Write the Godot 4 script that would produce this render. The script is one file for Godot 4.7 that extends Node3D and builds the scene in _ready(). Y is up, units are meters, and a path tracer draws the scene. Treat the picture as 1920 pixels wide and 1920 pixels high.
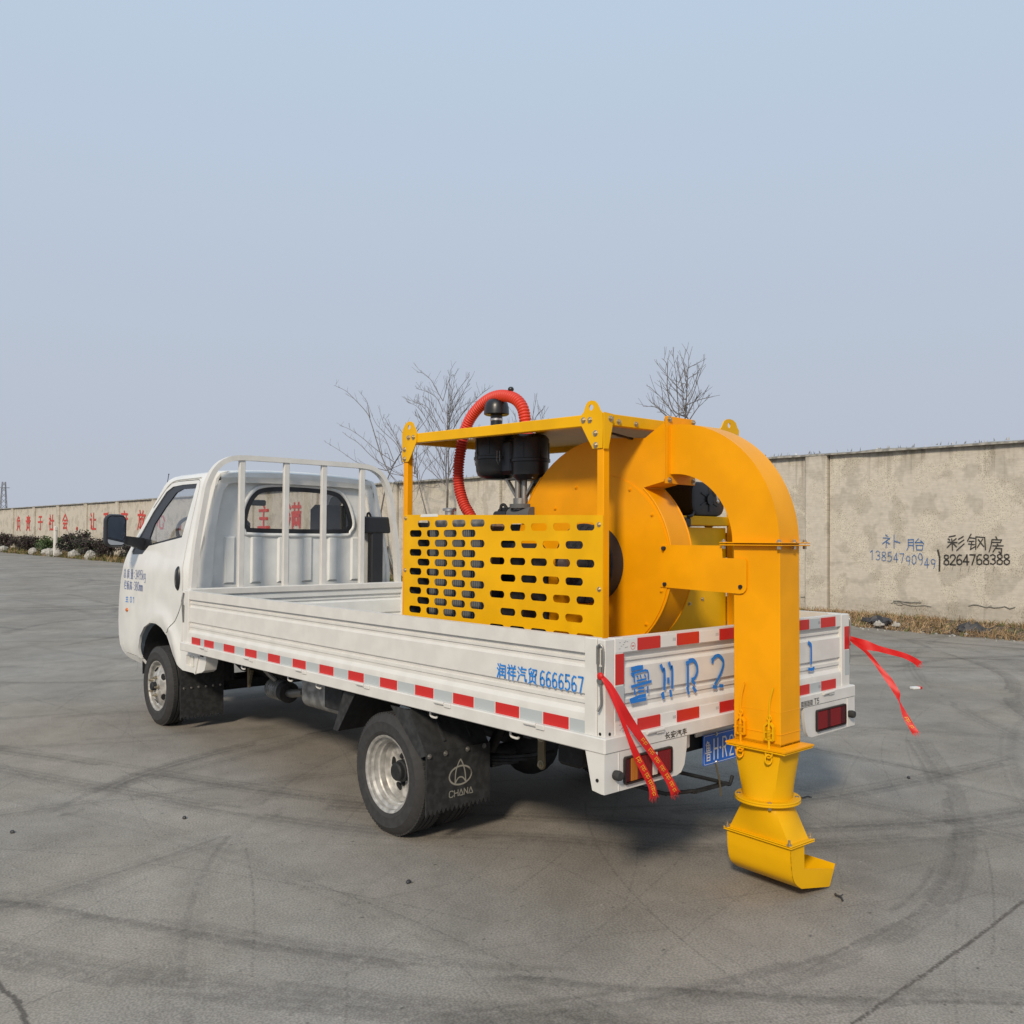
extends Node3D

# ------------------------------------------------------------------ mesh builder
class MB:
	var p := PackedVector3Array()
	func tri(a: Vector3, b: Vector3, c: Vector3) -> void:
		p.append(a); p.append(b); p.append(c)
	func quad(a: Vector3, b: Vector3, c: Vector3, d: Vector3) -> void:
		tri(a, b, c); tri(a, c, d)
	func face(pts: Array, ref: Vector3) -> void:   # convex face turned away from ref
		var n: Vector3 = (pts[1] - pts[0]).cross(pts[2] - pts[0])
		var mid := Vector3.ZERO
		for q in pts: mid += q
		mid /= pts.size()
		var flip: bool = n.dot(mid - ref) < 0
		for i in range(1, pts.size() - 1):
			if flip: tri(pts[0], pts[i + 1], pts[i])
			else: tri(pts[0], pts[i], pts[i + 1])
	func box(c: Vector3, s: Vector3, ch := 0.0, b := Basis()) -> MB:
		var h := s * 0.5
		ch = minf(ch, minf(h.x, minf(h.y, h.z)) * 0.9)
		if ch <= 0.0:
			for ax in 3:
				for sg in [-1.0, 1.0]:
					var pts := []
					for k in [[-1, -1], [1, -1], [1, 1], [-1, 1]]:
						var v := Vector3.ZERO
						v[ax] = sg * h[ax]
						v[(ax + 1) % 3] = k[0] * h[(ax + 1) % 3]
						v[(ax + 2) % 3] = k[1] * h[(ax + 2) % 3]
						pts.append(c + b * v)
					face(pts, c)
			return self
		var i := h - Vector3(ch, ch, ch)
		for ax in 3:
			var u := (ax + 1) % 3
			var w := (ax + 2) % 3
			for sg in [-1.0, 1.0]:
				var pts := []
				for k in [[-1, -1], [1, -1], [1, 1], [-1, 1]]:
					var v := Vector3.ZERO
					v[ax] = sg * h[ax]; v[u] = k[0] * i[u]; v[w] = k[1] * i[w]
					pts.append(c + b * v)
				face(pts, c)
			for su in [-1.0, 1.0]:
				for sw in [-1.0, 1.0]:
					var a1 := Vector3.ZERO; a1[ax] = -i[ax]; a1[u] = su * h[u]; a1[w] = sw * i[w]
					var a2 := a1; a2[ax] = i[ax]
					var b1 := Vector3.ZERO; b1[ax] = -i[ax]; b1[u] = su * i[u]; b1[w] = sw * h[w]
					var b2 := b1; b2[ax] = i[ax]
					face([c + b * a1, c + b * a2, c + b * b2, c + b * b1], c)
		for sx in [-1.0, 1.0]:
			for sy in [-1.0, 1.0]:
				for sz in [-1.0, 1.0]:
					face([c + b * Vector3(sx * h.x, sy * i.y, sz * i.z), c + b * Vector3(sx * i.x, sy * h.y, sz * i.z), c + b * Vector3(sx * i.x, sy * i.y, sz * h.z)], c)
		return self
	func bar(a: Vector3, b: Vector3, w: float, t: float, up := Vector3.UP, ch := 0.0) -> MB:   # a box from a to b, w across, t along up
		var z := (b - a).normalized()
		var x := up.cross(z).normalized()
		var y := z.cross(x)
		return box((a + b) * 0.5, Vector3(w, t, (b - a).length()), ch, Basis(x, y, z))
	func loft(rings: Array, cap := true, closed := true) -> MB:
		var n: int = rings[0].size()
		for i in rings.size() - 1:
			var r0 = rings[i]
			var r1 = rings[i + 1]
			for j in (n if closed else n - 1):
				var k := (j + 1) % n
				quad(r0[j], r0[k], r1[k], r1[j])
		if cap:
			var m0 := Vector3.ZERO
			var m1 := Vector3.ZERO
			for j in n:
				m0 += rings[0][j]; m1 += rings[-1][j]
			m0 /= n; m1 /= n
			for j in n:
				var k := (j + 1) % n
				tri(m0, rings[0][k], rings[0][j])
				tri(m1, rings[-1][j], rings[-1][k])
		return self
	func tube(path: Array, r, n := 10, cap := true) -> MB:
		var rings := []
		var t0: Vector3 = (path[1] - path[0]).normalized()
		var x := t0.cross(Vector3.UP if absf(t0.y) < 0.9 else Vector3.RIGHT).normalized()
		for i in path.size():
			var t: Vector3
			if i == 0: t = t0
			elif i == path.size() - 1: t = (path[i] - path[i - 1]).normalized()
			else: t = ((path[i] - path[i - 1]).normalized() + (path[i + 1] - path[i]).normalized()).normalized()
			x = (x - t * x.dot(t)).normalized()
			var y := t.cross(x)
			var rr: float = r[i] if r is Array or r is PackedFloat32Array else r
			var ring := []
			for j in n:
				var a := TAU * j / n
				ring.append(path[i] + (x * cos(a) + y * sin(a)) * rr)
			rings.append(ring)
		return loft(rings, cap)
	func lathe(prof: Array, xf: Transform3D, n := 32) -> MB:   # Vector2(radius, along y), listed upwards for an outward face
		for i in prof.size() - 1:
			var a: Vector2 = prof[i]
			var b: Vector2 = prof[i + 1]
			for j in n:
				var p0 := TAU * j / n
				var p1 := TAU * (j + 1) / n
				var d0 := Vector3(cos(p0), 0, -sin(p0))
				var d1 := Vector3(cos(p1), 0, -sin(p1))
				var u := Vector3.UP
				if a.x > 0.00001 and b.x > 0.00001:
					quad(xf * (d0 * a.x + u * a.y), xf * (d1 * a.x + u * a.y), xf * (d1 * b.x + u * b.y), xf * (d0 * b.x + u * b.y))
				elif a.x > 0.00001:
					tri(xf * (d0 * a.x + u * a.y), xf * (d1 * a.x + u * a.y), xf * (u * b.y))
				elif b.x > 0.00001:
					tri(xf * (u * a.y), xf * (d1 * b.x + u * b.y), xf * (d0 * b.x + u * b.y))
		return self
	func cyl(a: Vector3, b: Vector3, r: float, n := 16, r2 := -1.0) -> MB:
		var y := (b - a).normalized()
		var x := y.cross(Vector3.UP if absf(y.y) < 0.9 else Vector3.RIGHT).normalized()
		var xf := Transform3D(Basis(x, y, x.cross(y)), a)
		var l := (b - a).length()
		return lathe([Vector2(0, 0), Vector2(r, 0), Vector2(r if r2 < 0 else r2, l), Vector2(0, l)], xf, n)
	func ball(c: Vector3, r: Vector3, n := 16) -> MB:
		var prof := []
		for i in n / 2 + 1:
			var a := PI * i / (n / 2) - PI / 2
			prof.append(Vector2(cos(a), sin(a)))
		return lathe(prof, Transform3D(Basis(Vector3(r.x, 0, 0), Vector3(0, r.y, 0), Vector3(0, 0, r.z)), c), n)
	func prism(poly: PackedVector2Array, d: float, xf: Transform3D) -> MB:   # local xy outline, from z = 0 to z = d
		var area := 0.0
		for i in poly.size():
			area += poly[i].cross(poly[(i + 1) % poly.size()])
		var q := poly.duplicate()
		if area < 0: q.reverse()
		var flip := xf.basis.determinant() < 0
		var z0 := minf(0, d)
		var z1 := maxf(0, d)
		var idx := Geometry2D.triangulate_polygon(q)
		for i in range(0, idx.size(), 3):
			var a := q[idx[i]]
			var b := q[idx[i + 1]]
			var c := q[idx[i + 2]]
			if (b - a).cross(c - a) < 0:
				var t := b; b = c; c = t
			if flip:
				var t2 := b; b = c; c = t2
			tri(xf * Vector3(a.x, a.y, z1), xf * Vector3(b.x, b.y, z1), xf * Vector3(c.x, c.y, z1))
			tri(xf * Vector3(a.x, a.y, z0), xf * Vector3(c.x, c.y, z0), xf * Vector3(b.x, b.y, z0))
		for i in q.size():
			var a := q[i]
			var b := q[(i + 1) % q.size()]
			if flip:
				var t3 := b; b = a; a = t3
			quad(xf * Vector3(a.x, a.y, z0), xf * Vector3(b.x, b.y, z0), xf * Vector3(b.x, b.y, z1), xf * Vector3(a.x, a.y, z1))
		return self
	# a sheet: outline and holes in (u, v), cut into cells and bent by map(u, v, depth); map must turn (u, v) so that u x v points out of the front
	func plate(outline: PackedVector2Array, holes: Array, cell: float, t: float, map: Callable, rims := true) -> MB:
		var lo := outline[0]
		var hi := outline[0]
		for q in outline:
			lo = lo.min(q); hi = hi.max(q)
		var hb := []
		for h in holes:
			var r := Rect2(h[0], Vector2.ZERO)
			for q in h: r = r.expand(q)
			hb.append(r)
		var nu := maxi(1, ceili((hi.x - lo.x) / cell))
		var nv := maxi(1, ceili((hi.y - lo.y) / cell))
		for i in nu:
			for j in nv:
				var a := lo + Vector2((hi.x - lo.x) * i / nu, (hi.y - lo.y) * j / nv)
				var b := lo + Vector2((hi.x - lo.x) * (i + 1) / nu, (hi.y - lo.y) * (j + 1) / nv)
				var parts := Geometry2D.intersect_polygons(outline, PackedVector2Array([a, Vector2(b.x, a.y), b, Vector2(a.x, b.y)]))
				var cr := Rect2(a, b - a)
				for k in holes.size():
					if not cr.intersects(hb[k], true): continue
					var next: Array[PackedVector2Array] = []
					for q in parts:
						var got := Geometry2D.clip_polygons(q, holes[k])
						var inner := false
						for g in got:
							if Geometry2D.is_polygon_clockwise(g): inner = true
						if inner:   # the hole lies wholly inside the cell: halve the cell first
							var c: Vector2 = hb[k].get_center()
							for half in [PackedVector2Array([a, Vector2(c.x, a.y), Vector2(c.x, b.y), Vector2(a.x, b.y)]), PackedVector2Array([Vector2(c.x, a.y), Vector2(b.x, a.y), b, Vector2(c.x, b.y)])]:
								for hq in Geometry2D.intersect_polygons(q, half):
									next.append_array(Geometry2D.clip_polygons(hq, holes[k]))
						else:
							next.append_array(got)
					parts = next
				for q in parts:
					if q.size() < 3 or Geometry2D.is_polygon_clockwise(q): continue
					var idx := Geometry2D.triangulate_polygon(q)
					for m in range(0, idx.size(), 3):
						var x := q[idx[m]]
						var y := q[idx[m + 1]]
						var z := q[idx[m + 2]]
						if (y - x).cross(z - x) < 0:
							var s := y; y = z; z = s
						tri(map.call(x.x, x.y, 0.0), map.call(y.x, y.y, 0.0), map.call(z.x, z.y, 0.0))
						if t > 0: tri(map.call(x.x, x.y, t), map.call(z.x, z.y, t), map.call(y.x, y.y, t))
		if t > 0 and rims:
			var all := [outline]
			all.append_array(holes)
			for k in all.size():
				var q: PackedVector2Array = all[k]
				var cw := Geometry2D.is_polygon_clockwise(q)
				if (k == 0) == cw:
					q = q.duplicate(); q.reverse()
				for i in q.size():
					var a := q[i]
					var b := q[(i + 1) % q.size()]
					var n := maxi(1, ceili(a.distance_to(b) / cell))
					for s in n:
						var c := a.lerp(b, float(s) / n)
						var d := a.lerp(b, float(s + 1) / n)
						quad(map.call(c.x, c.y, t), map.call(d.x, d.y, t), map.call(d.x, d.y, 0.0), map.call(c.x, c.y, 0.0))
		return self
	func mirrored(xc: float) -> MB:
		var o := MB.new()
		for i in range(0, p.size(), 3):
			o.tri(Vector3(xc - p[i].x, p[i].y, p[i].z), Vector3(xc - p[i + 2].x, p[i + 2].y, p[i + 2].z), Vector3(xc - p[i + 1].x, p[i + 1].y, p[i + 1].z))
		return o
	func add(o: MB, xf := Transform3D()) -> MB:
		for v in o.p: p.append(xf * v)
		return self
	func mesh(pre: Transform3D, crease: float, uvf = null) -> ArrayMesh:
		var n := p.size()
		var v := PackedVector3Array()
		v.resize(n)
		var flat := PackedVector3Array()
		flat.resize(n / 3)
		for i in n / 3:
			var a := pre * p[i * 3]
			var b := pre * p[i * 3 + 1]
			var c := pre * p[i * 3 + 2]
			v[i * 3] = a; v[i * 3 + 1] = c; v[i * 3 + 2] = b      # clockwise for Godot
			flat[i] = (b - a).cross(c - a)
		var nm := PackedVector3Array()
		nm.resize(n)
		if crease <= 0:
			for i in n: nm[i] = flat[i / 3].normalized()
		else:
			var cc := cos(deg_to_rad(crease))
			var head := {}
			var nxt := PackedInt32Array()
			nxt.resize(n)
			for i in n:
				var key := Vector3i((v[i] * 8000.0).round())
				nxt[i] = head.get(key, -1)
				head[key] = i
			var unit := PackedVector3Array()
			unit.resize(n / 3)
			for i in n / 3: unit[i] = flat[i].normalized()
			for key in head:
				var i: int = head[key]
				while i >= 0:
					var me := unit[i / 3]
					var s := Vector3.ZERO
					var j: int = head[key]
					while j >= 0:
						if unit[j / 3].dot(me) > cc: s += flat[j / 3]
						j = nxt[j]
					nm[i] = s.normalized() if s.length_squared() > 1e-18 else me
					i = nxt[i]
		var arr := []
		arr.resize(Mesh.ARRAY_MAX)
		arr[Mesh.ARRAY_VERTEX] = v
		arr[Mesh.ARRAY_NORMAL] = nm
		if uvf != null:
			var uv := PackedVector2Array()
			uv.resize(n)
			for i in n: uv[i] = uvf.call(v[i])
			arr[Mesh.ARRAY_TEX_UV] = uv
		var am := ArrayMesh.new()
		am.add_surface_from_arrays(Mesh.PRIMITIVE_TRIANGLES, arr)
		return am

# ------------------------------------------------------------------ naming and committing
var pre := Transform3D()         # from the frame a thing is described in to its own frame
var taken := {}
const BODY := Transform3D(Vector3(0.999981486, -0.00608504, 0.0), Vector3(0.00608471, 0.999927414, -0.0103992), Vector3(0.0000632796, 0.010399, 0.999945927), Vector3.ZERO)
var body := Transform3D()        # the sprung body of the truck sits a little nose-down and leaning

func numbered(called: String) -> String:
	taken[called] = taken.get(called, 0) + 1
	return called if taken[called] == 1 else "%s_%03d" % [called, taken[called] - 1]

func thing(called: String, label: String, category: String, at := Vector3.ZERO, group := "", kind := "") -> Node3D:
	var o := Node3D.new()
	o.name = numbered(called)
	add_child(o)
	o.position = at
	tag(o, label, category, group, kind)
	return o

func tag(o: Node3D, label: String, category: String, group := "", kind := "") -> void:
	if label: o.set_meta("label", label)
	if category: o.set_meta("category", category)
	if group: o.set_meta("group", group)
	if kind: o.set_meta("kind", kind)

func put(m: MB, called: String, mt: Material, parent: Node = null, crease := 35.0, uvf = null) -> MeshInstance3D:
	var o := MeshInstance3D.new()
	o.mesh = m.mesh(pre, crease, uvf)
	o.material_override = mt
	if parent == null:
		o.name = numbered(called)
		add_child(o)
	else:
		o.name = called
		parent.add_child(o, true)
	return o

func again(src: MeshInstance3D, parent: Node, shift: Vector3) -> MeshInstance3D:
	var o := src.duplicate()
	o.name = String(src.name).rstrip("0123456789").rstrip("_")
	o.position = src.position + shift
	parent.add_child(o, true)
	return o

func V2(a: Array) -> PackedVector2Array:
	var r := PackedVector2Array()
	for i in range(0, a.size(), 2): r.append(Vector2(a[i], a[i + 1]))
	return r

func V3(a: Array) -> Array:
	var r := []
	for i in range(0, a.size(), 3): r.append(Vector3(a[i], a[i + 1], a[i + 2]))
	return r

func smooth2(q: PackedVector2Array, n: int, closed := true) -> PackedVector2Array:
	var r := PackedVector2Array()
	var c := q.size()
	for i in (c if closed else c - 1):
		var a := q[(i - 1 + c) % c] if closed or i > 0 else q[0]
		var d := q[(i + 2) % c] if closed or i + 2 < c else q[c - 1]
		for k in n:
			r.append(q[i].cubic_interpolate(q[(i + 1) % c], a, d, float(k) / n))
	if not closed: r.append(q[c - 1])
	return r

func smooth3(q: Array, n: int) -> Array:
	var r := []
	for i in q.size() - 1:
		var a: Vector3 = q[maxi(i - 1, 0)]
		var d: Vector3 = q[mini(i + 2, q.size() - 1)]
		for k in n:
			r.append(q[i].cubic_interpolate(q[i + 1], a, d, float(k) / n))
	r.append(q[-1])
	return r

func rounded(w: float, h: float, r: float, n := 5, c := Vector2.ZERO) -> PackedVector2Array:
	var o := PackedVector2Array()
	for k in 4:
		var cc := Vector2((w / 2 - r) * (1 if k in [0, 3] else -1), (h / 2 - r) * (1 if k < 2 else -1))
		for i in n + 1:
			var a := PI / 2 * (k + float(i) / n)
			o.append(c + cc + Vector2(cos(a), sin(a)) * r)
	return o

func grow(q: PackedVector2Array, d: float) -> PackedVector2Array:
	var r := q.duplicate()
	if Geometry2D.is_polygon_clockwise(r): r.reverse()
	return Geometry2D.offset_polygon(r, d, Geometry2D.JOIN_ROUND)[0]

func circle(c: Vector2, r: float, n := 16) -> PackedVector2Array:
	var o := PackedVector2Array()
	for i in n: o.append(c + Vector2(cos(TAU * i / n), sin(TAU * i / n)) * r)
	return o

# frames for prism() and plate(): looking at a face from outside, u to the right and v up
const LEFT := Basis(Vector3(0, 0, 1), Vector3(0, 1, 0), Vector3(-1, 0, 0))     # faces -x: u = +z
const RIGHT := Basis(Vector3(0, 0, -1), Vector3(0, 1, 0), Vector3(1, 0, 0))    # faces +x
const REAR := Basis(Vector3(1, 0, 0), Vector3(0, 1, 0), Vector3(0, 0, 1))      # faces +z: u = +x
const TOP := Basis(Vector3(1, 0, 0), Vector3(0, 0, -1), Vector3(0, 1, 0))      # faces up: u = +x, v = -z

func flatmap(b: Basis, o: Vector3) -> Callable:
	return func(u: float, v: float, d: float) -> Vector3: return o + b * Vector3(u, v, -d)

func hexbolt(m: MB, at: Vector3, dir: Vector3, r := 0.010, washer := true) -> MB:
	if washer: m.cyl(at - dir * 0.001, at + dir * 0.002, r * 1.45, 10)
	m.cyl(at, at + dir * r * 0.9, r, 6)
	m.cyl(at + dir * r * 0.9, at + dir * r * 1.3, r * 0.55, 8)
	return m

# ------------------------------------------------------------------ materials (values are real base colours, linear)
var M := {}

func lin(r: float, g: float, b: float, a := 1.0) -> Color:
	var c := Color(r, g, b).linear_to_srgb()
	c.a = a
	return c

func mat(key: String, r: float, g: float, b: float, rough := 0.6, metal := 0.0) -> StandardMaterial3D:
	var m := StandardMaterial3D.new()
	m.resource_name = key
	m.albedo_color = lin(r, g, b)
	m.roughness = rough
	m.metallic = metal
	M[key] = m
	return m

func noise(freq: float, octaves := 4, seed_ := 1, type := FastNoiseLite.TYPE_SIMPLEX_SMOOTH) -> FastNoiseLite:
	var f := FastNoiseLite.new()
	f.noise_type = type
	f.frequency = freq
	f.fractal_octaves = octaves
	f.seed = seed_
	return f

func noise_tex(size: int, freq: float, octaves: int, seed_: int, dark: float, light := 1.0, mid := 0.5) -> ImageTexture:
	var im := noise(freq, octaves, seed_).get_seamless_image(size, size)
	var src := im.get_data()
	var out := PackedByteArray()
	out.resize(size * size)
	for i in size * size:
		var t := clampf((src[i] / 255.0 - mid) * 2.2 + 0.5, 0, 1)
		out[i] = int(255 * lerpf(dark, light, t))
	return ImageTexture.create_from_image(Image.create_from_data(size, size, false, Image.FORMAT_L8, out))

func grain(m: StandardMaterial3D, tex: Texture2D, scale: float) -> void:
	m.albedo_texture = tex
	m.uv1_triplanar = true
	m.uv1_scale = Vector3.ONE * scale

func bump(m: StandardMaterial3D, size: int, freq: float, seed_: int, depth: float) -> void:
	var im := noise(freq, 4, seed_).get_seamless_image(size, size)
	im.convert(Image.FORMAT_RGBA8)
	im.bump_map_to_normal_map(depth)
	m.normal_enabled = true
	m.normal_texture = ImageTexture.create_from_image(im)
	m.normal_scale = 1.0

func materials() -> void:
	var dirt := noise_tex(256, 0.02, 5, 11, 0.965, 1.0)
	var dust := noise_tex(256, 0.03, 5, 12, 0.72, 1.0)
	var m := mat("white paint", 0.74, 0.735, 0.71, 0.32)
	grain(m, dirt, 0.7)
	m.clearcoat_enabled = true; m.clearcoat = 0.5; m.clearcoat_roughness = 0.15
	m = mat("gate paint", 0.655, 0.64, 0.61, 0.42)
	grain(m, dirt, 1.1)
	m = mat("panel paint", 0.70, 0.71, 0.70, 0.42)
	grain(m, dirt, 1.0)
	m = mat("orange paint", 0.86, 0.355, 0.002, 0.36)
	m.metallic_specular = 0.28
	grain(m, noise_tex(256, 0.012, 4, 13, 0.95, 1.0), 0.8)
	m = mat("yellow paint", 0.80, 0.42, 0.003, 0.38)
	m.metallic_specular = 0.28
	grain(m, noise_tex(256, 0.012, 4, 14, 0.95, 1.0), 0.8)
	mat("black plastic", 0.014, 0.015, 0.018, 0.38)
	m = mat("filter black", 0.012, 0.013, 0.016, 0.33)
	m = mat("chassis", 0.020, 0.021, 0.024, 0.7)
	grain(m, dust, 2.0)
	m = mat("rubber", 0.036, 0.035, 0.035, 0.82)
	grain(m, noise_tex(256, 0.03, 4, 15, 0.87, 1.0), 3.0)
	m = mat("flap", 0.030, 0.031, 0.033, 0.75)
	grain(m, dust, 2.4)
	mat("flap print", 0.27, 0.26, 0.23, 0.7)
	mat("steel", 0.55, 0.54, 0.52, 0.35, 1.0)
	m = mat("zinc", 0.50, 0.44, 0.33, 0.42, 0.9)
	mat("dull metal", 0.30, 0.295, 0.28, 0.5, 0.85)
	m = mat("rim silver", 0.56, 0.545, 0.515, 0.42, 0.25)
	grain(m, dust, 2.0)
	mat("dark hole", 0.006, 0.006, 0.007, 0.9)
	m = mat("tank silver", 0.34, 0.345, 0.34, 0.38, 0.5)
	grain(m, dust, 1.6)
	mat("red reflector", 0.52, 0.018, 0.016, 0.36)
	mat("grey reflector", 0.40, 0.435, 0.445, 0.42)
	mat("white reflector", 0.66, 0.65, 0.63, 0.45)
	mat("blue print", 0.012, 0.20, 0.60, 0.6)
	mat("spray blue", 0.010, 0.17, 0.55, 0.7)
	mat("spray mist", 0.30, 0.47, 0.66, 0.7)
	mat("door print", 0.10, 0.15, 0.33, 0.6)
	mat("plate blue", 0.010, 0.13, 0.62, 0.4)
	mat("plate white", 0.70, 0.72, 0.74, 0.4)
	mat("badge", 0.10, 0.10, 0.10, 0.3, 0.7)
	mat("lamp red", 0.16, 0.008, 0.012, 0.12)
	mat("lamp dark", 0.055, 0.006, 0.010, 0.12)
	mat("lamp amber", 0.38, 0.13, 0.015, 0.15)
	mat("lamp clear", 0.55, 0.50, 0.45, 0.12)
	mat("lamp frame", 0.02, 0.012, 0.012, 0.4)
	mat("amber", 0.55, 0.14, 0.02, 0.25)
	var g := mat("glass", 0.04, 0.045, 0.045, 0.02)
	g.albedo_color = lin(0.03, 0.04, 0.04, 0.10)
	g.transparency = BaseMaterial3D.TRANSPARENCY_ALPHA
	m = mat("mirror glass", 0.30, 0.33, 0.38, 0.02, 1.0)
	mat("interior", 0.022, 0.024, 0.030, 0.7)
	mat("interior grey", 0.10, 0.105, 0.11, 0.7)
	mat("wheel brown", 0.09, 0.065, 0.05, 0.4)
	m = mat("hose red", 0.60, 0.045, 0.025, 0.5)
	m = mat("ribbon red", 0.62, 0.010, 0.010, 0.5)
	m.backlight_enabled = true; m.backlight = lin(0.25, 0.004, 0.004)
	mat("ribbon print", 0.75, 0.33, 0.03, 0.5)
	mat("fin", 0.22, 0.235, 0.25, 0.5, 0.2)
	mat("brass plate", 0.20, 0.16, 0.10, 0.5, 0.6)
	# concrete, bark, ground cover
	m = mat("coping", 0.36, 0.34, 0.30, 0.9)
	grain(m, dust, 0.9)
	mat("wall red", 0.52, 0.055, 0.045, 0.8)
	mat("graffiti blue", 0.035, 0.13, 0.36, 0.8)
	mat("graffiti black", 0.035, 0.032, 0.030, 0.8)
	m = mat("bark", 0.16, 0.135, 0.11, 0.9)
	grain(m, dust, 3.0)
	mat("twig", 0.15, 0.135, 0.13, 0.9)
	m = mat("pole wood", 0.16, 0.12, 0.085, 0.9)
	grain(m, dust, 3.0)
	m = mat("soil", 0.17, 0.125, 0.085, 0.95)
	grain(m, noise_tex(256, 0.04, 5, 17, 0.55, 1.0), 0.7)
	m = mat("straw", 0.42, 0.31, 0.18, 0.9)
	m.vertex_color_use_as_albedo = true
	m = mat("rock", 0.50, 0.48, 0.44, 0.9)
	grain(m, dust, 1.5)
	mat("litter dark", 0.035, 0.035, 0.04, 0.6)
	mat("scrap grey", 0.36, 0.34, 0.31, 0.8)
	mat("litter white", 0.66, 0.66, 0.65, 0.5)
	m = mat("leaf", 1.0, 1.0, 1.0, 0.7)
	m.vertex_color_use_as_albedo = true
	mat("pylon", 0.22, 0.23, 0.25, 0.7)
	mat("post white", 0.58, 0.56, 0.52, 0.7)

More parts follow.
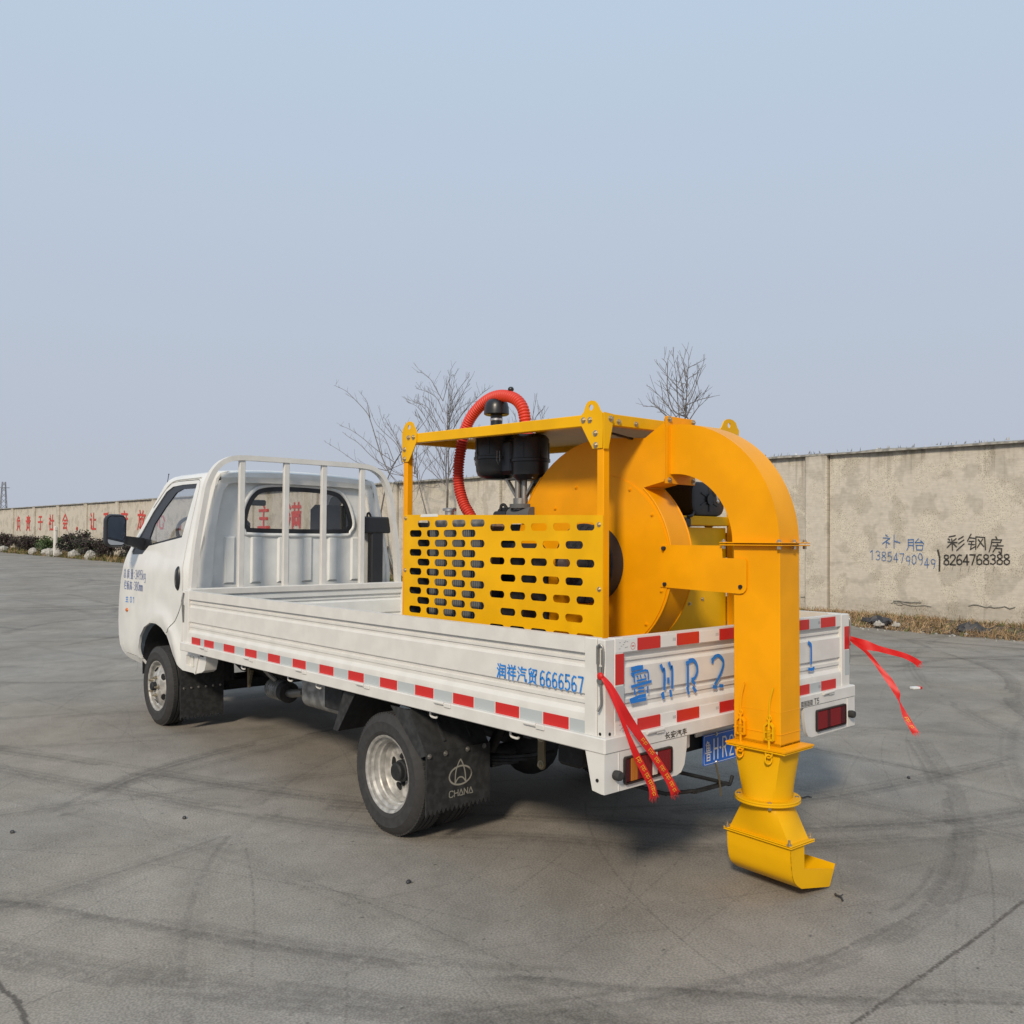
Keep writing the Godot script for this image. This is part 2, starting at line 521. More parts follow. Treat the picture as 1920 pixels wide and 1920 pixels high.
# ------------------------------------------------------------------ lettering: every sign is a set of strokes in a unit box
const WATER := [[.08,.92,.2,.8],[.02,.64,.15,.53],[.02,.04,.2,.4]]
const WOOD := [[.02,.72,.4,.72],[.22,1,.22,0],[.22,.7,.02,.25],[.24,.6,.38,.42]]
const TAP := [[.68,.98,.52,.6],[.62,.75,.98,.75],[.88,.75,.5,.02],[.6,.55,1,.02]]
const GLYPH := {
	"润": [[.35,.95,.42,.84],[.3,.76,.3,.04],[.46,.86,.96,.86,.96,.06,.86,.08],[.45,.66,.82,.66],[.47,.45,.8,.45],[.42,.22,.85,.22],[.63,.66,.63,.22]],
	"祥": [[.15,.97,.23,.86],[.03,.76,.33,.76,.03,.4],[.2,.57,.2,0],[.23,.5,.34,.4],[.5,.97,.57,.84],[.9,.97,.8,.84],[.42,.78,.97,.78],[.45,.55,.93,.55],[.4,.32,1,.32],[.69,.78,.69,0]],
	"汽": [[.5,.97,.35,.7],[.45,.84,.97,.84],[.45,.64,.86,.64],[.36,.46,.82,.46,.86,.1,.98,.05,1,.2]],
	"贸": [[.32,.97,.08,.87,.12,.6,.36,.66],[.35,.78,.42,.62],[.5,.9,.92,.9,.87,.6,.76,.6],[.68,.9,.48,.58],[.2,.5,.2,.15],[.2,.5,.8,.5,.8,.15],[.5,.4,.47,.2,.1,0],[.57,.18,.92,0]],
	"鲁": [[.4,1,.15,.82],[.35,.93,.65,.93,.58,.82],[.22,.8,.22,.52],[.22,.8,.78,.8,.78,.52],[.5,.8,.5,.52],[.22,.66,.78,.66],[.22,.52,.78,.52],[.03,.42,.97,.42],[.25,.32,.25,0],[.25,.32,.75,.32,.75,0],[.25,.17,.75,.17],[.25,.02,.75,.02]],
	"负": [[.4,1,.15,.72],[.35,.9,.68,.9,.55,.72],[.2,.7,.2,.28],[.2,.7,.82,.7,.82,.28],[.5,.6,.5,.35,.12,0],[.58,.3,.92,0]],
	"责": [[.15,.9,.85,.9],[.2,.78,.8,.78],[.03,.65,.97,.65],[.5,1,.5,.65],[.22,.55,.22,.2],[.22,.55,.78,.55,.78,.2],[.5,.48,.48,.25,.1,0],[.58,.2,.92,0]],
	"于": [[.2,.9,.8,.9],[.03,.55,.97,.55],[.52,.9,.52,.04,.38,.1]],
	"社": [[.18,1,.26,.88],[.03,.76,.36,.76,.03,.4],[.22,.58,.22,0],[.25,.5,.38,.4],[.45,.62,.97,.62],[.71,.97,.71,.05],[.4,.04,1,.04]],
	"会": [[.5,1,.03,.58],[.5,1,.97,.58],[.3,.6,.7,.6],[.13,.42,.87,.42],[.5,.42,.2,.1,.8,.14],[.68,.28,.9,.02]],
	"让": [[.15,.95,.25,.82],[.03,.62,.22,.62,.22,.1,.34,.22],[.62,.97,.62,.06],[.62,.6,.92,.6],[.36,.05,1,.05]],
	"政": [[.03,.9,.5,.9],[.28,.9,.28,.12],[.28,.52,.48,.52],[.1,.6,.1,.12],[0,.06,.52,.18]],
	"府": [[.5,1,.56,.9],[.1,.85,.97,.85],[.15,.85,.12,.4,0,0],[.42,.75,.22,.45],[.34,.6,.34,0],[.46,.58,1,.58],[.8,.75,.8,.04,.68,.1],[.55,.42,.64,.28]],
	"放": [[.25,1,.3,.88],[0,.78,.5,.78],[.2,.78,.18,.4,0,0],[.2,.55,.42,.55,.38,.05,.26,.1]],
	"心": [[.1,.5,.02,.2],[.3,.65,.34,.12,.5,.04,.75,.06,.8,.25],[.5,.85,.6,.65],[.8,.65,.97,.4]],
	"主": [[.45,1,.57,.86],[.12,.76,.88,.76],[.18,.42,.82,.42],[.5,.76,.5,.04],[.02,.04,.98,.04]],
	"满": [[.35,.85,1,.85],[.52,1,.52,.72],[.82,1,.82,.72],[.33,.62,1,.62],[.38,.48,.38,0],[.38,.48,.96,.48,.96,.02],[.66,.6,.66,.48],[.55,.45,.45,.12],[.55,.35,.62,.12],[.8,.45,.7,.12],[.8,.35,.88,.12]],
	"，": [[.4,.22,.55,.16,.42,-.02]], "。": [[.35,.06,.42,.16,.55,.13,.52,.02,.38,.03]],
	"补": [[.2,1,.28,.88],[.03,.75,.42,.75,0,.32],[.22,.55,.22,0],[.25,.45,.42,.3],[.66,1,.66,0],[.66,.55,.97,.38]],
	"胎": [[.1,.9,.08,.3,0,0],[.1,.9,.4,.9,.38,.03],[.1,.65,.36,.65],[.1,.42,.36,.42],[.7,1,.5,.64,.92,.68],[.82,.82,1,.55],[.55,.42,.58,.02,.9,.05,.94,.42,.55,.42]],
	"彩": [[.5,1,.08,.88],[.06,.75,.15,.64],[.25,.78,.3,.66],[.52,.8,.4,.64],[.02,.5,.56,.5],[.3,.62,.3,-.05],[.28,.48,0,.1],[.32,.48,.56,.2],[.92,.95,.65,.7],[.97,.68,.65,.42],[1,.4,.58,-.05]],
	"钢": [[.2,1.1,.0,.6],[.15,.82,.4,.82],[.1,.58,.38,.58],[.03,.38,.4,.38],[.22,.58,.2,.03,.42,.22],[.5,.9,.5,0],[.5,.9,.97,.9,1,0],[.87,.75,.58,.2],[.6,.72,.9,.25]],
	"房": [[.45,1.05,.55,.9],[.2,.85,.85,.85,.82,.65],[.2,.65,.82,.65],[.2,.85,.16,.4,0,0],[.55,.55,.6,.47],[.28,.42,1,.42],[.55,.42,.3,.02],[.5,.25,.9,.25,.85,-.1,.68,.0]],
	"总": [[.3,1,.4,.88],[.7,1,.6,.88],[.25,.82,.25,.5],[.25,.82,.75,.82,.75,.5],[.25,.52,.75,.52],[.12,.35,.05,.1],[.3,.4,.35,.06,.7,.06,.72,.22],[.48,.42,.55,.28],[.8,.4,.95,.15]],
	"质": [[.87,1,.15,.9,.15,.5,0,0],[.2,.75,.97,.75],[.55,.92,.52,.6],[.32,.58,.32,.2],[.32,.58,.8,.58,.8,.2],[.56,.48,.54,.25,.22,0],[.6,.2,.95,0]],
	"量": [[.25,1,.25,.72],[.25,1,.75,1,.75,.72,.25,.72],[.25,.86,.75,.86],[.02,.62,.98,.62],[.22,.52,.22,.25,.78,.25,.78,.52,.22,.52],[.22,.38,.78,.38],[.5,.52,.5,.02],[.18,.14,.82,.14],[.02,.01,.98,.01]],
	"栏": [[.55,1,.62,.84],[.9,1,.8,.84],[.45,.72,1,.72],[.5,.42,.95,.42],[.42,.05,1,.05]],
	"板": [[.94,1,.5,.88,.5,.45,.38,0],[.52,.65,.92,.65,.5,0],[.62,.5,1,0]],
	"高": [[.46,1.04,.54,.94],[.03,.86,.97,.86],[.28,.76,.28,.56,.72,.56,.72,.76,.28,.76],[.1,0,.1,.45,.9,.45,.9,0],[.3,.32,.3,.1,.7,.1,.7,.32,.3,.32]],
	"长": [[.78,.97,.35,.68],[.02,.5,.98,.5],[.28,1,.28,.04,.52,.2],[.45,.5,.97,0]],
	"安": [[.48,1.02,.55,.9],[.08,.7,.08,.85,.92,.85,.92,.7],[.45,.78,.22,.3,.82,0],[.74,.55,.5,.2,.08,0],[.03,.5,.97,.5]],
	"车": [[.15,.85,.87,.85],[.45,1,.18,.55,.87,.58],[.02,.3,.98,.3],[.53,.75,.53,0]],
	"0": [[.3,1,.08,.8,.05,.5,.08,.2,.3,0,.55,.2,.58,.5,.55,.8,.3,1]], "1": [[.1,.8,.32,1,.32,0]],
	"2": [[.05,.75,.12,.95,.32,1,.52,.92,.56,.72,.45,.5,.04,0,.58,0]], "3": [[.05,.88,.3,1,.54,.86,.5,.62,.24,.54,.52,.44,.57,.2,.32,0,.04,.12]],
	"4": [[.42,0,.42,1,.03,.3,.6,.3]], "5": [[.54,1,.12,1,.09,.56,.32,.64,.55,.5,.56,.2,.34,0,.05,.1]],
	"6": [[.52,.94,.3,1,.1,.8,.05,.4,.1,.1,.32,0,.54,.12,.56,.4,.34,.56,.08,.42]], "7": [[.04,1,.58,1,.26,0]],
	"8": [[.3,.54,.08,.7,.1,.92,.3,1,.5,.92,.52,.7,.3,.54,.05,.34,.07,.08,.3,0,.53,.08,.56,.34,.3,.54]],
	"9": [[.55,.6,.4,.46,.16,.5,.06,.72,.16,.95,.36,1,.54,.84,.55,.6,.5,.2,.4,0]],
	":": [[.3,.3,.3,.22],[.3,.72,.3,.64]], "k": [[.1,1,.1,0],[.5,.65,.1,.28],[.25,.42,.54,0]], "g": [[.5,.62,.2,.66,.08,.4,.2,.12,.5,.2],[.5,.66,.5,-.2,.3,-.3,.1,-.22]],
	"m": [[.06,.66,.06,0],[.06,.5,.22,.66,.33,.5,.33,0],[.33,.5,.48,.66,.6,.5,.6,0]],
	"C": [[.58,.82,.45,1,.15,1,.04,.8,.04,.2,.15,0,.45,0,.58,.18]], "H": [[.06,1,.06,0],[.56,1,.56,0],[.06,.52,.56,.52]], "A": [[.02,0,.3,1,.6,0,.2,0]], "N": [[.06,0,.06,1,.54,0,.54,1]],
	"R": [[.06,0,.06,1,.42,1,.56,.86,.56,.66,.42,.5,.06,.5],[.32,.5,.58,0]], "T": [[.02,1,.6,1],[.31,1,.31,0]], "·": [[.3,.52,.34,.48]], "D": [[.06,0,.06,1,.36,1,.56,.8,.56,.2,.36,0,.06,0]],
}

func strokes_of(ch: String) -> Array:
	var s := []
	if ch in ["润", "汽", "满"]: s.append_array(WATER)
	if ch in ["栏", "板"]: s.append_array(WOOD)
	if ch in ["政", "放"]: s.append_array(TAP)
	s.append_array(GLYPH.get(ch, []))
	return s

# adds one sign to m: o its lower left corner, x and y the unit directions scaled to the box, n outwards; a small jitter makes it hand painted
func sign_of(m: MB, ch: String, o: Vector3, x: Vector3, y: Vector3, n: Vector3, w: float, shake := 0.0, rng: RandomNumberGenerator = null, gap := 0.0) -> void:
	var k := 0
	for s in strokes_of(ch):
		var q := []
		for i in range(0, s.size(), 2):
			var u: float = s[i]
			var v: float = s[i + 1]
			if rng: u += rng.randf_range(-shake, shake); v += rng.randf_range(-shake, shake)
			q.append(o + x * u + y * v + n * (0.0002 * k))
		if gap > 0 and q.size() > 3:      # stencil bridges
			var half := q.size() / 2
			ribbon(m, q.slice(0, half), n, w)
			q = q.slice(half - 1)
			q[0] = q[0].move_toward(q[1], gap)
		ribbon(m, q, n, w)
		k += 1

func ribbon(m: MB, q: Array, n: Vector3, w: float) -> void:   # a painted line with mitred bends
	if q.size() < 2: return
	for i in range(1, q.size() - 1):      # break at sharp corners
		if (q[i] - q[i - 1]).normalized().dot((q[i + 1] - q[i]).normalized()) < 0.2:
			ribbon(m, q.slice(0, i + 1), n, w)
			ribbon(m, q.slice(i), n, w)
			return
	var nn := n.normalized()
	var l := []
	var r := []
	for i in q.size():
		var t: Vector3
		if i == 0: t = (q[1] - q[0]).normalized()
		elif i == q.size() - 1: t = (q[i] - q[i - 1]).normalized()
		else: t = ((q[i] - q[i - 1]).normalized() + (q[i + 1] - q[i]).normalized())
		t = t.normalized() if t.length() > 0.05 else (q[i] - q[i - 1]).normalized()
		var s := nn.cross(t).normalized() * w * 0.5
		var at: Vector3 = q[i]
		if i == 0: at -= t * w * 0.35
		if i == q.size() - 1: at += t * w * 0.35
		l.append(at + s); r.append(at - s)
	for i in q.size() - 1:
		m.quad(r[i], r[i + 1], l[i + 1], l[i])

func line_of(m: MB, text: String, o: Vector3, x: Vector3, y: Vector3, n: Vector3, w: float, advance: float, digit := 0.66, shake := 0.0, rng: RandomNumberGenerator = null, gap := 0.0) -> void:
	var at := o
	for ch in text:
		sign_of(m, ch, at, x, y, n, w, shake, rng, gap)
		at += x * advance * (digit if ch.unicode_at(0) < 128 else 1.0)

# ------------------------------------------------------------------ camera, sky, sun
func _ready() -> void:
	var cam := Camera3D.new()
	cam.name = "camera"
	cam.transform = Transform3D(Basis(Vector3(0.74328083, 0.0078834, 0.66893308), Vector3(-0.01943828, 0.99976287, 0.00981649), Vector3(-0.66869706, -0.02029932, 0.74325781)), Vector3(-2.59742, 1.57243, 2.33308))
	cam.fov = 60.32
	cam.near = 0.05
	cam.far = 2000.0
	add_child(cam)
	cam.current = true
	var env := Environment.new()
	env.background_mode = Environment.BG_SKY
	var sky := ProceduralSkyMaterial.new()
	sky.sky_horizon_color = lin(0.330, 0.355, 0.412)
	sky.sky_top_color = lin(0.352, 0.478, 0.612)
	sky.sky_curve = 0.6
	sky.ground_horizon_color = Color8(140, 139, 138)
	sky.ground_bottom_color = Color8(120, 118, 116)
	sky.sun_angle_max = 40.0
	sky.sun_curve = 0.2
	env.sky = Sky.new()
	env.sky.sky_material = sky
	env.ambient_light_source = Environment.AMBIENT_SOURCE_SKY
	env.tonemap_mode = Environment.TONE_MAPPER_LINEAR
	env.tonemap_exposure = 1.45
	env.sdfgi_enabled = true
	env.ssao_enabled = true
	env.ssil_enabled = true
	var we := WorldEnvironment.new()
	we.name = "world_environment"
	we.environment = env
	add_child(we)
	var sun := DirectionalLight3D.new()
	sun.name = "sun"
	sun.light_energy = 0.66
	sun.light_color = Color(1.0, 0.94, 0.85)
	sun.light_angular_distance = 8.0
	sun.shadow_enabled = true
	add_child(sun)
	sun.look_at_from_position(Vector3.ZERO, Vector3(0.72, -0.56, -0.435), Vector3.UP)

	body = BODY
	body.origin = Vector3(0.97733, 0.7, 0) - BODY.basis * Vector3(0.97733, 0.7, 0)
	materials()
	ground()
	wall()
	verge()
	build_truck()
	build_machine()
	ribbons()
	trees()
	shrubs()
	litter()

# ------------------------------------------------------------------ the yard
const TRACKS := [
	[-3.2,-9.0, -1.1,-4.7, -0.77,-4.0, -0.39,-3.14, -0.02,-2.39, 0.4,-1.75, 1.2,-0.95, 2.3,-0.35, 4.2,0.1],
	[-3.0,-8.4, -1.22,-4.09, -0.84,-3.23, -0.48,-2.39, -0.04,-1.56, 0.52,-0.95, 1.02,-0.32, 1.7,0.16, 2.63,0.64, 4.0,0.95],
	[-2.6,-3.2, -1.69,-1.86, -1.41,-1.41, -1.06,-0.81, -0.79,-0.41, -0.49,0.01, 0.1,0.7, 0.9,1.5],
	[-2.5,-2.4, -1.8,-1.34, -1.49,-0.86, -1.19,-0.44, -0.74,0.13, -0.2,0.8],
	[0.0,-2.1, 0.48,-1.51, 0.76,-1.21, 1.51,-0.34, 2.21,0.2, 2.95,0.54, 4.4,0.95],
	[3.4,-4.5, 3.45,-2.5, 3.33,-1.07, 3.34,-0.3, 3.17,0.47, 2.8,1.4],
	[2.1,-3.2, 2.35,-0.51, 2.43,0.1, 2.46,0.7, 2.4,1.6],
	[0.3,-13.9, 0.78,-12.9, 1.04,-11.64, 1.97,-10.4, 3.6,-9.6],
	[0.45,-12.1, 1.2,-13.2, 2.07,-13.6, 4.1,-13.8],
	[-1.4,-9.0, -0.47,-7.69, 0.68,-6.95, 2.6,-6.4],
	[-1.6,-6.2, -0.4,-5.6, 0.9,-5.4, 3.0,-5.9, 6.0,-7.6],
	[-2.0,-7.4, -0.3,-9.4, 1.8,-10.9, 4.6,-11.8, 8.0,-12.2],
	[-1.2,-2.9, -0.6,-3.4, 0.3,-3.7, 1.5,-3.8],
	[5.0,-13.0, 5.6,-9.0, 7.0,-5.0, 9.6,-1.5, 12.0,0.8],
	[4.4,-13.0, 5.0,-8.8, 6.3,-4.6, 8.8,-1.2, 11.0,1.2],
	[8.5,-13.6, 9.2,-9.0, 10.2,-5.0, 10.8,-1.0, 11.0,1.8],
	[3.9,-3.0, 6.0,-3.4, 8.6,-3.0, 11.2,-1.6],
	[4.2,-1.6, 6.4,-2.3, 9.0,-2.2, 11.5,-0.6],
	[4.6,0.6, 6.2,-0.6, 8.2,-1.4, 10.4,-3.4],
	[-0.9,0.1, 0.2,0.6, 1.4,0.7, 2.8,0.2, 4.2,-0.6],
]

func ground() -> void:
	var size := 1024
	var span := 16.0
	var n1 := noise(0.006, 5, 3).get_seamless_image(size, size).get_data()
	var n2 := noise(0.03, 5, 4).get_seamless_image(size, size).get_data()
	var n3 := noise(0.14, 3, 5).get_seamless_image(size, size).get_data()
	var px := PackedByteArray()
	px.resize(size * size * 3)
	for y in size:
		for x in size:
			var i := y * size + x
			var a := n1[i] / 255.0 - 0.5
			var b := n2[i] / 255.0 - 0.5
			var c := n3[i] / 255.0 - 0.5
			var v := 150.0 + 26.0 * a + 20.0 * b + 10.0 * c
	
			var warm := 3.5 * (n1[((x + 300) & 1023) + ((y + 500) & 1023) * size] / 255.0 - 0.3)
			px[i * 3] = int(clampf(v + warm, 0, 255))
			px[i * 3 + 1] = int(clampf(v - 1.5, 0, 255))
			px[i * 3 + 2] = int(clampf(v - 5.0 - warm * 1.6, 0, 255))
	var im := Image.create_from_data(size, size, false, Image.FORMAT_RGB8, px)
	im.resize(2048, 2048, Image.INTERPOLATE_CUBIC)
	im.convert(Image.FORMAT_RGBA8)
	var per := 2048.0 / span
	var rng := RandomNumberGenerator.new()
	rng.seed = 77
	var paths := []
	for t in TRACKS: paths.append(smooth2(V2(t), 8, false))
	for k in 26:      # older, fainter sweeps
		var q := PackedVector2Array()
		var c := Vector2(rng.randf_range(-10, 22), rng.randf_range(-24, 8))
		var r := rng.randf_range(4, 13)
		var a0 := rng.randf() * TAU
		for i in 40: q.append(c + Vector2(cos(a0 + i * 0.05), sin(a0 + i * 0.05)) * r)
		paths.append(q)
	for k in paths.size():
		var q: PackedVector2Array = paths[k]
		var strong: float = rng.randf_range(0.75, 1.0) if k < TRACKS.size() else rng.randf_range(0.22, 0.5)
		var fade := noise(0.004, 3, 100 + k)
		for lane in 11:
			var off := (lane - 5) * 0.0165 + rng.randf_range(-0.004, 0.004)
			var ink := rng.randf_range(0.25, 1.0) * (1.0 - absf(lane - 5) / 8.0)
			var r := 1 if lane % 3 else 2
			var al := int(46 * ink * strong)
			if al < 3: continue
			var dab := Image.create_empty(2 * r + 1, 2 * r + 1, false, Image.FORMAT_RGBA8)
			for i in 2 * r + 1:
				for j in 2 * r + 1:
					var f := clampf(1.2 - Vector2(i - r, j - r).length() / (r + 0.6), 0, 1)
					dab.set_pixel(i, j, Color8(38, 37, 38, int(al * f)))
			var rect := Rect2i(0, 0, 2 * r + 1, 2 * r + 1)
			for i in q.size() - 1:
				var d := q[i + 1] - q[i]
				var steps := maxi(1, int(d.length() * per / 1.6))
				var nrm := Vector2(-d.y, d.x).normalized() * off
				for s in steps:
					var at := (q[i].lerp(q[i + 1], float(s) / steps) + nrm) * per
					if fade.get_noise_2d(at.x, at.y + lane * 9) < -0.22 or rng.randf() < 0.12: continue
					im.blend_rect(dab, rect, Vector2i(posmod(int(at.x), 2048) - r, posmod(int(at.y), 2048) - r))
	for k in 1500:     # fine scuffs left by turning wheels
		var c := Vector2(rng.randf_range(-14, 26), rng.randf_range(-28, 12))
		var r := rng.randf_range(3, 16)
		var a0 := rng.randf() * TAU
		var len_ := rng.randf_range(0.5, 3.2)
		var pale := rng.randf() < 0.35
		var al := rng.randf_range(0.06, 0.26)
		var n := int(len_ * per)
		for i in n:
			var at := (c + Vector2(cos(a0 + i / per / r), sin(a0 + i / per / r)) * r) * per
			if rng.randf() < 0.25: continue
			var p := Vector2i(posmod(int(at.x), 2048), posmod(int(at.y), 2048))
			im.set_pixelv(p, im.get_pixelv(p).lerp(Color8(172, 168, 162) if pale else Color8(70, 68, 67), al))
	# hairline joints and cracks, pale chips, dark specks
	for c in [[1.59,0.98, 0.98,0.975, 0.14,0.95, -1.2,0.9], [-1.85,-1.3, -1.86,-1.09, -1.84,-0.95, -1.85,-0.78, -1.83,-0.5], [9.0,-12.0, 6.0,-11.8, 3.0,-12.0]]:
		var q := smooth2(V2(c), 10, false)
		for i in q.size() - 1:
			for s in 30:
				var at := q[i].lerp(q[i + 1], s / 30.0) * per
				at += Vector2(rng.randf_range(-0.7, 0.7), rng.randf_range(-0.7, 0.7))
				im.set_pixel(posmod(int(at.x), 2048), posmod(int(at.y), 2048), Color8(104, 101, 98))
	for k in 5200:
		var at := Vector2i(rng.randi() % 2047, rng.randi() % 2047)
		var v := rng.randi_range(150, 185) if rng.randf() < 0.5 else rng.randi_range(70, 105)
		im.set_pixelv(at, im.get_pixelv(at).lerp(Color8(v, v - 1, v - 4), 0.75))
		if rng.randf() < 0.25: im.set_pixelv(at + Vector2i(1, 0), im.get_pixelv(at).lerp(Color8(v, v - 1, v - 4), 0.5))
	im.convert(Image.FORMAT_RGB8)
	var m := StandardMaterial3D.new()
	m.resource_name = "worn concrete"
	m.albedo_texture = ImageTexture.create_from_image(im)
	m.albedo_color = lin(0.95, 0.895, 0.835)
	m.roughness = 0.88
	m.metallic_specular = 0.4
	m.detail_enabled = true
	m.detail_blend_mode = BaseMaterial3D.BLEND_MODE_MUL
	m.detail_albedo = noise_tex(512, 0.12, 4, 21, 0.84, 1.0)
	m.detail_uv_layer = BaseMaterial3D.DETAIL_UV_2
	m.uv2_triplanar = true
	m.uv2_world_triplanar = true
	m.uv2_scale = Vector3.ONE * 1.3
	var b := MB.new()
	b.quad(Vector3(-420, 0, 420), Vector3(420, 0, 420), Vector3(420, 0, -420), Vector3(-420, 0, -420))
	var o := put(b, "ground", m, null, 0.0, func(v: Vector3) -> Vector2: return Vector2(v.x / span, v.z / span))
	tag(o, "grey worn concrete yard crossed by dark tyre marks", "ground", "", "structure")

# ------------------------------------------------------------------ the boundary wall
var wall_xf := Transform3D(Basis(Vector3(0.03048558, 0, 0.99953521), Vector3.UP, Vector3(-0.99953521, 0, 0.03048558)), Vector3(13.2, 0, -3.5))
const STEP := 4.583

func wall_top(u: float) -> float:
	return 3.125 + 0.0063 * clampf(u, -62, 6)

func wall_materials() -> void:
	for k in 3:
		var w := 768
		var h := 512
		var rng := RandomNumberGenerator.new()
		rng.seed = 500 + k
		var a := noise(0.008, 5, 31 + k).get_image(w, h).get_data()
		var b := noise(0.05, 5, 41 + k).get_image(w, h).get_data()
		var c := noise(0.22, 3, 51 + k).get_image(w, h).get_data()
		var drip := noise(0.035, 3, 61 + k)
		var len_ := noise(0.05, 3, 71 + k)
		var px := PackedByteArray()
		px.resize(w * h * 3)
		for y in h:
			var yy := 1.0 - float(y) / h          # 1 at the top
			for x in w:
				var i := y * w + x
				var v := 201.0 + 18.0 * (a[i] / 255.0 - 0.5) + 15.0 * (b[i] / 255.0 - 0.5)
				var pit := c[i] / 255.0
				var patch := clampf((a[i] / 255.0 - 0.5) * 4.0 + 0.4, 0, 1)
				if pit < 0.42: v -= (0.42 - pit) * 230.0 * patch
				var reach := 0.08 + 0.5 * maxf(0.0, len_.get_noise_1d(x))
				v += 16.0 * (b[((y * 4) % h) * w + x / 3] / 255.0 - 0.5)
				v -= 15.0 * clampf((a[((y + 170) % h) * w + (x + 260) % w] / 255.0 - 0.56) * 9.0, 0, 1)
				var top := clampf((yy - (1.0 - reach)) / reach, 0, 1)
				v -= 30.0 * top * clampf(drip.get_noise_1d(x * 1.0) * 2.0 + 0.1, 0, 1)
				if yy > 0.965: v -= 20.0 * (yy - 0.965) / 0.035
				var low := clampf((0.13 + 0.03 * drip.get_noise_1d(x * 0.4 + 900) - yy) / 0.02, 0, 1)
				v -= 13.0 * low
				px[i * 3] = int(clampf(v + 2.0, 0, 255))
				px[i * 3 + 1] = int(clampf(v - 4.0, 0, 255))
				px[i * 3 + 2] = int(clampf(v - 15.0 - 2.0 * patch, 0, 255))
		var im := Image.create_from_data(w, h, false, Image.FORMAT_RGB8, px)
		var m := StandardMaterial3D.new()
		m.resource_name = "wall render"
		m.albedo_texture = ImageTexture.create_from_image(im)
		m.albedo_color = lin(0.90, 0.885, 0.865)
		m.roughness = 0.92
		m.metallic_specular = 0.3
		m.texture_repeat = true
		M["wall %d" % k] = m

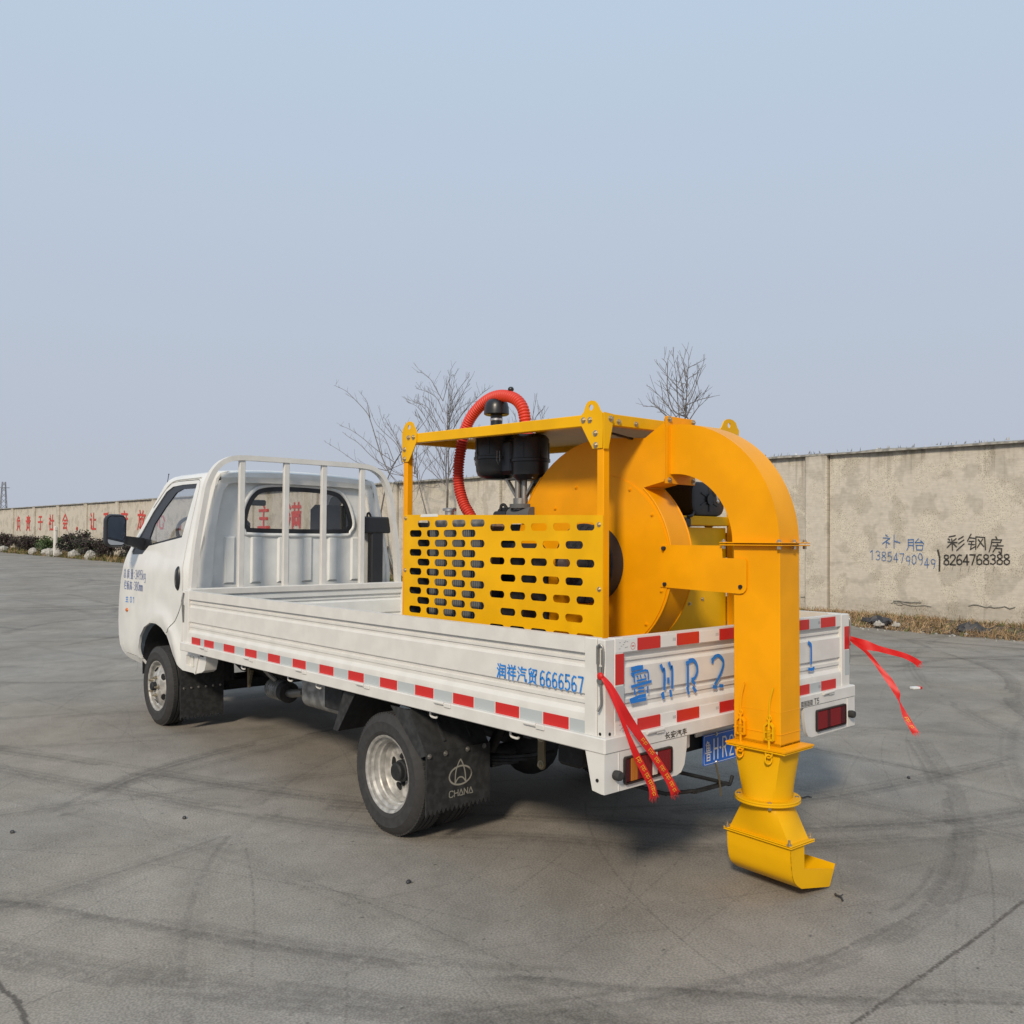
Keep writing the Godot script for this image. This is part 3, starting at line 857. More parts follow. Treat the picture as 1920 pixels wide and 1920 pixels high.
func wall() -> void:
	wall_materials()
	var t := Node3D.new()
	t.name = numbered("boundary_wall")
	add_child(t)
	t.transform = wall_xf
	tag(t, "long beige rendered boundary wall with pillars, red slogan and scrawled phone numbers", "wall")
	pre = Transform3D()
	var rng := RandomNumberGenerator.new()
	rng.seed = 9
	for k in range(-2, 20):
		var u := -2.86 - STEP * k
		var hp := wall_top(u) - 0.05
		var m := MB.new()
		m.box(Vector3(u, hp / 2 - 0.2, -0.12), Vector3(0.44, hp + 0.4, 0.32), 0.015)
		var off := rng.randf()
		put(m, "pillar", M["wall %d" % (k % 3 if k >= 0 else 0)], t, 20.0, func(v: Vector3) -> Vector2: return Vector2((v.x - u) / 4.3 + off, 1.0 - clampf(v.y / hp, 0.002, 0.998)))
		var a := u + 0.245
		var b := u + STEP - 0.225
		var ha := wall_top((a + b) * 0.5) - 0.06
		m = MB.new()
		# the panel, a little uneven and set back behind the pillar faces
		var nz := noise(0.35, 3, 200 + k)
		m.plate(V2([a, -0.2, b, -0.2, b, ha + 0.0063 * STEP * 0.45, a, ha - 0.0063 * STEP * 0.45]), [], 0.5, 0.2, func(x: float, y: float, d: float) -> Vector3: return Vector3(x, y, -0.045 - d + (0.012 * nz.get_noise_2d(x, y * 2.0) if d == 0.0 else 0.0)))
		put(m, "panel", M["wall %d" % posmod(k * 2 + 1, 3)], t, 30.0, func(v: Vector3) -> Vector2: return Vector2((v.x - a) / (b - a), 1.0 - clampf(v.y / ha, 0.002, 0.998)))
		# weathered mortar cap
		m = MB.new()
		var rings := []
		for i in 13:
			var x := u + STEP * i / 12.0
			var y := wall_top(x) - 0.065
			var j := rng.randf_range(-0.012, 0.016)
			rings.append([Vector3(x, y, 0.05 + j), Vector3(x, y + 0.03 + j, 0.046), Vector3(x, y + 0.06 + j, -0.13), Vector3(x, y + 0.045, -0.29), Vector3(x, y, -0.295)])
		m.loft(rings)
		put(m, "coping", M["coping"], t, 30.0)
	# broken plaster line low on the near panels: chipped lips
	for k in 12:
		var m := MB.new()
		var u := rng.randf_range(-3.6, 3.0)
		var y := 0.33 + rng.randf_range(-0.06, 0.05)
		var l := rng.randf_range(0.12, 0.5)
		var q := []
		for i in 6: q.append(Vector3(u + l * i / 5.0, y + rng.randf_range(-0.02, 0.02), -0.032))
		m.tube(q, rng.randf_range(0.006, 0.012), 5)
		put(m, "plaster_chip", M["coping"], t, 30.0)
	# shards and wire along the top
	var sh := MB.new()
	for i in 420:
		var u := rng.randf_range(-30.0, 6.0)
		var at := Vector3(u, wall_top(u) + 0.0, -0.13 + rng.randf_range(-0.08, 0.08))
		var up := Vector3(rng.randf_range(-0.03, 0.03), rng.randf_range(0.02, 0.075), 0)
		var s := Vector3(rng.randf_range(0.004, 0.014), 0, rng.randf_range(-0.01, 0.01))
		sh.tri(at - s, at + s, at + up)
		sh.tri(at + s, at - s + Vector3(0, 0, 0.004), at + up)
	var so := put(sh, "shards", M["dull metal"], t, 0.0)
	so.set_meta("kind", "stuff")
	# the slogan
	var X := Vector3.RIGHT
	var Y := Vector3.UP
	var Z := Vector3.BACK
	for c in [["负",-57.05],["责",-54.98],["于",-52.55],["社",-50.42],["会",-47.98],["。",-45.95],["让",-43.52],["政",-41.5],["府",-39.15],["放",-36.95],["心",-34.7],["，",-32.6],["让",-30.3],["业",-27.6],["主",-25.22],["满",-23.0]]:
		if c[0] == "业": continue     # hidden from the photograph's side by the cab
		var u: float = c[1]
		var m := MB.new()
		var base := wall_top(u) - 1.47 + 0.07 * (u + 57) / 34.0
		sign_of(m, c[0], Vector3(u, base, 0.004 if false else -0.028), X * 0.9, Y * 0.88, Z, 0.105, 0.012, rng)
		put(m, "painted_character", M["wall red"], t, 0.0)
	# scrawled numbers
	var gm := MB.new()
	for g in [["补", -1.60, 1.30, 0.33, 0.24], ["胎", -1.16, 1.27, 0.30, 0.21]]:
		sign_of(gm, g[0], Vector3(g[1], g[2], -0.029), X * g[3], Y * g[4], Z, 0.013, 0.02, rng)
	var tel := "13854790949"
	for i in 11:
		sign_of(gm, tel[i], Vector3(-1.83 + 0.108 * i, 1.085 - 0.009 * i - (0.035 if i in [6, 9, 10] else 0.0), -0.029), X * 0.14, Y * (0.165 if i != 8 else 0.20), Z, 0.011, 0.03, rng)
	put(gm, "blue_scrawl", M["graffiti blue"], t, 0.0)
	gm = MB.new()
	for g in [["彩", -0.47, 1.30, 0.28, 0.24], ["钢", -0.14, 1.30, 0.28, 0.24], ["房", 0.20, 1.27, 0.22, 0.24]]:
		sign_of(gm, g[0], Vector3(g[1], g[2], -0.029), X * g[3], Y * g[4], Z, 0.018, 0.03, rng)
	ribbon(gm, [Vector3(-0.625, 1.28, -0.0285), Vector3(-0.595, 1.15, -0.0285), Vector3(-0.60, 0.92, -0.0285)], Z, 0.027)
	tel = "8264768388"
	for i in 10:
		sign_of(gm, tel[i], Vector3(-0.53 + 0.106 * i, 1.03 + 0.004 * i, -0.029), X * 0.155, Y * 0.17, Z, 0.022, 0.02, rng)
	for i in 7:
		var u := -0.5 + 0.13 * i
		ribbon(gm, [Vector3(u, 1.02, -0.0285), Vector3(u - 0.02, 0.94 - 0.03 * rng.randf(), -0.0285)], Z, 0.004)
	put(gm, "black_scrawl", M["graffiti black"], t, 0.0)

# ------------------------------------------------------------------ rough strip between the yard and the wall
func verge() -> void:
	pre = Transform3D()
	var m := MB.new()
	var nz := noise(0.5, 4, 301)
	var edge := func(u: float) -> float: return 1.66 + 0.22 * nz.get_noise_1d(u * 1.3) + 0.1 * nz.get_noise_1d(u * 6.0)
	var rows := []
	var us := []
	var u := -92.0
	while u < 9.0:
		us.append(u)
		u += 0.35 if u > -18 else 0.9
	for x in us:
		var row := []
		var e: float = edge.call(x)
		for j in 9:
			var f := j / 8.0
			var h := 0.075 * sin(minf(f * 1.5, 1.0) * PI / 2) + 0.06 * nz.get_noise_2d(x * 2.2, f * 6.0) * sin(f * PI)
			if j == 0: h = -0.01
			row.append(wall_xf * Vector3(x, h, e * (1.0 - f) - 0.06 * f))
		rows.append(row)
	for i in rows.size() - 1:
		for j in 8:
			m.quad(rows[i][j], rows[i + 1][j], rows[i + 1][j + 1], rows[i][j + 1])
	var o := put(m, "verge", M["soil"], null, 60.0)
	tag(o, "strip of bare brown soil along the foot of the wall", "ground", "", "structure")
	# dry grass and straw
	var blade := MB.new()
	blade.tri(Vector3(-0.006, 0, 0), Vector3(0.006, 0, 0), Vector3(0.004, 0.09, 0.02))
	blade.tri(Vector3(-0.006, 0, 0), Vector3(0.004, 0.09, 0.02), Vector3(0.0, 0.11, 0.03))
	blade.tri(Vector3(0.004, 0, 0.01), Vector3(0.012, 0, -0.004), Vector3(0.03, 0.07, -0.02))
	var bm := blade.mesh(Transform3D(), 0.0)
	var rng := RandomNumberGenerator.new()
	rng.seed = 31
	var list := []
	for i in 15000:
		var x := 7.0 - 22.0 * pow(rng.randf(), 1.1)
		var f := rng.randf()
		if nz.get_noise_2d(x * 1.4 + 50, f * 3.0) < -0.12 and rng.randf() < 0.75: continue
		list.append([x, f, 0.75 + 0.5 * rng.randf(), rng.randf() < 0.12, rng.randf()])
	for i in 13000:
		var x := -15.0 - 72.0 * rng.randf()
		list.append([x, rng.randf(), 1.6 + 1.1 * rng.randf(), rng.randf() < 0.55, rng.randf()])
	var mm := MultiMesh.new()
	mm.transform_format = MultiMesh.TRANSFORM_3D
	mm.use_colors = true
	mm.mesh = bm
	mm.instance_count = list.size()
	for i in list.size():
		var l: Array = list[i]
		var e: float = edge.call(l[0])
		var f: float = l[1]
		var lie := rng.randf_range(0.2, 1.35)
		var b := Basis(Vector3.UP, rng.randf() * TAU) * Basis(Vector3.RIGHT, lie) * Basis().scaled(Vector3.ONE * l[2])
		var h := 0.075 * sin(minf(f * 1.5, 1.0) * PI / 2) - 0.005
		mm.set_instance_transform(i, Transform3D(b, wall_xf * Vector3(l[0], h, (e + 0.06) * (1.0 - f) - 0.05 * f)))
		var c := Color(1.0, 0.95, 0.9).lerp(Color(0.55, 0.45, 0.38), l[4])
		if l[3]: c = Color(0.25, 0.42, 0.20)
		mm.set_instance_color(i, c)
	var g := MultiMeshInstance3D.new()
	g.name = numbered("grass")
	g.multimesh = mm
	g.material_override = M["straw"]
	add_child(g)
	tag(g, "dry yellow grass and straw along the foot of the wall", "grass", "", "stuff")

# ------------------------------------------------------------------ the truck
const BW := 1.967          # width over the side gates
const CX := 0.9835

func gate_outline(t := 0.036) -> PackedVector2Array:      # (depth, height): pressed steel, outer face first
	return V2([0,1.138, 0,1.076, .017,1.073, .017,1.057, .011,1.053, .011,1.043, .018,1.040, .018,1.028, .006,1.016, .006,0.912, .018,0.905, .018,0.892, .011,0.887, .011,0.872, .017,0.868, .017,0.852, .003,0.833, 0,0.815, 0,0.742,
		t,0.742, t,0.80, t - .012,0.812, t - .012,0.90, t,0.912, t,1.016, t - .012,1.03, t - .012,1.075, t,1.085, t,1.138])

func strip_box(m: MB, face: Basis, o: Vector3, u0: float, u1: float, v0: float, v1: float, proud: float) -> MB:
	return m.prism(V2([u0, v0, u1, v0, u1, v1, u0, v1]), proud, Transform3D(face, o))

func build_truck() -> void:
	var T := thing("flatbed_truck", "white single-cab flatbed truck with low drop sides carrying the yellow blower machine", "truck", Vector3(CX, 0, -2.8))
	var base := Transform3D(Basis(), -T.position)
	pre = base * body
	bed(T)
	rear_end(T)
	headboard(T)
	cab(T)
	underbody(T)
	pre = base
	wheels(T)
	pre = Transform3D()

func bed(T: Node3D) -> void:
	var G: Material = M["gate paint"]
	var m: MB
	# side gates, tailgate, front board
	m = MB.new()
	m.prism(gate_outline(), 4.02, Transform3D(Basis(Vector3.RIGHT, Vector3.UP, Vector3.BACK), Vector3(0, 0, -4.128)))
	m.box(Vector3(0.0175, 0.94, -4.165), Vector3(0.041, 0.398, 0.074), 0.004)
	m.box(Vector3(0.0175, 0.94, -0.075), Vector3(0.041, 0.398, 0.066), 0.004)
	var left := put(m, "side_gate", G, T, 25.0)
	left.set_meta("label", "left drop side with reflective strips and blue phone number")
	var right := put(m.mirrored(BW), "side_gate", G, T, 25.0)
	m = MB.new()
	m.prism(gate_outline(), 1.775, Transform3D(Basis(Vector3(0, 0, -1), Vector3.UP, Vector3.RIGHT), Vector3(0.108, 0, 0)))
	m.box(Vector3(0.082, 0.94, -0.0175), Vector3(0.056, 0.398, 0.041), 0.004)
	m.box(Vector3(BW - 0.044, 0.94, -0.0175), Vector3(0.088, 0.398, 0.041), 0.004)
	var tail := put(m, "tailgate", G, T, 25.0)
	m = MB.new()
	m.prism(gate_outline(), BW - 0.04, Transform3D(Basis(Vector3(0, 0, -1), Vector3.UP, Vector3.RIGHT), Vector3(0.02, -0.02, -4.165)))
	put(m, "front_board", M["panel paint"], T, 25.0)
	m = MB.new()
	m.box(Vector3(CX, 1.126, -4.185), Vector3(BW - 0.03, 0.052, 0.07), 0.006)
	put(m, "front_rail", G, T)
	m = MB.new()
	m.box(Vector3(CX, 0.735, -2.09), Vector3(BW - 0.08, 0.03, 4.1))
	put(m, "bed_floor", M["dull metal"], T)
	# corner posts
	for x in [0.0265, BW - 0.0265]:
		m = MB.new()
		m.box(Vector3(x, 0.94, -0.0185), Vector3(0.057, 0.394, 0.041), 0.004)
		put(m, "corner_post", G, T)
	for x in [0.03, BW - 0.03]:
		m = MB.new()
		m.box(Vector3(x, 0.93, -4.24), Vector3(0.06, 0.40, 0.05), 0.004)
		put(m, "corner_post", G, T)
	# frame rails
	m = MB.new()
	m.box(Vector3(0.015, 0.7245, -2.10), Vector3(0.08, 0.061, 4.24), 0.004)
	put(m, "side_rail", G, T)
	put(m.mirrored(BW), "side_rail", G, T)
	m = MB.new()
	m.box(Vector3(CX, 0.7245, -0.012), Vector3(BW + 0.046, 0.0605, 0.07), 0.004)
	put(m, "rear_rail", G, T)
	for z in [-4.0, -3.3, -2.6, -1.9, -1.2, -0.5]:
		m = MB.new()
		m.box(Vector3(CX, 0.69, z), Vector3(BW - 0.1, 0.06, 0.05))
		put(m, "cross_bearer", M["chassis"], T)
	# hinges along the rail and rope hooks under it
	for z in [-3.79, -3.08, -2.387, -1.715, -1.02, -0.388]:
		m = MB.new()
		m.cyl(Vector3(-0.030, 0.751, z - 0.045), Vector3(-0.030, 0.751, z + 0.03), 0.0085, 10)
		m.box(Vector3(-0.022, 0.745, z + 0.05), Vector3(0.02, 0.022, 0.05), 0.003)
		put(m, "hinge", G, T)
		put(m.mirrored(BW), "hinge", G, T)
	for z in [-3.235, -2.59, -2.244, -1.135, -0.546]:
		m = MB.new()
		m.tube(smooth3([Vector3(0.02, 0.70, z - 0.025), Vector3(0.018, 0.672, z - 0.027), Vector3(0.016, 0.662, z - 0.012), Vector3(0.016, 0.661, z + 0.022), Vector3(0.016, 0.668, z + 0.030)], 4), 0.0055, 7)
		put(m, "rope_hook", G, T)
		put(m.mirrored(BW), "rope_hook", G, T)
	# reflective strips
	var red := [[-4.058, -3.902], [-3.834, -3.672], [-3.507, -3.336], [-3.176, -3.008], [-2.849, -2.69], [-2.527, -2.368], [-2.207, -2.051], [-1.893, -1.737], [-1.579, -1.423], [-1.265, -1.114], [-0.959, -0.807], [-0.653, -0.497], [-0.346, -0.197]]
	for i in red.size():
		m = MB.new()
		strip_box(m, LEFT, Vector3(0, 0, 0), red[i][0], red[i][1], 0.753, 0.8045, 0.0015)
		put(m, "red_reflector", M["red reflector"], left)
		put(m.mirrored(BW), "red_reflector", M["red reflector"], right)
		m = MB.new()
		strip_box(m, LEFT, Vector3(0, 0, 0), red[i][1] + 0.006, (red[i + 1][0] - 0.006) if i + 1 < red.size() else -0.046, 0.753, 0.8045, 0.0012)
		put(m, "grey_reflector", M["grey reflector"], left)
	var marks := RandomNumberGenerator.new()
	marks.seed = 4
	for spec in [[1.081, 1.131], [0.752, 0.8035]]:
		var rs := [[0.198, 0.341], [0.457, 0.611], [0.767, 0.92], [1.08, 1.232], [1.394, 1.545], [1.667, 1.815]]
		for i in rs.size():
			m = MB.new()
			strip_box(m, REAR, Vector3.ZERO, rs[i][0], rs[i][1], spec[0], spec[1], 0.0045)
			put(m, "red_reflector", M["red reflector"], tail)
			if i + 1 < rs.size():
				m = MB.new()
				strip_box(m, REAR, Vector3.ZERO, rs[i][1] + 0.005, rs[i + 1][0] - 0.005, spec[0], spec[1], 0.0042)
				put(m, "grey_reflector", M["white reflector"] if i < 3 else M["grey reflector"], tail)
				m = MB.new()      # the small approval marks on the tape
				for j in 3:
					var u: float = rs[i + 1][0] - 0.03 + 0.008 * j
					ribbon(m, [Vector3(u, spec[0] + 0.022, 0.0047), Vector3(u, spec[0] + 0.034, 0.0047)], Vector3.BACK, 0.002)
				put(m, "tape_mark", M["badge"], tail, 0.0)
		m = MB.new()
		strip_box(m, REAR, Vector3.ZERO, 0.06, 0.192, spec[0], spec[1], 0.004)
		put(m, "tape_end", M["white reflector"], tail)
		m = MB.new()
		for j in 9:
			var u := marks.randf_range(0.075, 0.13)
			var v := marks.randf_range(spec[0] + 0.008, spec[1] - 0.006)
			ribbon(m, [Vector3(u, v, 0.0045), Vector3(u + 0.008, v, 0.0045)], Vector3.BACK, 0.0015)
		put(m, "tape_mark", M["badge"], tail, 0.0)
		m = MB.new()
		var ring := []
		for j in 13: ring.append(Vector3(0.165 + 0.014 * cos(TAU * j / 12), spec[0] + 0.02 + 0.014 * sin(TAU * j / 12), 0.0045))
		ribbon(m, ring, Vector3.BACK, 0.0017)
		ribbon(m, [Vector3(0.158, spec[0] + 0.02, 0.0046), Vector3(0.172, spec[0] + 0.02, 0.0046)], Vector3.BACK, 0.004)
		put(m, "tape_mark", M["red reflector"], tail, 0.0)
	for v in [[0.058, 0.11, 0.953, 1.075, "red reflector"], [0.058, 0.11, 0.812, 0.947, "grey reflector"], [1.912, 1.964, 0.95, 1.072, "red reflector"], [1.912, 1.964, 0.812, 0.944, "grey reflector"]]:
		m = MB.new()
		strip_box(m, REAR, Vector3(0, 0, 0.003), v[0], v[1], v[2], v[3], 0.0013)
		put(m, "red_reflector" if v[4] == "red reflector" else "grey_reflector", M[v[4]], tail)
	# writing on the left side
	m = MB.new()
	var N := Vector3.LEFT
	var X := Vector3.BACK
	var Y := Vector3.UP
	for i in 4:
		sign_of(m, "润祥汽贸"[i], Vector3(0.0035, 0.913, -0.648 + 0.0675 * i), X * 0.057, Y * 0.066, N, 0.0072)
	for i in 7:
		sign_of(m, "6666567"[i], Vector3(0.0035, 0.912, -0.372 + 0.0372 * i), X * 0.047, Y * 0.062, N, 0.0085, 0.0, null, 0.004)
	put(m, "painted_lettering", M["blue print"], left, 0.0)
	# the stencilled number on the tailgate, one sign after another
	X = Vector3.RIGHT
	N = Vector3.BACK
	var z := 0.0005
	var signs := [
		[[.164,1.007,.198,1.010,.226,1.009],[.162,.99,.172,.981],[.175,.981,.177,.955],[.193,.976,.199,.972],[.214,.977,.218,.968],[.241,.977,.246,.970],[.172,.990,.214,.993,.259,.992,.264,.958],[.193,.957,.249,.959],[.159,.937,.281,.946],[.175,.924,.179,.905],[.198,.925,.235,.925],[.199,.912,.235,.912],[.259,.926,.258,.904],[.150,.884,.200,.892,.243,.893],[.155,.876,.243,.878]],
		[[.350,1.005, .362,.985, .372,.98, .372,.905], [.405,1.010, .415,.99, .425,.985, .425,.905], [.362,.888, .366,.868], [.412,.892, .416,.872], [.397,.945, .397,.93], [.355,.885, .365,.87]],
		[[.535,1.0, .535,.90], [.545,1.01, .575,1.008, .598,.985, .602,.955, .585,.93, .565,.925], [.565,.92, .582,.905], [.530,.893, .538,.868], [.572,.890, .590,.872], [.525,1.0, .56,1.006]],
		[[.716,.985, .73,1.008, .765,1.012, .795,.99, .798,.965, .775,.925, .735,.888], [.722,.876, .745,.872], [.770,.876, .792,.873], [.712,.998, .745,1.012]],
		[[1.549,1.012, 1.562,1.006, 1.571,.99, 1.571,.905], [1.545,.878, 1.575,.873, 1.596,.880], [1.545,1.015, 1.56,1.0], [1.555,.876, 1.59,.874]]]
	for k in signs.size():
		m = MB.new()
		for i in signs[k].size():
			ribbon(m, line2(signs[k][i], z + 0.0003 * i), N, ([0.018, 0.013, 0.009, 0.008, 0.008, 0.008, 0.009, 0.008, 0.0115, 0.009, 0.008, 0.008, 0.010, 0.014, 0.014][i] if k == 0 else 0.0155))
		put(m, "stencilled_sign", M["spray blue"], tail, 0.0)
	# latches and bolt holes at the rear corners
	for sx in [0, 1]:
		m = MB.new()
		var x := -0.012
		m.box(Vector3(-0.004, 1.075, -0.032), Vector3(0.012, 0.075, 0.016), 0.003)
		m.box(Vector3(-0.004, 1.068, -0.008), Vector3(0.012, 0.06, 0.012), 0.003)
		m.tube(smooth3([Vector3(x, 1.10, -0.026), Vector3(x - 0.004, 1.118, -0.014), Vector3(x, 1.105, 0.0), Vector3(x, 1.05, 0.002), Vector3(x, 0.99, -0.004)], 5), 0.0042, 7)
		m.tube(smooth3([Vector3(x, 1.10, -0.026), Vector3(x, 1.06, -0.028), Vector3(x, 1.0, -0.024), Vector3(x - 0.004, 0.975, -0.012), Vector3(x, 0.99, -0.004)], 5), 0.0042, 7)
		m.cyl(Vector3(x, 1.03, -0.013), Vector3(x, 0.985, -0.013), 0.0085, 10)
		m.cyl(Vector3(0, 0.975, -0.012), Vector3(x - 0.008, 0.975, -0.012), 0.014, 12)
		m.tube(smooth3([Vector3(x, 0.98, -0.012), Vector3(x - 0.003, 0.93, -0.006), Vector3(x - 0.002, 0.885, -0.006), Vector3(x - 0.012, 0.858, -0.016)], 5), 0.0055, 7)
		put(m if sx == 0 else m.mirrored(BW), "gate_latch", M["dull metal"], T)
	m = MB.new()
	m.cyl(Vector3(0, 0.765, -0.022), Vector3(-0.0035, 0.765, -0.022), 0.0065, 12)
	put(m, "bolt_hole", M["dark hole"], T)
	m = MB.new()
	m.cyl(Vector3(0.026, 0.765, 0), Vector3(0.026, 0.765, 0.0042), 0.0065, 12)
	put(m, "bolt_hole", M["dark hole"], T)
	# front latch on the left side
	m = MB.new()
	m.tube([Vector3(-0.006, 1.12, -4.215), Vector3(-0.012, 1.06, -4.22), Vector3(-0.01, 0.98, -4.218)], 0.005, 7)
	m.prism(V2([-4.228, 1.03, -4.204, 1.03, -4.204, 0.90]), 0.012, Transform3D(LEFT, Vector3(-0.002, 0, 0)))
	put(m, "gate_latch", M["dull metal"], T)
	# handles on the rear rail, maker's lettering
	for x in [0.225, 1.64]:
		m = MB.new()
		m.cyl(Vector3(x, 0.747, 0.028), Vector3(x + 0.105, 0.749, 0.028), 0.0085, 10)
		m.box(Vector3(x + 0.085, 0.745, 0.026), Vector3(0.05, 0.024, 0.012), 0.003)
		put(m, "tailgate_hinge", G, T)
	m = MB.new()
	for i in 4:
		sign_of(m, "长安汽车"[i], Vector3(0.346 + 0.0385 * i, 0.703, 0.0245), Vector3.RIGHT * 0.034, Vector3.UP * 0.026, Vector3.BACK, 0.0034)
	put(m, "maker_lettering", M["badge"], T, 0.0)
	m = MB.new()
	for i in 4:
		for j in 4:
			ribbon(m, [Vector3(1.43 + 0.029 * i, 0.704 + 0.007 * j, 0.0245), Vector3(1.452 + 0.029 * i, 0.704 + 0.007 * j, 0.0245)], Vector3.BACK, 0.0032)
		for j in 2:
			ribbon(m, [Vector3(1.434 + 0.029 * i + 0.013 * j, 0.702, 0.0246), Vector3(1.434 + 0.029 * i + 0.013 * j, 0.728, 0.0246)], Vector3.BACK, 0.0032)
	for i in 2:
		sign_of(m, "T5"[i], Vector3(1.556 + 0.026 * i, 0.703, 0.0245), Vector3.RIGHT * 0.036, Vector3.UP * 0.026, Vector3.BACK, 0.0042)
	put(m, "maker_lettering", M["badge"], T, 0.0)

func line2(q: Array, z: float) -> Array:
	var r := []
	for i in range(0, q.size(), 2): r.append(Vector3(q[i], q[i + 1], z))
	return r if r.size() < 4 else smooth3(r, 3)

func rear_end(T: Node3D) -> void:
	var G: Material = M["gate paint"]
	for side in [0, 1]:
		var m := MB.new()
		var q := V2([-0.022, 0.539, 0.33, 0.538, 0.43, 0.538, 0.462, 0.546, 0.485, 0.575, 0.500, 0.64, 0.503, 0.6935, -0.022, 0.6935])
		m.prism(q, -0.016, Transform3D(REAR, Vector3(0, 0, 0.019)))
		m.prism(V2([-0.082, 0.6935, -0.045, 0.545, 0.003, 0.539, 0.003, 0.6935]), -0.012, Transform3D(LEFT, Vector3(-0.0225, 0, 0)))
		m.box(Vector3(0.06, 0.616, 0.0205), Vector3(0.0025, 0.15, 0.003))
		var bm := put(m if side == 0 else m.mirrored(BW), "bumper_corner", G, T)
		m = MB.new()
		m.plate(rounded(0.304, 0.110, 0.012, 4, Vector2(0.240, 0.614)), [rounded(0.290, 0.096, 0.008, 4, Vector2(0.240, 0.614))], 0.2, 0.02, flatmap(REAR, Vector3(0, 0, 0.030)))
		put(m if side == 0 else m.mirrored(BW), "lamp_frame", M["lamp frame"], T)
		var segs := [[0.096, 0.127, "lamp dark"], [0.127, 0.170, "lamp amber"], [0.170, 0.262, "lamp red"], [0.262, 0.297, "lamp clear"], [0.297, 0.384, "lamp red"]] if side == 0 else [[0.096, 0.145, "lamp dark"], [0.145, 0.25, "lamp red"], [0.25, 0.284, "lamp dark"], [0.284, 0.384, "lamp red"]]
		var lamp := Node3D.new()
		lamp.name = "tail_lamp"
		T.add_child(lamp, true)
		for s in segs:
			m = MB.new()
			m.box(Vector3((s[0] + s[1]) / 2, 0.614, 0.022), Vector3(s[1] - s[0] - 0.001, 0.094, 0.012), 0.003)
			put(m if side == 0 else m.mirrored(BW), "lens", M[s[2]], lamp)
			m = MB.new()
			var n := int((s[1] - s[0]) / 0.009)
			for i in n:      # the moulded ribs of the lens
				m.cyl(Vector3(s[0] + 0.006 + 0.009 * i, 0.570, 0.0275), Vector3(s[0] + 0.006 + 0.009 * i, 0.658, 0.0275), 0.0022, 6)
			put(m if side == 0 else m.mirrored(BW), "lens_rib", M[s[2]], lamp)
		m = MB.new()
		m.lathe([Vector2(0, -0.01), Vector2(0.018, -0.01), Vector2(0.0205, 0.014), Vector2(0.017, 0.026), Vector2(0, 0.028)], Transform3D(Basis(Vector3.RIGHT, Vector3.BACK, Vector3.DOWN), Vector3(0.040, 0.607, 0.024)), 20)
		put(m if side == 0 else m.mirrored(BW), "rubber_buffer", M["rubber"], T)
		if side == 0:
			m = MB.new()
			m.cyl(Vector3(-0.022, 0.589, -0.017), Vector3(-0.0265, 0.589, -0.017), 0.007, 12)
			put(m, "bolt_hole", M["dark hole"], T)
	# number plate on its bracket
	var b := MB.new()
	b.box(Vector3(1.0, 0.66, -0.112), Vector3(0.52, 0.06, 0.012), 0.003)
	b.box(Vector3(0.55, 0.655, -0.08), Vector3(0.10, 0.075, 0.09), 0.006)
	b.box(Vector3(1.42, 0.655, -0.08), Vector3(0.10, 0.075, 0.09), 0.006)
	put(b, "plate_bracket", G, T)
	b = MB.new()
	b.prism(rounded(0.44, 0.14, 0.01, 4, Vector2(1.0, 0.564)), 0.004, Transform3D(REAR, Vector3(0, 0, -0.1)))
	var plate := put(b, "number_plate", M["plate blue"], T)
	b = MB.new()
	var Xp := Vector3.RIGHT
	var Yp := Vector3.UP
	sign_of(b, "鲁", Vector3(0.793, 0.515, -0.0952), Xp * 0.046, Yp * 0.088, Vector3.BACK, 0.006)
	sign_of(b, "H", Vector3(0.858, 0.515, -0.0952), Xp * 0.060, Yp * 0.092, Vector3.BACK, 0.0085)
	b.cyl(Vector3(0.912, 0.562, -0.0965), Vector3(0.912, 0.562, -0.0945), 0.006, 10)
	sign_of(b, "R", Vector3(0.928, 0.515, -0.0952), Xp * 0.060, Yp * 0.092, Vector3.BACK, 0.0085)
	sign_of(b, "2", Vector3(0.984, 0.515, -0.0952), Xp * 0.060, Yp * 0.092, Vector3.BACK, 0.0085)
	var fr := []
	for q in rounded(0.430, 0.130, 0.008, 4, Vector2(1.0, 0.564)): fr.append(Vector3(q.x, q.y, -0.0954))
	fr.append(fr[0]); fr.append(fr[1])
	ribbon(b, fr, Vector3.BACK, 0.0022)
	put(b, "plate_lettering", M["plate white"], plate, 0.0)
	for x in [0.88, 1.12]:
		for y in [0.628, 0.500]:
			b = MB.new()
			hexbolt(b, Vector3(x, y, -0.096), Vector3.BACK, 0.006)
			put(b, "bolt", M["steel"], plate)
	# spare-wheel winch arm and its pin under the tail
	b = MB.new()
	b.tube(V3([0.36,0.47,-0.25, 0.52,0.415,-0.11, 0.72,0.395,-0.10]), 0.009, 7)
	b.bar(Vector3(0.70, 0.392, -0.10), Vector3(0.97, 0.385, -0.10), 0.022, 0.014)
	b.tube(smooth3(V3([0.60,0.497,-0.16, 0.75,0.452,-0.12, 0.90,0.405,-0.10, 0.985,0.376,-0.10, 1.005,0.388,-0.10, 1.018,0.412,-0.10]), 4), 0.009, 7)
	put(b, "winch_arm", M["chassis"], T)
	b = MB.new()
	b.tube(V3([0.878,0.50,-0.10, 0.895,0.42,-0.09, 0.905,0.34,-0.088]), 0.0045, 7)
	put(b, "winch_pin", M["brass plate"], T)
	b = MB.new()
	b.tube(smooth3(V3([0.56,0.64,-0.10, 0.555,0.605,-0.10, 0.575,0.585,-0.09, 0.592,0.60,-0.085]), 4), 0.008, 8)
	put(b, "tow_hook", M["dull metal"], T)
	b = MB.new()
	b.box(Vector3(CX, 0.60, -0.16), Vector3(0.95, 0.075, 0.05), 0.004)
	put(b, "rear_cross_member", M["chassis"], T)

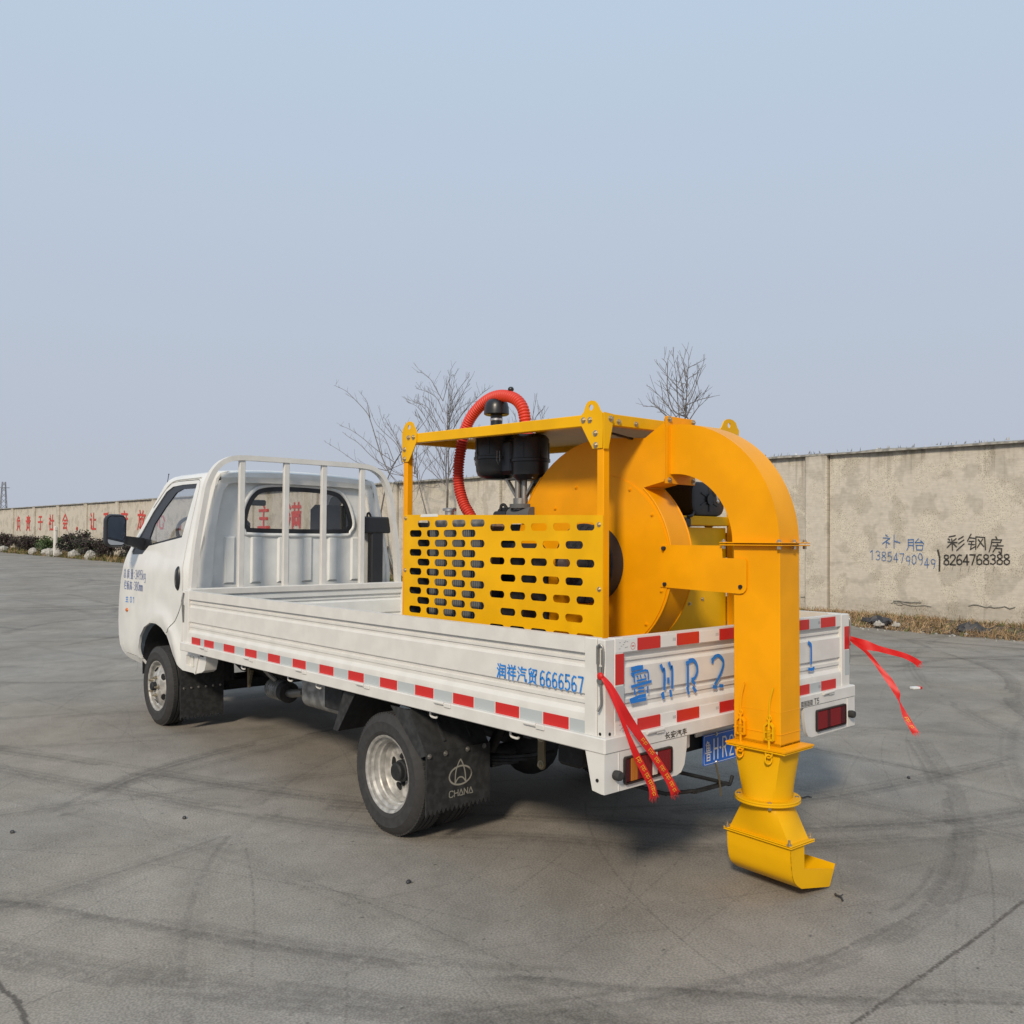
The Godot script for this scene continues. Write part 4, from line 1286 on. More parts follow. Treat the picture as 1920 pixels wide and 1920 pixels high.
func headboard(T: Node3D) -> void:
	var P: Material = M["gate paint"]
	var q := smooth2(V2([.052,1.12, .076,1.45, .137,1.84, .163,1.955, .215,2.06, .295,2.128, .41,2.158, .70,2.163, 1.267,2.163, 1.557,2.158, 1.672,2.128, 1.752,2.06, 1.804,1.955, 1.83,1.84, 1.891,1.45, 1.915,1.12]), 5, false)
	var rings := []
	for i in q.size():
		var t := (q[mini(i + 1, q.size() - 1)] - q[maxi(i - 1, 0)]).normalized()
		var n := Vector2(-t.y, t.x)
		var ring := []
		for k in [[-1.0, -1.0], [-1.0, 1.0], [1.0, 1.0], [1.0, -1.0]]:
			var a: Vector2 = q[i] + n * 0.020 * k[0]
			ring.append(Vector3(a.x, a.y, -4.20 + 0.030 * k[1]))
		rings.append(ring)
	put(MB.new().loft(rings), "headboard_arch", P, T, 25.0)
	for x in [0.432, 0.812, 1.156, 1.53]:
		var m := MB.new()
		m.box(Vector3(x, 1.635, -4.197), Vector3(0.047, 1.02, 0.034), 0.004)
		put(m, "headboard_bar", P, T)

# ------------------------------------------------------------------ the cab
const CC := 0.992 * 2.0     # mirror plane of the cab, doubled

func cab_side(z: float, v: float, d: float, proud := 0.0) -> Vector3:
	var y := minf(v, 1.96)
	var x := 0.06 + 0.22 * maxf(0.0, y - 1.3)
	var zz := z
	if z < -5.6: x += 0.20 * (z + 5.6) * (z + 5.6)
	if y < 0.62: x += 0.35 * (0.62 - y) * (0.62 - y) / 0.17
	var r := Vector2(z + 4.87, y - 0.47).length()
	if y > 0.45: x -= 0.020 * exp(-pow((r - 0.43) / 0.055, 2.0))
	if z > -4.9 and z < -4.36 and y < 1.3: pass
	var k := clampf((y - 0.98) / 0.07, 0, 1)      # a soft crease along the door
	x += 0.006 * sin(k * PI) * clampf((z + 5.6) / 0.2, 0, 1)
	if v > 1.96:
		var a := minf((v - 1.96) / 0.10, PI / 2)
		y = 1.96 + 0.10 * sin(a)
		x += 0.10 * (1.0 - cos(a))
	if z > -4.36:
		var a := minf((z + 4.36) / 0.06, PI / 2)
		zz = -4.36 + 0.06 * sin(a)
		x += 0.06 * (1.0 - cos(a))
	return Vector3(x + d - proud, y, zz)

func cab(T: Node3D) -> void:
	var P: Material = M["white paint"]
	var arch := [-5.256,.476, -5.272,.55, -5.27,.614, -5.239,.708, -5.147,.791, -5.035,.834, -4.924,.835, -4.814,.81, -4.706,.759, -4.633,.687, -4.57,.62, -4.526,.587, -4.458,.555]
	var outline := V2([-4.266,.53, -4.266,2.117, -4.9,2.117, -5.03,2.09, -5.13,2.03, -5.22,1.955, -5.33,1.835, -5.46,1.685, -5.60,1.515, -5.71,1.385, -5.76,1.28, -5.835,1.157, -5.88,1.02, -5.897,.9, -5.897,.8, -5.87,.67, -5.79,.54, -5.69,.485, -5.5,.465, -5.235,.445] + arch + [-4.42,.53])
	var door := V2([-4.448,1.93, -4.455,1.975, -4.49,1.99, -4.9,1.995, -5.03,1.985, -5.135,1.94, -5.33,1.775, -5.46,1.625, -5.58,1.48, -5.665,1.36, -5.70,1.25, -5.735,1.1, -5.75,.9, -5.74,.7, -5.70,.56, -5.657,.535, -5.28,.52, -5.20,.50, -4.9,.60, -4.70,.70, -4.715,.778, -4.655,.80, -4.605,.839, -4.54,.885, -4.491,.932, -4.45,.98, -4.426,1.03, -4.405,1.10, -4.396,1.172, -4.40,1.26, -4.412,1.338, -4.43,1.485, -4.444,1.68])
	var opening := V2([-4.505,1.962, -4.79,1.965, -5.0,1.957, -5.12,1.918, -5.314,1.75, -5.436,1.61, -5.54,1.485, -5.60,1.405, -5.57,1.385, -5.33,1.391, -5.225,1.462, -4.557,1.535])
	var glass := V2([-4.517,1.926, -4.79,1.930, -4.913,1.904, -5.08,1.785, -5.235,1.645, -5.272,1.53, -5.222,1.478, -4.568,1.552])
	var own := Geometry2D.intersect_polygons(door, outline)[0]
	var gap := grow(own, 0.007)
	var bodies := Geometry2D.clip_polygons(outline, gap)
	var m := MB.new()
	var map := func(z: float, v: float, d: float) -> Vector3: return cab_side(z, v, d)
	for q in bodies:
		if not Geometry2D.is_polygon_clockwise(q): m.plate(q, [], 0.06, 0.02, map)
	m.add(m.mirrored(CC))
	# roof
	var st := []
	for s in [[-4.30, 2.117, -0.095, 0.024], [-4.285, 2.117, -0.055, 0.016], [-4.295, 2.117, -0.022, 0.006], [-4.33, 2.117, -0.004, 0.0], [-4.38, 2.117, 0, 0], [-4.6, 2.117, 0, 0], [-4.9, 2.117, 0, 0], [-5.03, 2.09, 0, 0], [-5.13, 2.03, 0, 0], [-5.17, 1.99, 0.0, 0]]:
		var a := cab_side(minf(s[0], -4.36), s[1], 0.0)
		a.z = s[0]
		a.y += s[2]; a.x += 0.0
		var row := []
		for i in 25:
			var t := i / 24.0 * 2.0 - 1.0
			var w := (CC - 2.0 * a.x) * 0.5
			row.append(Vector3(CC * 0.5 + t * w, a.y + 0.032 * (1.0 - pow(absf(t), 2.4)) * clampf(1.0 + s[2] * 6.0, 0.3, 1.0), a.z - (0.10 * (1.0 - t * t) if s[0] < -5.0 else 0.0)))
		st.append(row)
	m.loft(st, false, false)
	# nose below the windscreen
	st = []
	for s in [[-5.71, 1.385], [-5.76, 1.28], [-5.835, 1.157], [-5.88, 1.02], [-5.897, 0.85], [-5.87, 0.67], [-5.79, 0.54], [-5.69, 0.485]]:
		var a := cab_side(s[0], s[1], 0.0)
		var row := []
		for i in 17:
			var t := i / 16.0 * 2.0 - 1.0
			row.append(Vector3(CC * 0.5 + t * (CC * 0.5 - a.x), a.y, a.z - 0.14 * (1.0 - t * t)))
		st.append(row)
	m.loft(st, false, false)
	# back panel frame and its recess
	var wb := smooth2(V2([.515,1.665, .545,1.80, .60,1.89, .68,1.938, .86,1.957, 1.124,1.957, 1.344,1.938, 1.434,1.89, 1.492,1.80, 1.529,1.665, 1.495,1.602, 1.41,1.577, .63,1.577, .545,1.602]), 4)
	var rec := V2([.245,.92, .245,1.145, .270,1.583, .302,1.78, .328,1.90, .372,1.957, .47,1.983, .85,1.995, 1.134,1.995, 1.514,1.983, 1.612,1.957, 1.656,1.90, 1.682,1.78, 1.714,1.583, 1.739,1.145, 1.739,.92])
	var back := V2([.12,.60, .12,1.28, .262,1.93, .30,1.985, .40,2.006, .85,2.02, 1.134,2.02, 1.584,2.006, 1.684,1.985, 1.722,1.93, 1.864,1.28, 1.864,.60])
	m.plate(back, [rec], 0.25, 0.055, flatmap(REAR, Vector3(0, 0, -4.30)))
	var shell := put(m, "cab_shell", P, T, 32.0)
	m = MB.new()
	m.plate(grow(rec, 0.02), [wb], 0.2, 0.012, flatmap(REAR, Vector3(0, 0, -4.352)))
	var bp := put(m, "back_panel", M["panel paint"], T, 30.0)
	for x in [0.408, 0.635, 0.868, 1.092, 1.337, 1.565]:
		m = MB.new()
		m.loft([[Vector3(x - .050, 1.165, -4.354), Vector3(x + .050, 1.165, -4.354), Vector3(x + .050, 1.55, -4.354), Vector3(x - .050, 1.55, -4.354)], [Vector3(x - .034, 1.182, -4.336), Vector3(x + .034, 1.182, -4.336), Vector3(x + .034, 1.535, -4.336), Vector3(x - .034, 1.535, -4.336)]])
		put(m, "pressed_rib", M["panel paint"], bp, 20.0)
	var loop := []
	for q in grow(wb, 0.016): loop.append(Vector3(q.x, q.y, -4.350))
	loop.append(loop[0]); loop.append(loop[1])
	put(MB.new().tube(loop, 0.017, 10, false), "window_flange", M["panel paint"], bp, 50.0)
	m = MB.new()
	m.plate(wb, [grow(wb, -0.036)], 0.12, 0.012, flatmap(REAR, Vector3(0, 0, -4.343)))
	put(m, "window_seal", M["black plastic"], T, 40.0)
	m = MB.new()
	m.prism(grow(wb, -0.032), 0.004, Transform3D(REAR, Vector3(0, 0, -4.352)))
	put(m, "rear_window", M["glass"], T, 0.0)
	# doors
	m = MB.new()
	m.plate(own, [opening], 0.06, 0.02, func(z: float, v: float, d: float) -> Vector3: return cab_side(z, v, d, 0.003))
	var door_l := put(m, "door", P, T, 32.0)
	put(m.mirrored(CC), "door", P, T, 32.0)
	m = MB.new()
	m.plate(grow(opening, 0.006), [glass], 0.06, 0.014, func(z: float, v: float, d: float) -> Vector3: return cab_side(z, v, d, -0.004))
	put(m, "window_trim", M["black plastic"], T, 35.0)
	put(m.mirrored(CC), "window_trim", M["black plastic"], T, 35.0)
	m = MB.new()
	m.plate(grow(glass, 0.004), [], 0.15, 0.003, func(z: float, v: float, d: float) -> Vector3: return cab_side(z, v, d, -0.009))
	put(m, "door_window", M["glass"], T, 35.0)
	put(m.mirrored(CC), "door_window", M["glass"], T, 35.0)
	m = MB.new()
	m.lathe([Vector2(1, 0), Vector2(0.97, 0.35), Vector2(0.8, 0.75), Vector2(0.4, 0.97), Vector2(0, 1)], Transform3D(Basis(Vector3(0, 0, 0.046), Vector3(-0.026, 0, 0), Vector3(0, 0.096, 0)), Vector3(0.062, 1.216, -4.487)), 28)
	put(m, "handle", M["black plastic"], T, 60.0)
	m = MB.new()
	m.tube(smooth3(V3([.039,1.275,-4.478, .034,1.22,-4.488, .040,1.165,-4.486]), 4), 0.0035, 6)
	put(m, "keyhole_trim", M["dull metal"], T)
	# roof gutter, antenna, side repeater
	m = MB.new()
	var gut := []
	for s in [[-4.45, 2.012], [-4.7, 2.014], [-4.95, 2.012], [-5.06, 1.985], [-5.16, 1.93], [-5.33, 1.79]]: gut.append(cab_side(s[0], s[1], 0.0, 0.004))
	m.tube(smooth3(gut, 4), 0.005, 6)
	put(m, "roof_gutter", P, T)
	m = MB.new()
	m.tube(V3([0.30,1.83,-5.50, 0.30,1.93,-5.42, 0.30,2.08,-5.36]), 0.003, 6)
	m.ball(Vector3(0.30, 2.085, -5.358), Vector3.ONE * 0.006, 8)
	put(m, "aerial", M["black plastic"], T)
	m = MB.new()
	m.lathe([Vector2(1, 0), Vector2(0.9, 0.6), Vector2(0.5, 0.95), Vector2(0, 1)], Transform3D(Basis(Vector3(0, 0, 0.026), Vector3(-0.014, 0, 0), Vector3(0, 0.017, 0)), cab_side(-5.615, 0.904, 0.0, 0.002)), 16)
	put(m, "side_repeater", M["amber"], T, 60.0)
	# weight and side-height lettering on the door
	m = MB.new()
	var rows := [["总 质 量:3495kg", 1.178, 0.078, -5.72], ["栏板高:380mm", 1.082, 0.074, -5.70]]
	for r in rows:
		var z: float = r[3]
		for ch in String(r[0]):
			if ch == " ":
				z += 0.022
				continue
			var wide := 0.060 if ch.unicode_at(0) > 127 else 0.058
			var at := cab_side(z, r[1], 0.0, 0.0055)
			var to := cab_side(z + wide, r[1], 0.0, 0.0055)
			sign_of(m, ch, at, to - at, Vector3(0, r[2], 0), Vector3.LEFT, 0.0055)
			z += 0.070 if ch.unicode_at(0) > 127 else 0.042
	put(m, "door_lettering", M["door print"], door_l, 0.0)
	m = MB.new()
	for k in 3:
		var at := cab_side(-5.655 + [0.0, 0.11, 0.18][k], 0.972, 0.0, 0.0055)
		if k == 0:
			sign_of(m, "主", at, Vector3(0, 0, 0.07), Vector3(0, 0.05, 0), Vector3.LEFT, 0.006)
		else:
			sign_of(m, ["0", "1"][k - 1], at, Vector3(0, 0, 0.07), Vector3(0, 0.05, 0), Vector3.LEFT, 0.006)
	put(m, "door_lettering", M["blue print"], door_l, 0.0)
	# mirrors
	m = MB.new()
	var mx := Basis(Vector3.UP, 0.10)
	var rr := []
	for s in [[0.0, 0.93], [0.025, 1.0], [0.06, 0.94], [0.10, 0.72], [0.115, 0.45]]:
		var ring := []
		for q in rounded(0.178 * s[1], 0.278 * s[1], 0.052 * s[1], 5): ring.append(Vector3(-0.140, 1.588, -5.32) + mx * Vector3(q.x, q.y, -s[0]))
		ring.reverse()
		rr.append(ring)
	m.loft(rr)
	m.loft([[Vector3(-0.055, 1.545, -5.34), Vector3(-0.055, 1.475, -5.34), Vector3(-0.055, 1.475, -5.40), Vector3(-0.055, 1.545, -5.40)], [Vector3(0.10, 1.528, -5.345), Vector3(0.10, 1.425, -5.335), Vector3(0.10, 1.425, -5.42), Vector3(0.10, 1.528, -5.42)]])
	put(m, "mirror_housing", M["black plastic"], T, 40.0)
	put(m.mirrored(CC), "mirror_housing", M["black plastic"], T, 40.0)
	m = MB.new()
	m.prism(rounded(0.142, 0.236, 0.036, 5), 0.003, Transform3D(mx, Vector3(-0.140, 1.588, -5.3205)))
	put(m, "mirror_glass", M["mirror glass"], T, 0.0)
	# windscreen
	var sc := []
	for s in [[-5.165, 1.995], [-5.33, 1.835], [-5.46, 1.685], [-5.60, 1.515], [-5.71, 1.385]]:
		var a := cab_side(s[0], s[1], 0.0)
		var row := []
		for i in 17:
			var t := i / 16.0 * 2.0 - 1.0
			row.append(Vector3(CC * 0.5 + t * (CC * 0.5 - a.x - 0.01), a.y, a.z - 0.11 * (1.0 - t * t) - 0.002))
		sc.append(row)
	put(MB.new().loft(sc, false, false), "windscreen", M["glass"], T, 40.0)
	# inside: seats, dashboard, steering wheel, sun visor
	for x in [0.50, 1.05, 1.50]:
		m = MB.new()
		var bw := 0.44 if x != 1.05 else 0.34
		m.box(Vector3(x, 1.32, -4.62), Vector3(bw, 0.58, 0.13), 0.05, Basis(Vector3.RIGHT, -0.18))
		m.box(Vector3(x, 0.98, -4.82), Vector3(bw, 0.14, 0.44), 0.04)
		if x == 1.50: m.box(Vector3(x - 0.03, 1.66, -4.56), Vector3(0.46, 0.34, 0.10), 0.05)
		if x == 0.50: m.box(Vector3(x + 0.02, 1.60, -4.54), Vector3(0.30, 0.20, 0.10), 0.05)
		put(m, "seat", M["interior"], T)
	m = MB.new()
	m.box(Vector3(CC * 0.5, 1.24, -5.50), Vector3(1.66, 0.26, 0.36), 0.06)
	m.box(Vector3(0.50, 1.40, -5.45), Vector3(0.34, 0.08, 0.16), 0.04)
	put(m, "dashboard", M["interior"], T)
	m = MB.new()
	m.box(Vector3(CC * 0.5, 1.985, -4.72), Vector3(1.30, 0.03, 0.70), 0.01)
	put(m, "headliner", M["interior"], T)
	m = MB.new()
	m.box(Vector3(CC * 0.5, 0.88, -4.98), Vector3(1.66, 0.04, 1.2))
	put(m, "cab_floor", M["interior"], T)
	m = MB.new()
	var wh := []
	var wb2 := Basis(Vector3.RIGHT, 0.95)
	for i in 27: wh.append(Vector3(0.50, 1.56, -5.16) + wb2 * Vector3(cos(TAU * i / 24) * 0.19, 0, sin(TAU * i / 24) * 0.19))
	m.tube(wh, 0.015, 8, false)
	for a in [0.2, 2.94, 4.71]: m.bar(Vector3(0.50, 1.555, -5.165), Vector3(0.50, 1.56, -5.16) + wb2 * Vector3(cos(a) * 0.18, 0, sin(a) * 0.18), 0.028, 0.012)
	m.cyl(Vector3(0.50, 1.56, -5.16), Vector3(0.50, 1.33, -5.33), 0.03, 10)
	put(m, "steering_wheel", M["wheel brown"], T)
	m = MB.new()
	m.box(Vector3(0.72, 1.86, -5.20), Vector3(0.07, 0.13, 0.02), 0.008)
	put(m, "sun_visor", M["interior"], T)
	m = MB.new()
	m.box(Vector3(1.10, 1.86, -5.28), Vector3(0.15, 0.055, 0.025), 0.012)
	put(m, "inside_mirror", M["interior grey"], T)
	# air intake snorkel behind the cab
	m = MB.new()
	m.box(Vector3(1.725, 1.40, -4.275), Vector3(0.125, 0.62, 0.075), 0.012)
	m.box(Vector3(1.715, 1.655, -4.275), Vector3(0.285, 0.145, 0.10), 0.012)
	m.tube(smooth3(V3([1.64,1.72,-4.28, 1.645,1.755,-4.28, 1.665,1.755,-4.28, 1.68,1.715,-4.28]), 4), 0.01, 7)
	put(m, "air_intake", M["black plastic"], T)
	# white side step bracket behind the front wheel
	m = MB.new()
	var sb := V2([-4.42,.535, -4.36,.522, -4.105,.525, -4.00,.545, -3.955,.565, -3.93,.62, -3.925,.69, -4.42,.69])
	m.plate(sb, [rounded(0.155, 0.085, 0.012, 3, Vector2(-4.215, .606))], 0.2, 0.09, flatmap(LEFT, Vector3(0.055, 0, 0)))
	m.box(Vector3(0.11, 0.606, -4.215), Vector3(0.02, 0.12, 0.20))
	m.box(Vector3(0.085, 0.606, -4.205), Vector3(0.05, 0.085, 0.02), 0.004)
	m.bar(Vector3(0.05, 0.525, -4.11), Vector3(0.05, 0.655, -4.055), 0.012, 0.02)
	put(m, "step_bracket", P, T)
	# fuel flap seam and wheel house liner
	m = MB.new()
	var ar := []
	for i in 15:
		var a := PI * 1.12 * i / 14.0 - 0.12 * PI / 2
		ar.append([Vector3(0.075, 0.46 + 0.385 * sin(a), -4.87 + 0.405 * cos(a)), Vector3(0.50, 0.46 + 0.385 * sin(a), -4.87 + 0.405 * cos(a))])
	for i in 14: m.quad(ar[i][0], ar[i][1], ar[i + 1][1], ar[i + 1][0])
	m.prism(V2([-5.3,.4, -4.42,.4, -4.45,.7, -4.6,.84, -4.9,.86, -5.15,.82, -5.28,.65]), 0.01, Transform3D(LEFT, Vector3(0.50, 0, 0)))
	put(m, "wheel_housing", M["chassis"], T, 40.0)
	put(m.mirrored(CC), "wheel_housing", M["chassis"], T, 40.0)

# ------------------------------------------------------------------ underneath
func saw_flap(m: MB, x0: float, x1: float, y0: float, y1: float, z: float, teeth: int, depth: float) -> MB:
	var q := PackedVector2Array([Vector2(x1, y1), Vector2(x0, y1), Vector2(x0, y0)])
	for i in teeth:
		var a := x0 + (x1 - x0) * (i + 0.5) / teeth
		var b := x0 + (x1 - x0) * (i + 1.0) / teeth
		q.append(Vector2(a, y0 + depth)); q.append(Vector2(b, y0 + depth * (0.1 if i % 2 else 0.25)))
	return m.prism(q, -0.008, Transform3D(REAR, Vector3(0, 0, z)))

func underbody(T: Node3D) -> void:
	var C: Material = M["chassis"]
	var m: MB
	for x in [0.585, 1.395]:
		m = MB.new()
		m.box(Vector3(x, 0.575, -2.65), Vector3(0.065, 0.135, 5.0), 0.008)
		put(m, "chassis_rail", C, T)
	for z in [-4.3, -3.2, -2.2, -0.9]:
		m = MB.new()
		m.box(Vector3(CX, 0.58, z), Vector3(0.78, 0.09, 0.06), 0.006)
		put(m, "cross_member", C, T)
	# engine and gearbox mass under the cab
	m = MB.new()
	m.box(Vector3(CX, 0.56, -4.6), Vector3(0.5, 0.36, 0.9), 0.08)
	m.cyl(Vector3(CX, 0.50, -4.2), Vector3(CX, 0.47, -3.55), 0.13, 16, 0.07)
	put(m, "gearbox", C, T)
	m = MB.new()
	m.cyl(Vector3(CX, 0.46, -3.55), Vector3(CX, 0.33, -1.6), 0.038, 14)
	put(m, "propeller_shaft", C, T)
	m = MB.new()
	m.cyl(Vector3(0.30, 0.31, -1.49), Vector3(1.667, 0.31, -1.49), 0.05, 16)
	m.ball(Vector3(CX + 0.02, 0.315, -1.49), Vector3(0.17, 0.165, 0.165), 20)
	put(m, "rear_axle", C, T)
	m = MB.new()
	m.cyl(Vector3(0.30, 0.30, -4.78), Vector3(1.667, 0.30, -4.78), 0.04, 12)
	m.box(Vector3(CX, 0.34, -4.75), Vector3(0.9, 0.09, 0.25), 0.02)
	put(m, "front_axle", C, T)
	for x in [0.455, 1.512]:
		m = MB.new()
		for k in 4:
			var q := []
			var l := 0.72 - 0.13 * k
			for i in 13:
				var t := i / 12.0 * 2.0 - 1.0
				q.append(Vector3(x, 0.375 - 0.016 * k + 0.115 * pow(absf(t * l / 0.72), 2.0), -1.49 + t * l))
			for i in 12: m.bar(q[i], q[i + 1], 0.065, 0.013)
		m.box(Vector3(x, 0.36, -1.49), Vector3(0.09, 0.14, 0.12), 0.01)
		put(m, "leaf_spring", C, T)
		m = MB.new()
		m.prism(rounded(0.046, 0.178, 0.023, 5, Vector2(-0.775, 0.50)), 0.010, Transform3D(LEFT, Vector3(x - 0.045, 0, 0)))
		put(m, "spring_shackle", M["brass plate"], T)
		for y in [0.565, 0.437]:
			m = MB.new()
			hexbolt(m, Vector3(x - 0.055, y, -0.775), Vector3.LEFT, 0.014)
			put(m, "shackle_bolt", M["zinc"], T)
		m = MB.new()
		m.box(Vector3(x + 0.02, 0.52, -0.62), Vector3(0.10, 0.14, 0.16), 0.02)
		put(m, "spring_hanger", C, T)
		m = MB.new()
		m.cyl(Vector3(x + 0.1, 0.34, -1.36), Vector3(x + 0.12, 0.62, -1.2), 0.028, 12)
		put(m, "damper", C, T)
	# exhaust and brake pipes along the right, seen under the floor
	m = MB.new()
	m.tube(V3([1.20,0.36,-4.4, 1.22,0.33,-3.6, 1.22,0.34,-2.2]), 0.026, 12)
	m.cyl(Vector3(1.22, 0.34, -2.9), Vector3(1.22, 0.34, -2.25), 0.075, 18)
	put(m, "exhaust", M["tank silver"], T)
	m = MB.new()
	m.bar(Vector3(1.56, 0.335, -4.5), Vector3(1.56, 0.335, -2.1), 0.03, 0.05)
	m.box(Vector3(1.50, 0.47, -3.3), Vector3(0.3, 0.22, 0.9), 0.03)
	put(m, "right_side_guard", C, T)
	# fuel tank with its strap box
	m = MB.new()
	var rings := []
	for z in [-2.80, -2.785, -2.29, -2.275]:
		var k := 0.93 if z in [-2.80, -2.275] else 1.0
		var ring := []
		for q in rounded(0.26 * k, 0.235 * k, 0.07 * k, 6, Vector2(0.335, 0.565)): ring.append(Vector3(q.x, q.y, z))
		rings.append(ring)
	m.loft(rings)
	put(m, "fuel_tank", M["tank silver"], T, 40.0)
	m = MB.new()
	m.box(Vector3(0.30, 0.592, -2.36), Vector3(0.235, 0.19, 0.21), 0.006)
	put(m, "battery_box", C, T)
	# intake cleaner: ribbed drum, dark end, bright pipe
	m = MB.new()
	var prof := [Vector2(0, 0), Vector2(0.055, 0), Vector2(0.07, 0.02)]
	for i in 5:
		prof.append(Vector2(0.076, 0.04 + 0.034 * i)); prof.append(Vector2(0.076, 0.052 + 0.034 * i)); prof.append(Vector2(0.070, 0.056 + 0.034 * i)); prof.append(Vector2(0.070, 0.070 + 0.034 * i))
	prof.append(Vector2(0.07, 0.215)); prof.append(Vector2(0, 0.215))
	m.lathe(prof, Transform3D(Basis(Vector3.RIGHT, Vector3.BACK, Vector3.DOWN), Vector3(0.47, 0.43, -3.72)), 24)
	put(m, "ribbed_drum", M["tank silver"], T, 25.0)
	m = MB.new()
	m.cyl(Vector3(0.47, 0.43, -3.51), Vector3(0.465, 0.425, -3.44), 0.074, 24)
	put(m, "drum_cover", M["rubber"], T)
	m = MB.new()
	m.tube(smooth3(V3([0.465,0.425,-3.45, 0.46,0.43,-3.38, 0.45,0.445,-3.3, 0.43,0.47,-3.16]), 4), 0.03, 14)
	m.tube(smooth3(V3([0.44,0.50,-3.60, 0.36,0.60,-3.62, 0.40,0.64,-3.4]), 4), 0.02, 10)
	put(m, "clamp_pipe", M["dull metal"], T)
	m = MB.new()
	for i in 6: m.bar(Vector3(0.34, 0.56 - 0.02 * i, -3.78 - 0.008 * i), Vector3(0.34, 0.545 - 0.02 * i, -3.782 - 0.008 * i), 0.02, 0.014)
	m.bar(Vector3(0.34, 0.57, -3.83), Vector3(0.34, 0.43, -3.82), 0.012, 0.035)
	put(m, "hanger_strap", M["brass plate"], T)
	# mudguards and flaps
	for side in [0, 1]:
		m = MB.new()
		saw_flap(m, 0.075, 0.42, 0.125, 0.64, -4.44, 12, 0.028)
		put(m if side == 0 else m.mirrored(BW), "mud_flap", M["flap"], T)
		m = MB.new()
		for i in 6: hexbolt(m, Vector3(0.10 + 0.058 * i, 0.368, -4.44), Vector3.BACK, 0.0065)
		put(m if side == 0 else m.mirrored(BW), "flap_bolts", M["steel"], T)
		m = MB.new()      # slanting boards before and behind the rear wheels
		m.bar(Vector3(0.215, 0.675, -1.88), Vector3(0.215, 0.445, -2.06), 0.37, 0.014)
		m.prism(V2([-1.975,.675, -1.86,.675, -2.035,.445, -2.085,.445]), 0.008, Transform3D(LEFT, Vector3(0.03, 0, 0)))
		put(m if side == 0 else m.mirrored(BW), "front_mudguard", M["flap"], T)
		m = MB.new()
		m.bar(Vector3(0.190, 0.675, -1.30), Vector3(0.190, 0.470, -1.155), 0.40, 0.012)
		m.prism(V2([-1.46,.675, -1.30,.675, -1.145,.475, -1.20,.455]), 0.008, Transform3D(LEFT, Vector3(-0.006, 0, 0)))
		for x in [0.12, 0.29]: m.bar(Vector3(x, 0.655, -1.278), Vector3(x, 0.52, -1.182), 0.012, 0.018)
		put(m if side == 0 else m.mirrored(BW), "rear_mudguard", M["flap"], T)
		m = MB.new()
		saw_flap(m, -0.02, 0.385, 0.178, 0.485, -1.138, 15, 0.030)
		var flap := put(m if side == 0 else m.mirrored(BW), "mud_flap", M["flap"], T)
		m = MB.new()
		for x in [-0.004, 0.095, 0.235, 0.345]: hexbolt(m, Vector3(x, 0.472, -1.138), Vector3.BACK, 0.009)
		put(m if side == 0 else m.mirrored(BW), "flap_bolts", M["dull metal"], T)
		if side == 0:     # the maker's emblem and name printed on the flap
			m = MB.new()
			var c := Vector3(0.190, 0.350, -1.1365)
			var oval := []
			for i in 27: oval.append(c + Vector3(cos(TAU * i / 24) * 0.071, sin(TAU * i / 24) * 0.046, 0))
			ribbon(m, oval, Vector3.BACK, 0.0085)
			ribbon(m, smooth3([c + Vector3(-0.034, -0.036, 0.0002), c + Vector3(-0.030, 0.022, 0.0002), c + Vector3(-0.012, 0.064, 0.0002), c + Vector3(0.0, 0.078, 0.0002)], 4), Vector3.BACK, 0.007)
			ribbon(m, smooth3([c + Vector3(0.0, 0.078, 0.0003), c + Vector3(0.014, 0.055, 0.0003), c + Vector3(0.028, 0.015, 0.0003), c + Vector3(0.034, -0.036, 0.0003)], 4), Vector3.BACK, 0.007)
			ribbon(m, smooth3([c + Vector3(-0.034, -0.036, 0.0004), c + Vector3(-0.014, -0.012, 0.0004), c + Vector3(0.012, -0.012, 0.0004), c + Vector3(0.034, -0.036, 0.0004)], 4), Vector3.BACK, 0.007)
			line_of(m, "CHANA", Vector3(0.118, 0.250, -1.1365), Vector3.RIGHT * 0.046, Vector3.UP * 0.030, Vector3.BACK, 0.005, 1.0, 0.68)
			put(m, "printed_emblem", M["flap print"], flap, 0.0)

# ------------------------------------------------------------------ wheels
func tyre_mesh(w: float) -> MB:
	var R := 0.3116
	var prof := [Vector2(0.190, 0.012), Vector2(0.200, 0.003), Vector2(0.214, -0.002), Vector2(0.217, -0.0045), Vector2(0.221, -0.0035), Vector2(0.240, -0.0055), Vector2(0.262, -0.006), Vector2(0.266, -0.0078), Vector2(0.270, -0.005), Vector2(0.284, 0.003), Vector2(0.297, 0.012), Vector2(0.3055, 0.022), Vector2(R - 0.001, 0.030)]
	var n := 4
	var x := 0.034
	var rib := (w - 0.068 - 0.012 * (n - 1)) / n
	for i in n:
		prof.append(Vector2(R, x)); prof.append(Vector2(R, x + rib))
		x += rib
		if i < n - 1:
			prof.append(Vector2(R - 0.010, x + 0.002)); prof.append(Vector2(R - 0.010, x + 0.010))
			x += 0.012
	var half := 12
	for i in range(half, -1, -1): prof.append(Vector2(prof[i].x, w - prof[i].y))
	var rev := []
	for i in prof.size(): rev.append(prof[prof.size() - 1 - i])
	var m := MB.new()
	m.lathe(prof, Transform3D(Basis(Vector3(0, 0, -1), Vector3(1, 0, 0), Vector3(0, -1, 0)), Vector3.ZERO), 72)
	for i in 90:      # shoulder lugs
		var a := TAU * i / 90
		for s in [0, 1]:
			var y := 0.028 if s == 0 else w - 0.028
			var b := Basis(Vector3.RIGHT, a + 0.012 * s)
			m.box(b * Vector3(0, 0.3055, 0) + Vector3(y, 0, 0), Vector3(0.016, 0.0135, 0.0135), 0.0, b)
	return m

